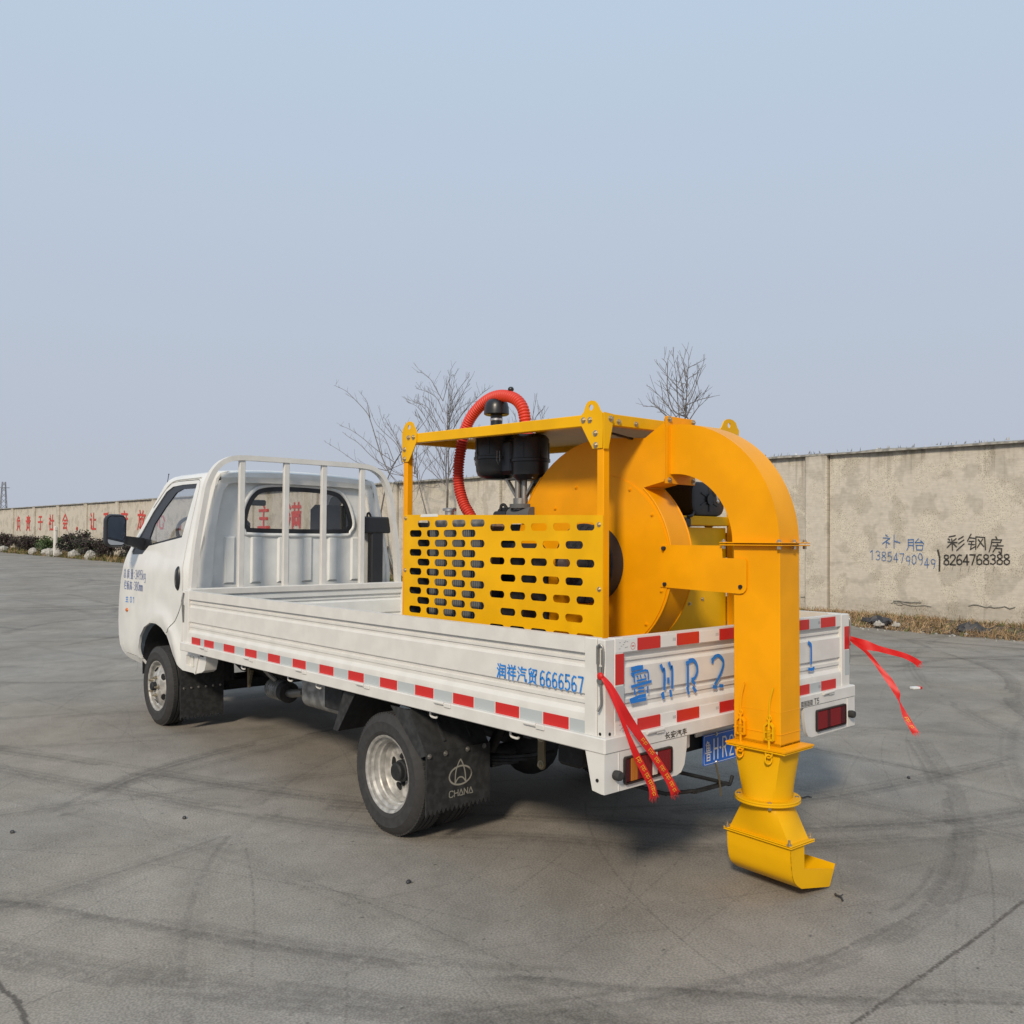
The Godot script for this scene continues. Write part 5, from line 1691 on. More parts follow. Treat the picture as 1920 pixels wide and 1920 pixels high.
func facing_out(m: MB) -> MB:      # turn every face over
	var o := MB.new()
	for i in range(0, m.p.size(), 3): o.tri(m.p[i], m.p[i + 2], m.p[i + 1])
	return o

func wheels(T: Node3D) -> void:
	# axle runs along +x into the truck; the outer face is at x = 0
	var A := Transform3D(Basis(Vector3(0, 0, -1), Vector3(1, 0, 0), Vector3(0, -1, 0)), Vector3.ZERO)
	var keep := pre
	pre = Transform3D()
	var tyre := tyre_mesh(0.178).mesh(pre, 30.0)
	# rear rim: deep dish
	var m := MB.new()
	m.lathe([Vector2(0.192, 0.02), Vector2(0.198, 0.008), Vector2(0.197, 0.002), Vector2(0.190, 0.004), Vector2(0.183, 0.010), Vector2(0.180, 0.026), Vector2(0.168, 0.036), Vector2(0.163, 0.060), Vector2(0.157, 0.066), Vector2(0.154, 0.095), Vector2(0.146, 0.104), Vector2(0.140, 0.118), Vector2(0.095, 0.126), Vector2(0.05, 0.122), Vector2(0, 0.122)], A, 56)
	m = facing_out(m)
	var dish := m.mesh(pre, 28.0)
	var holes_r := []
	for i in 5:
		var a := TAU * i / 5 + 0.5
		holes_r.append(MB.new().lathe([Vector2(1, 0), Vector2(1, 1), Vector2(0, 1)], Transform3D(Basis(Vector3(0, cos(a), sin(a)) * 0.017, Vector3(-0.004, 0, 0), Vector3(0, -sin(a), cos(a)) * 0.026), Vector3(0.1245, cos(a) * 0.112, sin(a) * 0.112)), 16).mesh(pre, 30.0))
	m = MB.new()
	m.lathe([Vector2(0, 0.055), Vector2(0.040, 0.056), Vector2(0.047, 0.064), Vector2(0.047, 0.085), Vector2(0.056, 0.09), Vector2(0.056, 0.122)].duplicate(), A, 24)
	for i in 5:
		var a := TAU * i / 5 + 0.2
		hexbolt(m, Vector3(0.121, cos(a) * 0.073, sin(a) * 0.073), Vector3.LEFT, 0.011)
	var hub_r := m.mesh(pre, 30.0)
	# front rim: bulging disc
	m = MB.new()
	m.lathe([Vector2(0.192, 0.02), Vector2(0.198, 0.008), Vector2(0.197, 0.002), Vector2(0.190, 0.004), Vector2(0.183, 0.012), Vector2(0.180, 0.034), Vector2(0.168, 0.046), Vector2(0.158, 0.044), Vector2(0.135, 0.020), Vector2(0.110, 0.004), Vector2(0.085, -0.006), Vector2(0.06, -0.008), Vector2(0, -0.008)], A, 56)
	m = facing_out(m)
	var face := m.mesh(pre, 28.0)
	var holes_f := []
	for i in 5:
		var a := TAU * i / 5 + 0.3
		var nrm := Vector3(-0.78, cos(a) * 0.62, sin(a) * 0.62).normalized()
		var tan_ := Vector3(0, -sin(a), cos(a))
		holes_f.append(MB.new().lathe([Vector2(1, 0), Vector2(1, 1), Vector2(0, 1)], Transform3D(Basis(tan_.cross(nrm) * 0.019, nrm * 0.006, tan_ * 0.028), Vector3(0.0165, cos(a) * 0.131, sin(a) * 0.131)), 16).mesh(pre, 30.0))
	m = MB.new()
	m.lathe([Vector2(0, -0.045), Vector2(0.026, -0.044), Vector2(0.034, -0.036), Vector2(0.034, -0.008)], A, 20)
	var hub_f := m.mesh(pre, 30.0)
	m = MB.new()
	for i in 5:
		var a := TAU * i / 5 + 0.95
		var c := Vector3(-0.006, cos(a) * 0.072, sin(a) * 0.072)
		m.cyl(c, c + Vector3(-0.018, 0, 0), 0.014, 6)
		m.cyl(c + Vector3(-0.018, 0, 0), c + Vector3(-0.036, 0, 0), 0.007, 8)
	var nuts := m.mesh(pre, 30.0)
	var R := 0.3116
	for w in [[-0.016, -1.492, "dish", 0.0, 0.0], [0.206, -1.492, "plain", PI, 0.178], [BW + 0.016, -1.492, "dish", PI, 0.0], [BW - 0.206, -1.492, "plain", 0.0, 0.0], [0.018, -4.79, "face", 0.0, 0.0], [BW - 0.018, -4.79, "face", PI, 0.0]]:
		var o := Node3D.new()
		o.name = "rear_wheel" if w[2] != "face" else "front_wheel"
		T.add_child(o, true)
		o.position = keep * Vector3(w[0] + (w[4] if w[3] != 0.0 else 0.0), R - 0.003, w[1])
		if w[2] == "plain" and w[3] == 0.0: o.position.x -= 0.178
		o.rotation.y = w[3]
		var list := [["tyre", tyre, "rubber"]]
		if w[2] == "dish": 
			list.append_array([["rim", dish, "rim silver"], ["hub", hub_r, "chassis"]])
			for h in holes_r: list.append(["vent_hole", h, "dark hole"])
		elif w[2] == "face": 
			list.append_array([["rim", face, "rim silver"], ["hub", hub_f, "chassis"], ["wheel_nuts", nuts, "zinc"]])
			for h in holes_f: list.append(["vent_hole", h, "dark hole"])
		else: list.append(["rim", dish, "chassis"])
		for l in list:
			var q := MeshInstance3D.new()
			q.name = l[0]
			q.mesh = l[1]
			q.material_override = M[l[2]]
			o.add_child(q, true)
			q.rotation.x = 0.4 * w[1]
	pre = keep

# ------------------------------------------------------------------ the blower machine on the bed
func stadium(cu: float, cv: float, l: float, h: float) -> PackedVector2Array:
	return rounded(l, h, h * 0.499, 5, Vector2(cu, cv))

func slots() -> Array:
	var s := []
	for i in 10:
		var y := 1.619 - 0.0557 * i
		for z in ([-1.827, -1.661, -1.500, -1.337] if i % 2 == 0 else [-1.907, -1.738, -1.577, -1.413]): s.append(stadium(z, y, 0.120, 0.0405))
	for i in 7:
		var y := 1.5935 - 0.0878 * i
		for z in ([-1.173, -1.013, -0.855, -0.695, -0.536] if i % 2 == 0 else [-1.087, -0.928, -0.769, -0.610]): s.append(stadium(z, y, 0.118, 0.038))
	return s

func rect_ring(y: float, x0: float, x1: float, z0: float, z1: float, n := 10, yaw := 0.0) -> Array:
	var r := []
	var c := Vector3((x0 + x1) / 2, y, (z0 + z1) / 2)
	for k in [[x0, z1, x1, z1], [x1, z1, x1, z0], [x1, z0, x0, z0], [x0, z0, x0, z1]]:
		for i in n:
			var f := float(i) / n
			r.append(c + Basis(Vector3.UP, yaw) * (Vector3(lerpf(k[0], k[2], f), y, lerpf(k[1], k[3], f)) - c))
	return r

func round_ring(y: float, c: Vector2, r: float, n := 10, start := 0.0) -> Array:
	var o := []
	for i in n * 4:
		var a := -PI * 0.75 + TAU * float(i) / (n * 4)     # begins towards (-x, +z), like rect_ring
		o.append(Vector3(c.x + r * cos(-a + start), y, c.y + r * sin(-a + start)))
	return o

func build_machine() -> void:
	var K := thing("blower_machine", "orange-yellow engine-driven blower in a slotted steel frame, its duct hanging over the tailgate", "machine", Vector3(1.0, 0.75, -1.24))
	pre = Transform3D(Basis(), -K.position) * body
	frame(K)
	volute(K)
	duct(K)
	engine(K)
	pre = Transform3D()

func lug(K: Node3D, q: PackedVector2Array, hole: Vector2, face: Basis, o: Vector3, bolts: Array, t := 0.006) -> MeshInstance3D:
	var m := MB.new()
	m.plate(q, [circle(hole, 0.0145, 18)], 0.06, t, flatmap(face, o))
	var r := put(m, "lifting_lug", M["yellow paint"], K, 25.0)
	for b in bolts:
		m = MB.new()
		hexbolt(m, o + face * Vector3(b.x, b.y, 0.0), face.z, 0.0105)
		put(m, "bolt", M["zinc"], r)
	return r

func frame(K: Node3D) -> void:
	var A: Material = M["orange paint"]
	var B: Material = M["yellow paint"]
	var m: MB
	var x0 := 0.46
	var x1 := 1.552
	var zf := -2.045
	var zr := -0.422
	var yf := 2.160
	var yr := 2.126
	for p in [[x0 + 0.0215, zf + 0.021, yf], [x1 - 0.0215, zf + 0.021, yf + 0.01], [x0 + 0.0215, zr - 0.024, yr], [x1 - 0.0215, zr - 0.024, yr + 0.01]]:
		m = MB.new()
		m.box(Vector3(p[0], (0.76 + p[2] - 0.03) / 2, p[1]), Vector3(0.043, p[2] - 0.03 - 0.76, 0.043), 0.004)
		put(m, "post", A, K)
	# top frame
	m = MB.new()
	m.bar(Vector3(x0 + 0.02, yf - 0.028, zf), Vector3(x0 + 0.02, yr - 0.028, zr), 0.040, 0.056, Vector3.UP, 0.003)
	put(m, "top_beam", B, K)
	m = MB.new()
	m.bar(Vector3(x1 - 0.02, yf - 0.018, zf), Vector3(x1 - 0.02, yr - 0.018, zr), 0.040, 0.056, Vector3.UP, 0.003)
	put(m, "top_beam", B, K)
	m = MB.new()
	m.bar(Vector3(x0 + 0.041, yr - 0.028, zr - 0.02), Vector3(x1 - 0.041, yr - 0.018, zr - 0.02), 0.039, 0.055, Vector3.UP, 0.003)
	var rb := put(m, "top_beam", B, K)
	m = MB.new()
	m.bar(Vector3(x0 + 0.041, yf - 0.028, zf + 0.02), Vector3(x1 - 0.041, yf - 0.018, zf + 0.02), 0.039, 0.055, Vector3.UP, 0.003)
	put(m, "top_beam", B, K)
	for b in [[0.563, 2.092], [0.690, 2.092], [1.30, 2.103]]:
		m = MB.new()
		hexbolt(m, Vector3(b[0], b[1], zr - 0.0005), Vector3.BACK, 0.0095)
		put(m, "bolt", M["zinc"], rb)
	# roof sheet, open where the cleaner and the hose come through
	m = MB.new()
	var dy := (yf - yr) / (zr - zf)
	var rmap := func(u: float, v: float, d: float) -> Vector3: return Vector3(u, yr - 0.010 + dy * (v + zr) - d, -v)
	m.plate(V2([x0 + 0.04, -zr + 0.035, x1 - 0.04, -zr + 0.035, x1 - 0.04, -zf - 0.04, x0 + 0.04, -zf - 0.04]), [circle(Vector2(0.76, 1.54), 0.125, 24), circle(Vector2(0.755, 1.835), 0.060, 18), circle(Vector2(0.755, 1.275), 0.055, 18)], 0.16, 0.003, rmap)
	put(m, "roof_sheet", B, K)
	# lifting lugs
	lug(K, smooth2(V2([-1.979,2.234, -2.012,2.225, -2.032,2.205, -2.050,2.173, -2.050,2.10, -2.050,2.011, -2.040,1.996, -2.024,1.993, -1.990,1.994, -1.978,2.0, -1.945,2.045, -1.906,2.104, -1.904,2.135, -1.905,2.167, -1.931,2.205, -1.948,2.226]), 3), Vector2(-1.979, 2.199), LEFT, Vector3(x0 - 0.007, 0, 0), [Vector2(-1.982, 2.137), Vector2(-1.932, 2.135), Vector2(-2.023, 2.068), Vector2(-2.022, 2.011)])
	lug(K, V2([-0.427,1.960, -0.422,2.062, -0.426,2.124, -0.440,2.138, -0.460,2.172, -0.475,2.186, -0.499,2.191, -0.520,2.186, -0.533,2.172, -0.546,2.140, -0.560,2.130, -0.560,2.074, -0.520,2.010, -0.487,1.960]), Vector2(-0.499, 2.157), LEFT, Vector3(x0 - 0.007, 0, 0), [Vector2(-0.547, 2.101), Vector2(-0.505, 2.098), Vector2(-0.469, 2.032), Vector2(-0.467, 1.976)])
	m = MB.new()
	m.prism(V2([x0 - 0.006,1.956, x0 + 0.024,1.958, x0 + 0.052,2.066, x0 + 0.058,2.124, x0 - 0.006,2.128]), -0.006, Transform3D(REAR, Vector3(0, 0, zr + 0.007)))
	var g := put(m, "corner_gusset", B, K)
	m = MB.new()
	hexbolt(m, Vector3(x0 + 0.038, 2.100, zr + 0.007), Vector3.BACK, 0.0105)
	put(m, "bolt", M["zinc"], g)
	lug(K, V2([1.37,2.06, 1.548,2.06, 1.556,2.137, 1.540,2.150, 1.526,2.176, 1.500,2.188, 1.470,2.192, 1.440,2.188, 1.418,2.177, 1.393,2.141, 1.37,2.12]), Vector2(1.462, 2.156), REAR, Vector3(0, 0, zr + 0.007), [Vector2(1.52, 2.10), Vector2(1.42, 2.098)])
	lug(K, V2([1.905,2.05, 2.05,2.05, 2.05,2.175, 2.03,2.21, 2.0,2.235, 1.96,2.235, 1.93,2.21, 1.905,2.17]), Vector2(1.98, 2.20), RIGHT, Vector3(x1 + 0.007, 0, 0), [Vector2(1.93, 2.135), Vector2(2.02, 2.07)])
	# slotted side sheets
	var panel := V2([-2.022,0.79, -0.424,0.79, -0.424,1.646, -2.022,1.676])
	m = MB.new()
	m.plate(panel, slots(), 0.16, 0.003, flatmap(LEFT, Vector3(x0 - 0.004, 0, 0)))
	var pl := put(m, "slotted_panel", B, K, 20.0)
	for b in [[-2.008, 1.655], [-2.008, 1.345], [-0.448, 1.602], [-0.446, 1.30], [-2.008, 1.03]]:
		m = MB.new()
		hexbolt(m, Vector3(x0 - 0.004, b[1], b[0]), Vector3.LEFT, 0.0085)
		put(m, "bolt", M["zinc"], pl)
	m = MB.new()
	m.prism(V2([-1.86,1.660, -1.69,1.660, -1.695,1.676, -1.855,1.676]), 0.0006, Transform3D(LEFT, Vector3(x0 - 0.0042, 0, 0)))
	put(m, "label_strip", M["litter white"], pl)
	m = MB.new()
	var hs := []
	for s in slots():
		var q := PackedVector2Array()
		for v in s: q.append(Vector2(-v.x, v.y))
		hs.append(q)
	m.plate(V2([0.424,0.79, 2.022,0.79, 2.022,1.676, 0.424,1.646]), hs, 0.16, 0.003, flatmap(RIGHT, Vector3(x1 + 0.004, 0, 0)))
	put(m, "slotted_panel", B, K, 20.0)
	# plain rear sheet beside the fan case
	m = MB.new()
	m.box(Vector3(1.235, 1.195, zr - 0.050), Vector3(0.54, 0.81, 0.004))
	var rs := put(m, "rear_sheet", B, K)
	for b in [[1.18, 1.20], [1.29, 1.22], [1.14, 1.05], [1.40, 1.0]]:
		m = MB.new()
		hexbolt(m, Vector3(b[0], b[1], zr - 0.048), Vector3.BACK, 0.007)
		put(m, "bolt", M["zinc"], rs)
	m = MB.new()
	m.box(Vector3(0.99, 1.21, zf + 0.062), Vector3(1.04, 0.84, 0.02))
	put(m, "radiator_shroud", M["interior"], K)
	# base
	m = MB.new()
	for x in [x0 + 0.03, x1 - 0.03]: m.box(Vector3(x, 0.785, (zf + zr) / 2), Vector3(0.06, 0.05, zr - zf), 0.004)
	for z in [zf + 0.05, -1.3, -0.8, zr - 0.05]: m.box(Vector3((x0 + x1) / 2, 0.785, z), Vector3(x1 - x0 - 0.12, 0.048, 0.06), 0.004)
	put(m, "base_frame", B, K)

const FC := Vector2(-0.752, 1.41)     # fan axis, (z, y)

func volute(K: Node3D) -> void:
	var A: Material = M["orange paint"]
	var m := MB.new()
	var q := PackedVector2Array()
	for i in 61:
		var th := deg_to_rad(52.0 - 316.0 * i / 60.0)      # clockwise from the throat
		var f := 316.0 * i / 60.0
		var r := lerpf(0.478, 0.462, clampf(f / 100.0, 0, 1))
		if f > 100.0: r = lerpf(0.462, 0.628, smoothstep(100.0, 220.0, f))
		if f > 250.0: r = lerpf(0.628, 0.645, (f - 250.0) / 66.0)
		q.append(FC + Vector2(cos(th), sin(th)) * r)
	q.append_array(V2([-0.66,2.052, -0.448,2.036, -0.300,2.120, -0.300,1.822, -0.457,1.791]))
	m.prism(q, -0.160, Transform3D(LEFT, Vector3(0.791, 0, 0)))
	var cs := put(m, "fan_case", A, K, 25.0)
	# rolled lips along both edges of the case
	for x in [0.7905, 0.9515]:
		var rim := []
		for i in 54: rim.append(Vector3(x, q[i].y, q[i].x))
		put(MB.new().tube(rim, 0.0045, 6), "case_lip", A, cs)
	m = MB.new()
	m.cyl(Vector3(0.7915, FC.y, FC.x), Vector3(0.785, FC.y, FC.x), 0.456, 72)
	var cv := put(m, "fan_cover", A, K, 25.0)
	for i in 14:
		var a := TAU * (i + 0.35) / 14
		m = MB.new()
		var at := Vector3(0.785, FC.y + sin(a) * 0.430, FC.x + cos(a) * 0.430)
		hexbolt(m, at, Vector3.LEFT, 0.0075)
		put(m, "bolt", M["orange paint"], cv)
	# dark inlet guard
	m = MB.new()
	m.cyl(Vector3(0.785, FC.y, FC.x - 0.03), Vector3(0.70, FC.y, FC.x - 0.03), 0.20, 48)
	m.lathe([Vector2(0.2, 0), Vector2(0.205, 0.004), Vector2(0.205, 0.012), Vector2(0.2, 0.016)], Transform3D(Basis(Vector3(0, 0, 1), Vector3(-1, 0, 0), Vector3(0, -1, 0)), Vector3(0.715, FC.y, FC.x - 0.03)), 48)
	put(m, "inlet_guard", M["interior"], K, 30.0)
	m = MB.new()
	for r in 4:
		for k in 6 + r * 6:
			var a := TAU * k / (6 + r * 6)
			var c := Vector3(0.6985, FC.y + sin(a) * (0.04 + r * 0.045), FC.x - 0.03 + cos(a) * (0.04 + r * 0.045))
			var hx := []
			for i in 8: hx.append(c + Vector3(0, sin(TAU * i / 6) * 0.02, cos(TAU * i / 6) * 0.02))
			m.tube(hx, 0.0018, 4, false)
	var mesh_ := put(m, "guard_mesh", M["chassis"], K, 0.0)
	mesh_.set_meta("kind", "stuff")
	m = MB.new()
	m.cyl(Vector3(0.70, FC.y, FC.x - 0.03), Vector3(0.55, FC.y, FC.x - 0.03), 0.035, 20)
	hexbolt(m, Vector3(0.70, FC.y + 0.005, FC.x + 0.10), Vector3.LEFT, 0.009)
	put(m, "fan_shaft", M["dull metal"], K)

func flange(m: MB, c: Vector3, s: Vector3, gap: Vector3) -> MB:
	m.box(c - gap, s, 0.0015)
	m.box(c + gap, s, 0.0015)
	return m

func duct(K: Node3D) -> void:
	var A: Material = M["orange paint"]
	var B: Material = M["yellow paint"]
	var x0 := 0.790
	var x1 := 0.951
	var c := Vector2(-0.275, 1.517)       # bend centre, (z, y)
	var ri := 0.331
	var ro := 0.568
	# bend
	var rings := []
	var sec := func(z0: float, y0: float, z1: float, y1: float) -> Array: return [Vector3(x0, y0, z0), Vector3(x1, y0, z0), Vector3(x1, y1, z1), Vector3(x0, y1, z1)]
	rings.append(sec.call(-0.298, c.y + ri, -0.298, c.y + ro))
	for i in 33:
		var a := PI / 2 * (1.0 - i / 32.0)
		rings.append(sec.call(c.x + cos(a) * ri, c.y + sin(a) * ri, c.x + cos(a) * ro, c.y + sin(a) * ro))
	put(MB.new().loft(rings), "duct_bend", A, K, 22.0)
	# the flanged joint on the neck
	var m := MB.new()
	flange(m, Vector3(0.8755, 1.965, -0.299), Vector3(0.225, 0.325, 0.005), Vector3(0, 0, 0.0045))
	var fl := put(m, "joint_flange", A, K)
	for b in [[0.782, 2.112], [0.97, 2.112], [0.782, 1.820], [0.97, 1.820]]:
		m = MB.new()
		hexbolt(m, Vector3(b[0], b[1], -0.291), Vector3.BACK, 0.0095)
		m.cyl(Vector3(b[0], b[1], -0.306), Vector3(b[0], b[1], -0.318), 0.009, 6)
		put(m, "bolt", M["zinc"], fl)
	m = MB.new()
	for i in 24: m.ball(Vector3(x0 - 0.002, 1.856 + 0.0092 * i, -0.2935), Vector3(0.004, 0.006, 0.004), 6)
	put(m, "weld_bead", A, fl, 60.0)
	# straight leg with its flanges
	m = MB.new()
	m.box(Vector3((x0 + x1) / 2, 1.076, 0.1775), Vector3(x1 - x0, 0.882, 0.232), 0.0025)
	m.box(Vector3((x0 + x1) / 2, 0.70, 0.1775), Vector3(x1 - x0 + 0.005, 0.003, 0.237), 0.001)
	m.box(Vector3((x0 + x1) / 2, 0.795, 0.1775), Vector3(x1 - x0 + 0.002, 0.0025, 0.234), 0.001)
	var leg := put(m, "duct_leg", A, K)
	m = MB.new()
	flange(m, Vector3(0.878, 1.516, 0.1635), Vector3(0.232, 0.005, 0.318), Vector3(0, 0.0055, 0))
	fl = put(m, "leg_flange", A, K)
	for b in [[0.775, 0.02], [0.775, 0.300], [0.985, 0.300], [0.985, 0.02], [0.88, 0.310]]:
		m = MB.new()
		hexbolt(m, Vector3(b[0], 1.5245, b[1]), Vector3.UP, 0.0095)
		m.cyl(Vector3(b[0], 1.5075, b[1]), Vector3(b[0], 1.494, b[1]), 0.0095, 6)
		put(m, "bolt", M["zinc"], fl)
	# bracket plate tying the fan case to the leg
	m = MB.new()
	var bq := PackedVector2Array([Vector2(-0.352, 1.508), Vector2(-0.345, 1.305)])
	bq.append_array(V2([0.10,1.294, 0.118,1.298, 0.130,1.310, 0.134,1.325, 0.135,1.438, 0.130,1.446, 0.122,1.449, 0.008,1.452, 0.008,1.508]))
	m.prism(bq, -0.006, Transform3D(LEFT, Vector3(0.780, 0, 0)))
	var br := put(m, "bracket_plate", A, K)
	for b in [[-0.320, 1.492, 0.014], [-0.316, 1.320, 0.008], [0.105, 1.325, 0.006]]:
		m = MB.new()
		m.cyl(Vector3(0.781, b[1], b[0]), Vector3(0.779 - b[2], b[1], b[0]), 0.0095, 12)
		put(m, "bolt", M["chassis"], br)
	# lower collar, square to round cone, turning ring
	m = MB.new()
	m.box(Vector3((x0 + x1) / 2, 0.6475, 0.1775), Vector3(x1 - x0, 0.030, 0.232), 0.0025)
	m.loft([rect_ring(0.630, 0.764, 1.004, 0.034, 0.330), rect_ring(0.637, 0.764, 1.004, 0.034, 0.330), rect_ring(0.647, x0, x1, 0.0615, 0.2935)])
	put(m, "lower_collar", A, K)
	m = MB.new()
	m.box(Vector3(0.884, 0.6235, 0.182), Vector3(0.236, 0.007, 0.290), 0.002)
	put(m, "cone_flange", B, K)
	m = MB.new()
	var cc := Vector2(0.871, 0.180)
	rings = []
	for i in 9:
		var t := i / 8.0
		var a := rect_ring(0.0, x0, x1, 0.0615, 0.2935)
		var b := round_ring(0.0, cc, 0.106)
		var ring := []
		for j in a.size():
			var v: Vector3 = b[j].lerp(a[j], t)
			v.y = lerpf(0.405, 0.620, t)
			ring.append(v)
		rings.append(ring)
	m.loft(rings)
	put(m, "transition_cone", B, K, 30.0)
	m = MB.new()
	m.lathe([Vector2(0, 0.390), Vector2(0.139, 0.390), Vector2(0.141, 0.392), Vector2(0.141, 0.396), Vector2(0.139, 0.398), Vector2(0.139, 0.400), Vector2(0.141, 0.402), Vector2(0.141, 0.406), Vector2(0.139, 0.408), Vector2(0, 0.408)], Transform3D(Basis(), Vector3(cc.x, 0, cc.y)), 64)
	var ring_ := put(m, "turning_ring", B, K, 40.0)
	for a: float in [2.55, 0.95, -0.6, -2.2]:
		m = MB.new()
		var at := Vector3(cc.x - 0.124 * sin(a), 0.408, cc.y + 0.124 * cos(a))
		m.cyl(at, at + Vector3(0, 0.003, 0), 0.0095, 12)
		m.cyl(at + Vector3(0, -0.018, 0), at + Vector3(0, -0.030, 0), 0.008, 6)
		put(m, "bolt", M["zinc"], ring_)
	# hopper down to the scoop
	m = MB.new()
	rings = []
	for i in 7:
		var t := i / 6.0
		var a := rect_ring(0.0, 0.798, 0.940, 0.030, 0.336, 10, -0.06)
		var b := round_ring(0.0, cc, 0.104)
		var ring := []
		for j in a.size():
			var v: Vector3 = a[j].lerp(b[j], t)
			v.y = lerpf(0.247, 0.392, t)
			ring.append(v)
		rings.append(ring)
	m.loft(rings)
	put(m, "hopper", B, K, 30.0)
	m = MB.new()
	var yaw := Basis(Vector3.UP, -0.06)
	m.box(Vector3(cc.x, 0.244, 0.182), Vector3(0.176, 0.006, 0.352), 0.002, yaw)
	m.box(Vector3(cc.x, 0.236, 0.182), Vector3(0.176, 0.006, 0.352), 0.002, yaw)
	var hf := put(m, "hopper_flange", B, K)
	for b in [[-0.078, 0.160], [0.078, 0.160], [-0.078, -0.160], [0.078, -0.160]]:
		m = MB.new()
		var at := Vector3(cc.x, 0.247, 0.182) + yaw * Vector3(b[0], 0, b[1])
		hexbolt(m, at, Vector3.UP, 0.0085)
		m.cyl(at, at + Vector3(0, 0.022, 0), 0.005, 8)
		put(m, "bolt", M["zinc"], hf)
	# scoop: a bent sheet with closed ends, open on top beyond the hopper
	var sx := Transform3D(Basis(Vector3(1, 0, 0.0), Vector3.UP, Vector3(0, 0, 1)).rotated(Vector3.UP, -0.06), Vector3.ZERO)
	var org := Vector3(cc.x, 0, 0.182)
	var prof := smooth2(V2([.797,.236, .798,.20, .801,.160, .812,.108, .832,.078, .872,.050]), 5, false)
	prof.append_array(V2([1.078,.010, 1.088,.012, 1.132,.098]))
	m = MB.new()
	var place := func(x: float, y: float, z: float) -> Vector3: return org + sx.basis * (Vector3(x, y, z) - org)
	var outer := []
	for q in prof: outer.append(q)
	for i in prof.size() - 1:
		var a := prof[i]
		var b := prof[i + 1]
		var n := Vector2(b.y - a.y, a.x - b.x).normalized() * -0.004
		m.quad(place.call(a.x, a.y, 0.016), place.call(b.x, b.y, 0.016), place.call(b.x, b.y, 0.347), place.call(a.x, a.y, 0.347))
		m.quad(place.call(a.x + n.x, a.y + n.y, 0.016), place.call(a.x + n.x, a.y + n.y, 0.347), place.call(b.x + n.x, b.y + n.y, 0.347), place.call(b.x + n.x, b.y + n.y, 0.016))
		if i == prof.size() - 2:
			m.quad(place.call(b.x, b.y, 0.016), place.call(b.x + n.x, b.y + n.y, 0.016), place.call(b.x + n.x, b.y + n.y, 0.347), place.call(b.x, b.y, 0.347))
	var endq := PackedVector2Array()
	for q in prof.slice(0, prof.size() - 1): endq.append(q)
	endq.append_array(V2([1.122,.078, .894,.128, .894,.236]))
	for z in [0.3475, 0.0195]:
		m.prism(endq, -0.004, Transform3D(sx.basis, org - sx.basis * Vector3(cc.x, 0, 0.182) + sx.basis * Vector3(0, 0, z)))
	m.prism(V2([.890,.130, .894,.130, .894,.236, .890,.236]), -0.32, Transform3D(sx.basis, org - sx.basis * Vector3(cc.x, 0, 0.182) + sx.basis * Vector3(0, 0, 0.343)))
	put(m, "scoop", B, K, 20.0)
	# painted over-centre latches on the side of the leg
	for k in [0, 1]:
		var z: float = 0.106 + 0.142 * k
		var y: float = -0.004 * k
		m = MB.new()
		m.tube(smooth3(V3([x0 - 0.014,0.905 + y,z + 0.020, x0 - 0.016,0.85 + y,z + 0.006, x0 - 0.014,0.80 + y,z, x0 - 0.012,0.765 + y,z + 0.002]), 4), 0.0045, 7)
		for s in [-1, 1]:
			m.bar(Vector3(x0 - 0.014, 0.752 + y, z + 0.006 * s), Vector3(x0 - 0.014, 0.735 + y, z + 0.0215 * s), 0.008, 0.012, Vector3.LEFT)
			m.bar(Vector3(x0 - 0.014, 0.738 + y, z + 0.021 * s), Vector3(x0 - 0.014, 0.678 + y, z + 0.021 * s), 0.007, 0.014, Vector3.LEFT)
		m.bar(Vector3(x0 - 0.014, 0.71 + y, z - 0.021), Vector3(x0 - 0.014, 0.71 + y, z + 0.021), 0.006, 0.010, Vector3.LEFT)
		m.bar(Vector3(x0 - 0.014, 0.680 + y, z - 0.021), Vector3(x0 - 0.014, 0.680 + y, z + 0.021), 0.008, 0.014, Vector3.LEFT)
		for i in 7: m.cyl(Vector3(x0 - 0.016, 0.684 + 0.0062 * i + y, z), Vector3(x0 - 0.016, 0.688 + 0.0062 * i + y, z), 0.0105, 10)
		m.cyl(Vector3(x0 - 0.016, 0.640 + y, z), Vector3(x0 - 0.016, 0.765 + y, z), 0.0055, 8)
		var eye := []
		for i in 14: eye.append(Vector3(x0 - 0.018, 0.622 + y + 0.020 * sin(TAU * i / 12), z + 0.016 * cos(TAU * i / 12)))
		m.tube(eye, 0.0042, 6, false)
		eye = []
		for i in 14: eye.append(Vector3(x0 - 0.022 + 0.010 * cos(TAU * i / 12), 0.597 + y + 0.020 * sin(TAU * i / 12), z + 0.010 * cos(TAU * i / 12)))
		m.tube(eye, 0.0042, 6, false)
		var knob := []
		for i in 14: knob.append(Vector3(x0 - 0.014, 0.772 + y + 0.011 * sin(TAU * i / 12), z + 0.009 * cos(TAU * i / 12)))
		m.tube(knob, 0.0035, 6, false)
		put(m, "toggle_latch", A if k == 0 else B, leg)

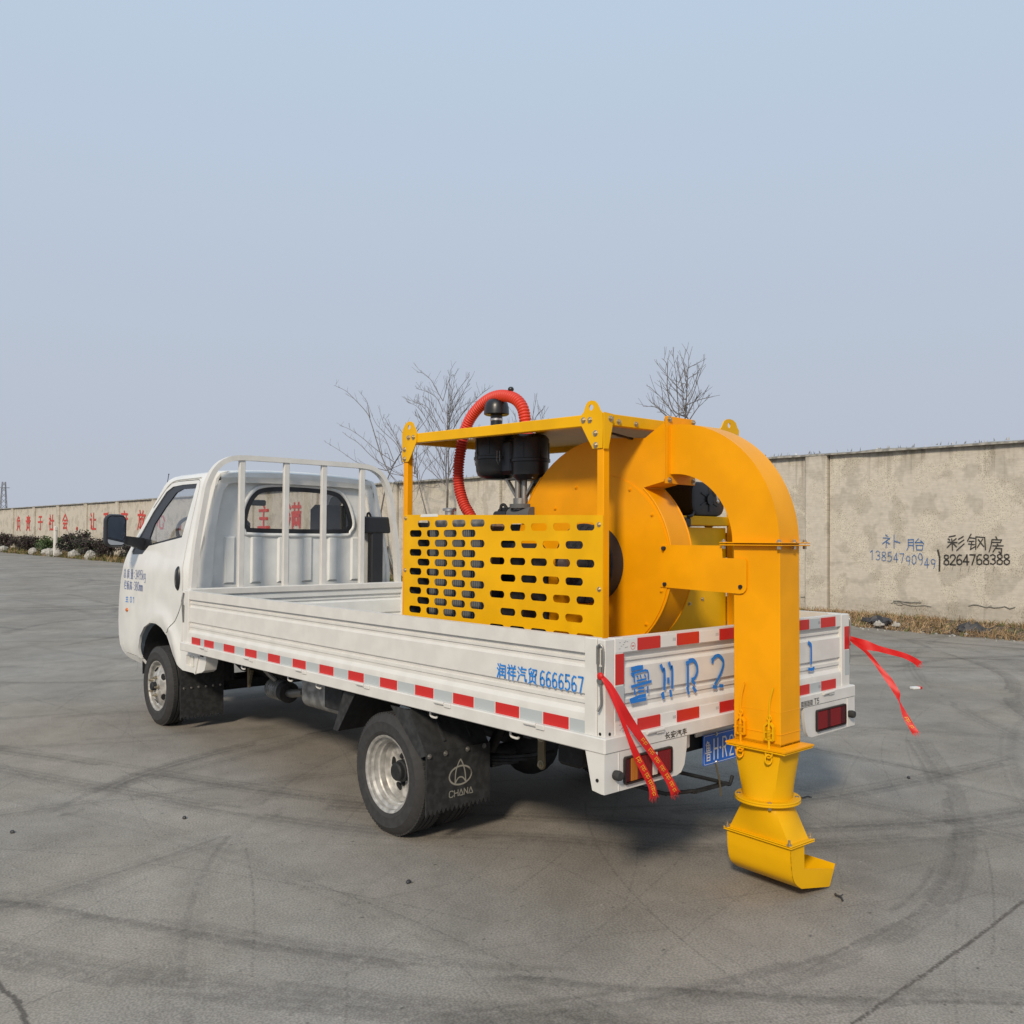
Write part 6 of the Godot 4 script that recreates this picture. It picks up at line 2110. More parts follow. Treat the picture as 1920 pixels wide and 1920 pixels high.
func engine(K: Node3D) -> void:
	var D: Material = M["filter black"]
	var m: MB
	# hose
	m = MB.new()
	var path := smooth3(V3([.77,1.56,-1.70, .76,1.622,-1.725, .755,1.683,-1.772, .75,1.745,-1.820, .75,1.843,-1.866, .75,1.945,-1.877, .75,2.046,-1.862, .75,2.146,-1.832, .75,2.245,-1.778, .75,2.315,-1.690, .75,2.358,-1.585, .75,2.364,-1.476, .75,2.334,-1.368, .75,2.278,-1.303, .75,2.20,-1.277, .76,2.10,-1.27]), 24)
	var lens := [0.0]
	for i in range(1, path.size()): lens.append(lens[i - 1] + path[i].distance_to(path[i - 1]))
	var fine := []
	var rad := []
	var total: float = lens[-1]
	var count := int(total / 0.0042)
	var at := 0
	for k in count:
		var s := total * k / count
		while at < path.size() - 2 and lens[at + 1] < s: at += 1
		fine.append(path[at].lerp(path[at + 1], clampf((s - lens[at]) / maxf(lens[at + 1] - lens[at], 0.00001), 0, 1)))
		rad.append([0.0265, 0.0335, 0.0350, 0.0335][k % 4])
	m.tube(fine, rad, 18)
	put(m, "ribbed_hose", M["hose red"], K, 50.0)
	m = MB.new()
	m.ball(Vector3(0.755, 2.392, -1.405), Vector3(0.018, 0.016, 0.018), 12)
	m.cyl(Vector3(0.755, 2.36, -1.40), Vector3(0.755, 2.385, -1.403), 0.011, 10)
	m.cyl(Vector3(0.757, 2.13, -1.278), Vector3(0.757, 2.19, -1.280), 0.040, 16)
	put(m, "hose_clip", M["black plastic"], K)
	# air cleaner: two drums under one cap
	var y3 := Basis()
	m = MB.new()
	m.lathe([Vector2(0, 1.880), Vector2(0.075, 1.880), Vector2(0.108, 1.903), Vector2(0.117, 1.925), Vector2(0.122, 1.99), Vector2(0.131, 1.993), Vector2(0.131, 2.008), Vector2(0.123, 2.011), Vector2(0.123, 2.135), Vector2(0.110, 2.165), Vector2(0.060, 2.19), Vector2(0.036, 2.195), Vector2(0, 2.195)], Transform3D(y3, Vector3(0.76, 0, -1.535)), 40)
	for i in 8:
		var a := TAU * i / 8 + 0.3
		m.box(Vector3(0.76 + cos(a) * 0.123, 2.07, -1.535 + sin(a) * 0.123), Vector3(0.006, 0.10, 0.012), 0.001, Basis(Vector3.UP, -a))
	put(m, "air_cleaner", D, K, 35.0)
	m = MB.new()
	m.lathe([Vector2(0, 1.865), Vector2(0.075, 1.865), Vector2(0.102, 1.895), Vector2(0.107, 1.965), Vector2(0.116, 1.968), Vector2(0.116, 1.984), Vector2(0.108, 1.987), Vector2(0.108, 2.10), Vector2(0.09, 2.12), Vector2(0, 2.12)], Transform3D(y3, Vector3(0.80, 0, -1.29)), 36)
	m.box(Vector3(0.77, 2.0, -1.41), Vector3(0.13, 0.20, 0.14), 0.02)
	m.cyl(Vector3(0.83, 1.88, -1.24), Vector3(0.85, 1.83, -1.22), 0.05, 18)
	for i in 7:
		var a := TAU * i / 7
		m.box(Vector3(0.80 + cos(a) * 0.108, 2.03, -1.29 + sin(a) * 0.108), Vector3(0.006, 0.09, 0.012), 0.001, Basis(Vector3.UP, -a))
	put(m, "air_cleaner", D, K, 35.0)
	m = MB.new()
	for a: float in [2.2, 3.4, 4.4]:
		var d := Vector3(cos(a), 0, sin(a))
		var c0 := Vector3(0.76, 2.0, -1.535) + d * 0.133
		var t := Vector3.UP.cross(d)
		m.tube([c0 + Vector3(0, 0.035, 0) - t * 0.007, c0 - t * 0.009 + Vector3(0, -0.02, 0), c0 + Vector3(0, -0.045, 0), c0 + t * 0.009 + Vector3(0, -0.02, 0), c0 + Vector3(0, 0.035, 0) + t * 0.007], 0.0022, 5)
	put(m, "wire_clips", M["dull metal"], K)
	m = MB.new()
	m.cyl(Vector3(0.76, 2.19, -1.535), Vector3(0.76, 2.262, -1.535), 0.035, 24)
	m.lathe([Vector2(0.035, 2.262), Vector2(0.066, 2.256), Vector2(0.074, 2.262), Vector2(0.0735, 2.276), Vector2(0.072, 2.30), Vector2(0.066, 2.326), Vector2(0.050, 2.346), Vector2(0.024, 2.355), Vector2(0, 2.356)], Transform3D(y3, Vector3(0.76, 0, -1.535)), 36)
	put(m, "rain_cap", D, K, 40.0)
	m = MB.new()
	m.lathe([Vector2(0.0352, 2.222), Vector2(0.0368, 2.224), Vector2(0.0368, 2.236), Vector2(0.0352, 2.238)], Transform3D(y3, Vector3(0.76, 0, -1.535)), 24)
	put(m, "cap_clamp", M["steel"], K)
	# support stem and manifold
	m = MB.new()
	for d in [[-0.022, 0.0], [0.0, 0.03], [0.022, 0.0]]: m.cyl(Vector3(0.78 + d[0], 1.72, -1.345 + d[1]), Vector3(0.78 + d[0], 1.88, -1.345 + d[1]), 0.017, 12)
	m.bar(Vector3(0.76, 1.878, -1.44), Vector3(0.77, 1.77, -1.362), 0.024, 0.014)
	m.bar(Vector3(0.80, 1.878, -1.235), Vector3(0.79, 1.77, -1.315), 0.024, 0.014)
	m.box(Vector3(0.78, 1.876, -1.34), Vector3(0.06, 0.010, 0.25), 0.003)
	m.cyl(Vector3(0.78, 1.70, -1.345), Vector3(0.78, 1.765, -1.345), 0.042, 18)
	put(m, "filter_stand", M["dull metal"], K)
	m = MB.new()
	m.cyl(Vector3(0.78, 1.708, -1.34), Vector3(0.78, 1.732, -1.34), 0.066, 24)
	m.cyl(Vector3(0.78, 1.672, -1.44), Vector3(0.78, 1.675, -1.24), 0.040, 18)
	put(m, "intake_pipe", M["interior grey"], K)
	m = MB.new()
	m.cyl(Vector3(0.78, 1.672, -1.50), Vector3(0.78, 1.672, -1.425), 0.046, 18)
	m.cyl(Vector3(0.78, 1.672, -1.555), Vector3(0.78, 1.672, -1.50), 0.025, 14)
	m.tube(smooth3(V3([.74,1.70,-1.47, .74,1.725,-1.465, .75,1.73,-1.45, .76,1.71,-1.44]), 4), 0.009, 7)
	put(m, "rubber_elbow", M["black plastic"], K)
	# engine block, radiator, tanks inside the frame
	m = MB.new()
	m.box(Vector3(1.0, 1.20, -1.42), Vector3(0.56, 0.62, 0.60), 0.05)
	m.box(Vector3(1.0, 1.56, -1.42), Vector3(0.34, 0.12, 0.50), 0.03)
	m.cyl(Vector3(0.72, 1.15, -1.25), Vector3(0.60, 1.15, -1.25), 0.13, 24)
	put(m, "engine_block", M["chassis"], K)
	m = MB.new()
	m.box(Vector3(0.575, 1.22, -1.60), Vector3(0.07, 0.74, 0.56), 0.006)
	put(m, "radiator_core", M["interior"], K)
	m = MB.new()
	for i in 30: m.box(Vector3(0.533, 1.235, -1.858 + 0.0188 * i), Vector3(0.012, 0.70, 0.0046))
	var fins := put(m, "radiator_fins", M["fin"], K)
	fins.set_meta("kind", "stuff")
	m = MB.new()
	m.box(Vector3(0.575, 1.62, -1.595), Vector3(0.11, 0.075, 0.60), 0.02)
	put(m, "radiator_tank", M["tank silver"], K)
	m = MB.new()
	m.cyl(Vector3(0.66, 1.65, -1.845), Vector3(0.66, 1.70, -1.845), 0.028, 18)
	m.cyl(Vector3(0.66, 1.70, -1.845), Vector3(0.66, 1.712, -1.845), 0.042, 18)
	m.box(Vector3(0.66, 1.714, -1.845), Vector3(0.03, 0.010, 0.10), 0.003)
	put(m, "filler_cap", M["steel"], K)
	m = MB.new()
	m.cyl(Vector3(0.66, 1.56, -1.845), Vector3(0.66, 1.66, -1.845), 0.08, 20)
	put(m, "header_tank", M["interior grey"], K)
	# plastic fuel tank high on the right, with its bracket and sight tube
	m = MB.new()
	var rings := []
	for s in [[-0.80, 0.9], [-0.785, 1.0], [-0.485, 1.0], [-0.462, 0.95], [-0.456, 0.85]]:
		var ring := []
		for q in rounded(0.30 * s[1], 0.185 * s[1], 0.06 * s[1], 6, Vector2(1.335, 1.752)): ring.append(Vector3(q.x, q.y, s[0]))
		rings.append(ring)
	m.loft(rings)
	for a in 6:
		var an := TAU * a / 6 + 0.5
		m.bar(Vector3(1.335 + cos(an) * 0.03, 1.75 + sin(an) * 0.03, -0.455), Vector3(1.335 + cos(an) * 0.085, 1.75 + sin(an) * 0.065, -0.456), 0.008, 0.006)
	m.cyl(Vector3(1.335, 1.75, -0.456), Vector3(1.335, 1.75, -0.445), 0.03, 18)
	put(m, "fuel_tank", M["black plastic"], K, 40.0)
	m = MB.new()
	m.cyl(Vector3(1.385, 1.84, -0.45), Vector3(1.385, 1.745, -0.438), 0.006, 8)
	m.ball(Vector3(1.385, 1.74, -0.437), Vector3.ONE * 0.011, 10)
	put(m, "sight_tube", M["steel"], K)
	m = MB.new()
	m.box(Vector3(1.30, 1.635, -0.62), Vector3(0.42, 0.05, 0.34), 0.004)
	put(m, "tank_tray", M["yellow paint"], K)
	m = MB.new()
	m.box(Vector3(1.13, 1.625, -0.47), Vector3(0.06, 0.05, 0.06), 0.008)
	m.tube(smooth3(V3([1.2,1.68,-0.46, 1.16,1.66,-0.44, 1.13,1.65,-0.46, 1.10,1.60,-0.52]), 4), 0.008, 7)
	put(m, "fuel_tap", M["black plastic"], K)
	m = MB.new()
	for s in [[0.62, 2.06, 0.85, 2.045], [0.70, 2.05, 1.1, 2.05]]: m.tube(smooth3([Vector3(s[0], s[1], -0.55), Vector3((s[0] + s[2]) / 2, s[1] - 0.02, -0.52), Vector3(s[2], s[3], -0.60)], 6), 0.006, 6)
	put(m, "cable", M["black plastic"], K)

# ------------------------------------------------------------------ red ribbons tied to the rear latches
func strand(m: MB, print_: MB, path: Array, side: Array, w: Array, marks: Vector2) -> void:
	var q := smooth3(path, 6)
	var s := smooth3(side, 6)
	var n := q.size()
	var l := []
	var c := []
	var r := []
	for i in n:
		var f := float(i) / (n - 1) * (w.size() - 1)
		var k := mini(int(f), w.size() - 2)
		var hw: float = lerpf(w[k], w[k + 1], f - k) * 0.5
		var d: Vector3 = s[i].normalized()
		var t: Vector3 = (q[mini(i + 1, n - 1)] - q[maxi(i - 1, 0)]).normalized()
		var up := t.cross(d).normalized()
		l.append(q[i] - d * hw); r.append(q[i] + d * hw); c.append(q[i] + up * 0.004 * sin(i * 0.7))
	for i in n - 1:
		m.quad(l[i], l[i + 1], c[i + 1], c[i])
		m.quad(c[i], c[i + 1], r[i + 1], r[i])
	# frayed end
	for i in 9:
		var f := i / 8.0
		var a: Vector3 = l[n - 1].lerp(r[n - 1], f)
		var t: Vector3 = (q[n - 1] - q[n - 2]).normalized()
		var d: Vector3 = s[n - 1].normalized()
		m.tri(a - d * 0.002, a + d * 0.002, a + t * (0.018 + 0.014 * sin(i * 2.3)) + d * 0.006 * sin(i * 1.7))
	if marks.y > marks.x:
		for i in range(int(n * marks.x), int(n * marks.y) - 1):
			if i % 3 == 2: continue
			var t: Vector3 = (q[i + 1] - q[i]).normalized()
			var d: Vector3 = s[i].normalized()
			var up := d.cross(t).normalized()
			for sg in [-0.0048, 0.0048]:
				ribbon(print_, [q[i] - d * 0.008 + up * sg, q[i] + d * 0.007 + up * sg], up, 0.0032)
				ribbon(print_, [q[i] - d * 0.004 + t * 0.006 + up * sg, q[i] + t * 0.012 - d * 0.001 + up * sg], up, 0.003)
				ribbon(print_, [q[i] + d * 0.006 + t * 0.004 + up * sg, q[i] + t * 0.012 + d * 0.007 + up * sg], up, 0.003)

func ribbons() -> void:
	for k in 2:
		var at := [Vector3(-0.02, 0.98, 0.0), Vector3(1.985, 1.0, -0.01)][k] as Vector3
		var o := thing("red_ribbon", ["red ribbon with yellow print hanging from the left rear latch across the tail lamp", "red ribbon blowing out sideways from the right rear corner of the truck bed"][k], "ribbon", at, "red ribbons tied to the rear corners")
		pre = Transform3D(Basis(), -at) * body
		var m := MB.new()
		var pr := MB.new()
		if k == 0:
			strand(m, pr, V3([-.016,1.0,-.005, .0,.955,.03, .043,.87,.05, .113,.785,.055, .185,.695,.07, .245,.62,.08, .295,.55,.09, .322,.498,.095]), V3([1,.3,.1, 1,.4,.1, 1,.5,.15, 1,.5,.1, 1,.6,.1, 1,.6,.15, 1,.5,.2, 1,.4,.2]), [.014, .030, .044, .040, .032, .036, .036, .046], Vector2(0.5, 0.97))
			strand(m, pr, V3([-.018,1.0,-.004, -.008,.94,.035, .022,.85,.06, .058,.76,.075, .095,.68,.085, .140,.61,.09, .172,.555,.095, .182,.512,.097]), V3([1,.3,.2, 1,.3,.3, 1,.4,.3, .9,.4,.6, 1,.5,.4, 1,.6,.2, 1,.3,.2, 1,.1,.3]), [.012, .020, .016, .018, .030, .034, .034, .040], Vector2(0.55, 0.97))
			m.ball(Vector3(-0.017, 0.995, -0.008), Vector3(0.012, 0.016, 0.016), 10)
		else:
			strand(m, pr, V3([1.985,1.012,-.014, 2.00,.993,.022, 2.015,.972,.075, 2.025,.958,.135, 2.03,.946,.20, 2.03,.934,.27, 2.025,.915,.325, 2.02,.900,.352]), V3([0,1,.3, 0,1,.5, .2,1,.1, .2,1,.0, .2,1,.1, .3,1,.2, .2,1,.6, .2,1,.8]), [.014, .034, .050, .032, .030, .028, .030, .034], Vector2(0, 0))
			strand(m, pr, V3([1.985,1.008,-.014, 1.995,.98,.025, 2.01,.935,.078, 2.02,.865,.135, 2.02,.80,.192, 2.02,.735,.236, 2.02,.69,.25, 2.02,.615,.284, 2.02,.545,.330]), V3([0,1,.3, 0,1,.8, .1,.6,1, .4,.3,1, .6,.3,1, .5,.3,1, 1,.3,.2, .6,.3,1, .4,.4,1]), [.014, .026, .020, .022, .036, .030, .010, .030, .034], Vector2(0.84, 0.97))
			m.ball(Vector3(1.984, 1.008, -0.018), Vector3(0.012, 0.016, 0.016), 10)
		put(m, "ribbon_cloth", M["ribbon red"], o, 60.0)
		put(pr, "printed_lettering", M["ribbon print"], o, 0.0)
	pre = Transform3D()

# ------------------------------------------------------------------ bare young trees along the wall
const TREE1 := [[1.97,0.17,2.83,0.42,3.2,0.59,3.61,0.94,4.01,1.38],[3.21,0.59,3.86,0.13,4.78,-0.35,5.13,-0.6,5.72,-1.45,5.96,-1.86,6.18,-2.48],[4.96,-0.47,5.36,-0.67,5.51,-0.8,5.9,-1.33],[3.46,1.28,4.0,1.04,4.53,0.21,4.86,-0.16,5.34,-0.45],[3.48,0.94,3.9,-0.02,4.42,-1.03,4.72,-1.76,4.87,-2.31],[3.32,0.71,3.68,-0.26,4.22,-1.22,4.48,-1.89,4.67,-2.31],[3.27,0.47,3.44,-0.38,3.62,-1.21,4.04,-2.22,4.41,-3.22],[3.58,0.82,4.17,0.46,4.39,0.21,4.5,-0.03],[4.1,1.44,4.3,1.24,4.57,0.92],[3.07,1.35,3.22,0.83,3.49,-0.01],[3.58,1.45,4.35,0.75,4.94,0.08],[3.2,0.59,3.06,1.4],[3.36,0.71,3.79,1.16,3.99,1.24],[3.75,0.23,4.06,0.1,4.41,0.0]]
const TREE2 := [[2.61,0.07,3.11,-0.09,3.82,-0.12,4.91,-0.17,5.96,-0.15],[2.61,0.07,3.1,0.06,4.45,0.05,5.04,0.09,5.79,0.22],[2.77,-0.08,3.19,-0.44,3.51,-0.71,3.84,-0.92],[3.6,-0.12,4.39,-0.72,5.02,-1.37,5.23,-1.92],[4.1,-0.15,4.78,-0.83,5.11,-1.26,5.32,-1.93],[4.47,-0.16,4.75,-0.52,5.18,-1.0,5.39,-1.48],[4.78,-0.17,5.19,-0.47,5.43,-0.95,5.6,-1.52],[5.09,-0.18,5.4,-0.42,5.71,-0.64,5.94,-0.96,6.02,-1.25],[3.96,0.05,4.43,0.34,4.87,0.77,5.25,1.42],[4.27,0.05,4.74,0.29,5.12,0.72,5.52,1.14],[4.7,0.04,5.11,0.28,5.41,0.57,5.64,0.9],[3.66,0.06,4.23,0.54,4.62,0.92,4.91,1.29],[2.89,0.07,3.34,0.26,3.76,0.79],[3.29,-0.09,4.01,-0.61,4.66,-1.25,4.82,-1.58],[2.74,-0.03,2.97,-0.39,3.37,-1.02,3.75,-1.51],[3.04,0.07,3.48,0.45,4.19,1.02]]
const TREE3 := [[3.05,-0.0,3.88,0.01,4.37,0.02,5.2,0.05],[3.92,0.01,4.06,-0.24,4.48,-0.38,5.01,-0.37,5.18,-0.49],[3.87,-0.11,4.56,-0.15,4.75,-0.12,5.18,-0.16],[4.04,-0.03,4.41,-0.33,4.6,-0.49],[3.9,-0.18,4.32,-0.49,4.61,-0.78],[3.86,-0.33,4.08,-0.62,4.29,-0.86],[4.09,0.02,4.33,0.18,4.71,0.31,4.95,0.37],[4.26,0.03,4.49,0.14,4.8,0.2],[3.88,0.06,4.2,0.31,4.36,0.52],[4.15,0.1,4.22,0.43,4.24,0.74],[4.5,0.06,4.67,0.14,4.76,0.47],[4.64,0.04,4.9,0.1,4.96,0.31],[4.4,0.01,4.66,-0.12,5.13,-0.31],[4.75,0.03,5.0,0.01,5.14,-0.01],[3.82,0.14,4.05,0.37,4.13,0.52],[3.83,-0.2,4.15,-0.64,4.22,-1.03]]
const TREE4 := [[1.95,-0.34,2.59,-0.67,3.14,-0.95,3.4,-1.12],[3.14,-0.95,3.55,-0.85,3.9,-0.8],[3.11,-0.92,3.41,-0.68,3.78,-0.37,3.93,-0.24],[2.84,-0.67,3.22,-0.52,3.62,0.15],[2.81,-0.65,2.7,-0.14,2.7,0.32],[3.11,-0.95,3.41,-1.29,3.65,-1.46],[2.94,-0.78,3.36,-0.9,3.76,-1.07],[3.01,-0.84,3.15,-1.23,3.1,-1.51]]
const TREE5 := [[1.97,-0.29,3.3,-0.34,4.09,-0.26,4.79,-0.13],[3.17,-0.34,4.2,0.03,4.45,0.42],[3.3,-0.34,4.06,0.17,4.42,0.24],[3.43,-0.33,4.11,-0.55,4.53,-0.69]]

func tree(label: String, at: Vector3, limbs: Array, r: float, deep: float, seed_: int, twigs: float, lift: float, stem: Array) -> void:
	var o := thing("bare_tree", label, "tree", at, "bare young trees along the wall")
	pre = Transform3D()
	var rng := RandomNumberGenerator.new()
	rng.seed = seed_
	var q := smooth3(stem, 4)
	var rr := []
	for i in q.size(): rr.append(lerpf(r, r * 0.62, float(i) / (q.size() - 1)))
	put(MB.new().tube(q, rr, 9), "trunk", M["bark"], o, 50.0)
	var all := []
	for l in limbs: all.append(l)
	for k in int(limbs.size() * 0.8):      # limbs towards and away from the wall, shaped like the others
		all.append(limbs[2 + rng.randi() % (limbs.size() - 2)])
	var m := MB.new()
	for k in all.size():
		var l: Array = all[k]
		var p := []
		var extra := k >= limbs.size()
		var push := rng.randf_range(-deep, deep) * (0.45 if not extra else 1.3)
		var squeeze := 1.0 if not extra else rng.randf_range(-0.7, 0.75)
		var n := l.size() / 2
		for i in n:
			var f := float(i) / (n - 1)
			p.append(Vector3(push * f, l[i * 2] - (0.25 * f * f if extra else 0.0), l[1] + (l[i * 2 + 1] - l[1]) * squeeze))
		var c := smooth3(p, 5)
		var w := []
		var r0 := (r * 0.60 if k == 0 else (r * 0.42 if k == 1 else r * 0.27)) * (0.8 if extra else 1.0)
		for i in c.size(): w.append(maxf(lerpf(r0, 0.0045, pow(float(i) / (c.size() - 1), 0.8)), 0.0045))
		m.tube(c, w, 5, false)
		var run := 0.0
		var side := 1.0
		for i in range(2, c.size()):
			run += c[i].distance_to(c[i - 1])
			while run > twigs:
				run -= twigs * rng.randf_range(0.6, 1.4)
				side = -side
				var t: Vector3 = (c[i] - c[i - 1]).normalized()
				var s := Vector3(rng.randf_range(-0.8, 0.8), rng.randf_range(0.0, 0.5), side * rng.randf_range(0.4, 1.0)).normalized()
				var d := (t * 0.8 + s * 0.75 + Vector3.UP * lift).normalized()
				var len_ := rng.randf_range(0.16, 0.5) * (1.25 - float(i) / c.size() * 0.6)
				var b := [c[i]]
				for j in 3:
					d = (d + Vector3(rng.randf_range(-1, 1), rng.randf_range(-0.5, 1.0), rng.randf_range(-1, 1)) * 0.16).normalized()
					b.append(b[-1] + d * len_ / 3.0)
				m.tube(b, [0.0052, 0.0046, 0.004, 0.0034], 3, false)
				if rng.randf() < 0.55:
					var e: Vector3 = (d + Vector3(rng.randf_range(-1, 1), 0.2, rng.randf_range(-1, 1)) * 0.7).normalized()
					m.tube([b[1], b[1] + e * len_ * 0.3, b[1] + e * len_ * 0.55 + Vector3(0, 0.03, 0)], [0.0042, 0.0038, 0.0032], 3, false)
	put(m, "branches", M["twig"], o, 0.0)

func trees() -> void:
	tree("bare leaning sapling with long sweeping shoots, propped up behind the truck cab", Vector3(12.3, 0.05, -20.35), TREE1, 0.050, 0.35, 41, 0.40, 0.10, V3([0,-0.1,1.1, 0,0.9,0.45, 0,1.97,0.17]))
	tree("upright bare tree with a fine twiggy crown, directly left of the red hose", Vector3(12.3, 0.05, -16.95), TREE2, 0.046, 0.55, 42, 0.13, 0.25, V3([0,-0.1,0, 0.01,1.2,0, 0,2.61,0.07]))
	tree("thin bare sapling leaning left against the front post of the yellow frame", Vector3(12.3, 0.05, -17.5), TREE4, 0.040, 0.3, 43, 0.30, 0.15, V3([0,-0.1,0.45, 0,1.0,0.1, 0,1.95,-0.34]))
	tree("small bare tree mostly hidden by the frame, twigs showing right of the red hose", Vector3(12.3, 0.05, -13.4), TREE5, 0.036, 0.4, 44, 0.16, 0.25, V3([0,-0.1,-0.2, 0,1.0,-0.25, 0,1.97,-0.29]))
	tree("bare tree rising behind the top of the orange duct bend", Vector3(12.3, 0.05, -8.9), TREE3, 0.046, 0.45, 45, 0.13, 0.20, V3([0,-0.1,0, 0.01,1.6,0.0, 0,3.05,0]))
	for s in [["dark leaning prop pole tied to the sapling right of the cab", V3([0,0.02,1.1, 0,1.34,0.25, 0,2.2,-0.25])], ["short second prop pole crossing behind the black air intake", V3([0.25,0.02,0.3, 0.12,0.6,0.55, 0.02,1.0,0.75])]]:
		var o := put(MB.new().tube(s[1], 0.026, 8), "prop_pole", M["pole wood"], null, 50.0)
		o.position = Vector3(12.1, 0.05, -20.25)
		tag(o, s[0], "pole", "prop poles of the leaning sapling")

# ------------------------------------------------------------------ clipped shrubs and stones in front of the slogan
func shrubs() -> void:
	pre = Transform3D()
	var rng := RandomNumberGenerator.new()
	rng.seed = 5
	var protos := []
	for kind in 3:
		var m := MB.new()
		var sticks := MB.new()
		for i in 9:
			var a := rng.randf() * TAU
			var e := Vector3(cos(a) * rng.randf_range(0.1, 0.45), rng.randf_range(0.5, 0.95), sin(a) * rng.randf_range(0.1, 0.45))
			sticks.tube([Vector3(cos(a) * 0.05, -0.05, sin(a) * 0.05), e * 0.5 + Vector3(0, 0.05, 0), e], [0.02, 0.013, 0.006], 5, false)
		var clumps := []
		for i in 26:
			var a := rng.randf() * TAU
			var rr := sqrt(rng.randf()) * 0.52
			clumps.append([Vector3(cos(a) * rr, 0.25 + rng.randf() * 0.72 * (1.0 - rr * 0.6), sin(a) * rr), rng.randf_range(0.12, 0.24)])
		var cols := PackedColorArray()
		var tones: Array = [[Color(0.055, 0.028, 0.036), Color(0.035, 0.020, 0.026), Color(0.05, 0.05, 0.025)], [Color(0.05, 0.085, 0.025), Color(0.075, 0.12, 0.035), Color(0.035, 0.06, 0.02)], [Color(0.05, 0.03, 0.034), Color(0.045, 0.065, 0.03), Color(0.03, 0.022, 0.026)]][kind]
		for c in clumps:
			for i in 70:
				var d: Vector3 = Vector3(rng.randfn(), rng.randfn(), rng.randfn()).normalized() * c[1] * pow(rng.randf(), 0.45)
				var at: Vector3 = c[0] + d
				var b := Basis(Vector3(rng.randfn(), rng.randfn(), rng.randfn()).normalized(), rng.randf() * TAU)
				var s := rng.randf_range(0.03, 0.06)
				m.quad(at + b * Vector3(-s, 0, 0), at + b * Vector3(0, -s * 0.5, 0.01), at + b * Vector3(s, 0, 0), at + b * Vector3(0, s * 0.5, 0.01))
				var tone: Color = tones[rng.randi() % 3]
				for k in 6: cols.append(tone * rng.randf_range(0.8, 1.2))
		var am := m.mesh(Transform3D(), 0.0)
		var arr := am.surface_get_arrays(0)
		arr[Mesh.ARRAY_COLOR] = cols
		am = ArrayMesh.new()
		am.add_surface_from_arrays(Mesh.PRIMITIVE_TRIANGLES, arr)
		protos.append([am, sticks.mesh(Transform3D(), 40.0)])
	var names := ["purple-leaved shrub", "green shrub", "purple and green shrub"]
	var where := ["below the gap left of the first big red character", "at the left picture edge under the wall", "under the first red character of the slogan", "under the second and third red characters", "under the fourth red character", "under the fifth red character, left of the white post", "taller than its neighbours, right of the white post", "half hidden behind the truck mirror", "below the mirror arm at the cab", "farthest left, cut by the picture edge", "seen through the cab door window, left", "seen through the cab door window, right"]
	var list := [[-61.5, 0, 0.95], [-60.2, 2, 1.05], [-56.3, 0, 1.1], [-52.3, 0, 1.0], [-49.4, 0, 1.0], [-46.7, 1, 1.12], [-42.3, 2, 1.42], [-40.0, 2, 1.1], [-37.6, 0, 1.0], [-63.6, 0, 1.0], [-34.6, 2, 0.95], [-32.2, 0, 0.85]]
	for i in list.size():
		var s: Array = list[i]
		var at: Vector3 = wall_xf * Vector3(s[0], 0.06, 1.0)
		var o := thing("shrub", "%s %s" % [names[s[1]], where[i]], "shrub", at, "clipped shrubs along the wall")
		for k in 2:
			var q := MeshInstance3D.new()
			q.name = ["crown", "stems"][k]
			q.mesh = protos[s[1]][k]
			q.material_override = M[["leaf", "bark"][k]]
			o.add_child(q)
		o.rotation.y = i * 1.7
		o.scale = Vector3(s[2] * 1.1, s[2] * 0.98, s[2] * 1.1)
	# pale stones between the shrubs
	var wherest := ["by the purple shrub at the left edge", "left of the first pillar", "beneath the second shrub", "between the third and fourth shrubs", "largest, left of the green shrub", "right of the green shrub", "beside the white post", "right of the white post", "beneath the tall shrub", "left of the cab nose"]
	var us := [-62.2, -59.3, -58.2, -53.9, -48.0, -45.6, -44.8, -43.6, -41.2, -38.8]
	for i in us.size():
		var m := MB.new()
		m.ball(Vector3(0, 0.10, 0), Vector3(0.30, 0.26, 0.24) * rng.randf_range(0.7, 1.25), 12)
		var nz := noise(2.2, 3, 700 + i)
		for k in m.p.size(): m.p[k] *= 1.0 + 0.35 * nz.get_noise_3dv(m.p[k] * 2.0)
		var o := put(m, "stone", M["rock"], null, 25.0)
		o.position = wall_xf * Vector3(us[i], 0.05, 1.45)
		tag(o, "pale stone under the slogan wall, " + wherest[i], "stone", "pale stones along the wall")
	var m := MB.new()
	m.cyl(Vector3(0, -0.1, 0), Vector3(0, 1.5, 0), 0.10, 14)
	m.cyl(Vector3(0, 1.5, 0), Vector3(0, 1.58, 0), 0.10, 14, 0.05)
	m.box(Vector3(0, 1.45, 0.10), Vector3(0.12, 0.2, 0.03), 0.01)
	var po := put(m, "marker_post", M["post white"], null, 40.0)
	po.position = wall_xf * Vector3(-43.95, 0.0, 1.5)
	tag(po, "white post standing between the green shrub and the tall shrub", "post")
	# lattice mast far beyond the wall
	m = MB.new()
	for k in [[-1, -1], [1, -1], [1, 1], [-1, 1]]:
		m.bar(Vector3(k[0] * 0.9, 0, k[1] * 0.9), Vector3(k[0] * 0.3, 11.5, k[1] * 0.3), 0.14, 0.14, Vector3.RIGHT)
	for j in 9:
		var a := lerpf(0.9, 0.3, j / 9.0)
		var b := lerpf(0.9, 0.3, (j + 1) / 9.0)
		for k in [[-1, -1, 1, -1], [1, -1, 1, 1], [1, 1, -1, 1], [-1, 1, -1, -1]]:
			m.bar(Vector3(k[0] * a, 11.5 * j / 9.0, k[1] * a), Vector3(k[2] * b, 11.5 * (j + 1) / 9.0, k[3] * b), 0.08, 0.08, Vector3.RIGHT)
	m.box(Vector3(0, 10.2, 0), Vector3(2.4, 0.12, 0.12))
	po = put(m, "lattice_mast", M["pylon"], null, 0.0)
	po.position = Vector3(45, 0, -222)
	tag(po, "small grey lattice mast far beyond the left end of the wall", "mast")

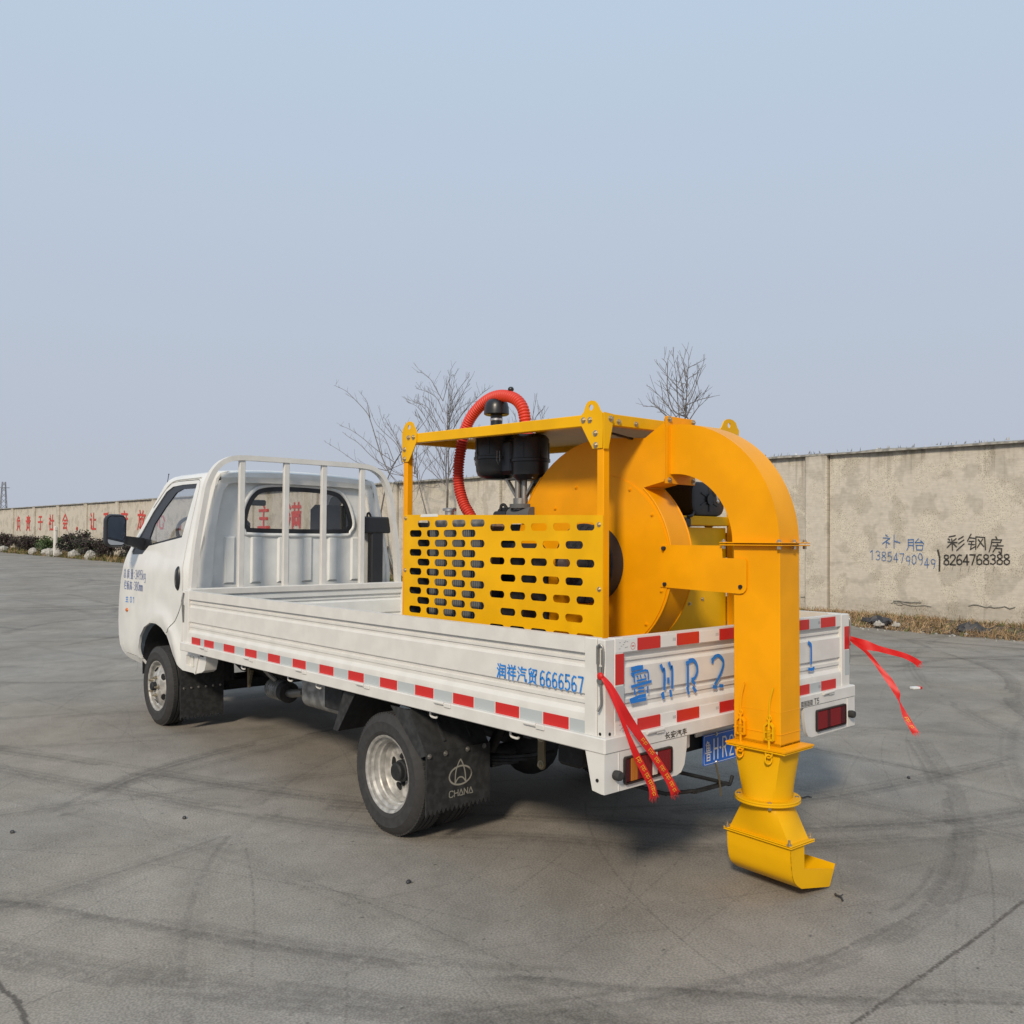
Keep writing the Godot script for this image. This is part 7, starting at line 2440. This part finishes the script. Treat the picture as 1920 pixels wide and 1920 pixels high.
# ------------------------------------------------------------------ litter on the yard and the verge
func litter() -> void:
	pre = Transform3D()
	var rng := RandomNumberGenerator.new()
	rng.seed = 8
	var m := MB.new()
	m.box(Vector3(0, 0.012, 0), Vector3(0.055, 0.022, 0.088), 0.003)
	var pk := thing("cigarette_packet", "crushed white and red packet lying on the concrete right of the ribbon", "packet", Vector3(6.4, 0, -1.57))
	pk.rotation.y = 1.2
	put(m, "carton", M["litter white"], pk)
	m = MB.new()
	m.box(Vector3(0, 0.0123, 0.055), Vector3(0.056, 0.0235, 0.032), 0.003)
	put(m, "flap", M["red reflector"], pk)
	for s in [[2.21, -0.39, "curled dark leaf on the concrete right of the turning ring", "leaf"], [3.1, -0.18, "dark scrap on the concrete well right of the duct", "scrap"], [-0.7, -2.4, "dark pebble on the concrete left of the rear wheel", "pebble"], [1.01, 0.44, "broken twig on the concrete just right of the scoop", "twig"], [-0.29, -0.9, "dark pebble on the concrete nearest the rear wheel", "pebble"], [-1.45, -2.75, "tiny dark stone at the left of the yard", "pebble"]]:
		m = MB.new()
		if s[3] in ["leaf", "twig"]:
			m.tube(smooth3([Vector3(-0.035, 0.004, 0), Vector3(-0.01, 0.010, 0.006), Vector3(0.02, 0.006, 0.0), Vector3(0.04, 0.004, 0.010)], 3), 0.0045, 5)
			if s[3] == "twig": m.tube([Vector3(0, 0.006, 0), Vector3(0.012, 0.010, 0.028)], 0.003, 4)
		else:
			m.ball(Vector3(0, 0.006, 0), Vector3(0.014, 0.010, 0.011), 8)
		var o := put(m, s[3], M["litter dark"], null, 40.0)
		o.position = Vector3(s[0], 0.0, s[1])
		o.rotation.y = rng.randf() * TAU
		tag(o, s[2], s[3])
	# rubbish in the dry grass right of the truck
	var list := [[-2.35, 1.35, "dark", "crumpled black plastic sheet in the dry grass just right of the truck"], [-1.1, 1.35, "dark", "black torn sheet in the dry grass below the blue phone number"], [0.35, 1.2, "dark", "black rag in the dry grass at the right picture edge"], [-2.1, 1.55, "white", "white crumpled cup beside the crumpled black sheet"], [-1.75, 1.05, "white", "pale scrap of foam in the grass between the two black sheets"], [-1.25, 1.0, "white", "pale bag lying on the black torn sheet"], [-0.95, 1.6, "white", "white stone at the edge of the grass under the black scrawl"], [-0.7, 1.5, "white", "pale paper scrap nearest the right end of the grass"]]
	for i in list.size():
		var s: Array = list[i]
		m = MB.new()
		var big: bool = s[2] == "dark"
		m.ball(Vector3(0, 0.02, 0), Vector3(0.24, 0.075, 0.12) if big else Vector3(0.07, 0.035, 0.045), 18)
		var nz := noise(5.0 if big else 9.0, 3, 800 + i)
		for k in m.p.size():
			var f := 1.0 + 0.9 * nz.get_noise_3dv(m.p[k])
			m.p[k] = Vector3(m.p[k].x * f, maxf(m.p[k].y * (1.0 + 1.4 * nz.get_noise_3dv(m.p[k] * 2.0 + Vector3(3, 1, 2))), -0.02), m.p[k].z * f)
		var o := put(m, "plastic_sheet" if big else "scrap", M["litter dark" if big else "scrap grey"], null, 15.0)
		o.position = wall_xf * Vector3(s[0], 0.05, s[1])
		o.rotation.y = 1.5 + rng.randf_range(-0.5, 0.5)
		tag(o, s[3], "rubbish")
	m = MB.new()
	for i in 420:
		var u := 5.0 - 24.0 * rng.randf()
		var z := 1.95 - 1.5 * rng.randf() * rng.randf()
		m.ball(wall_xf * Vector3(u, 0.03 if z < 1.6 else 0.006, z), Vector3(1, 0.7, 1) * rng.randf_range(0.008, 0.032), 6)
	var peb := put(m, "gravel", M["rock"], null, 40.0)
	tag(peb, "loose pale gravel scattered along the edge of the grass strip", "gravel", "", "stuff")
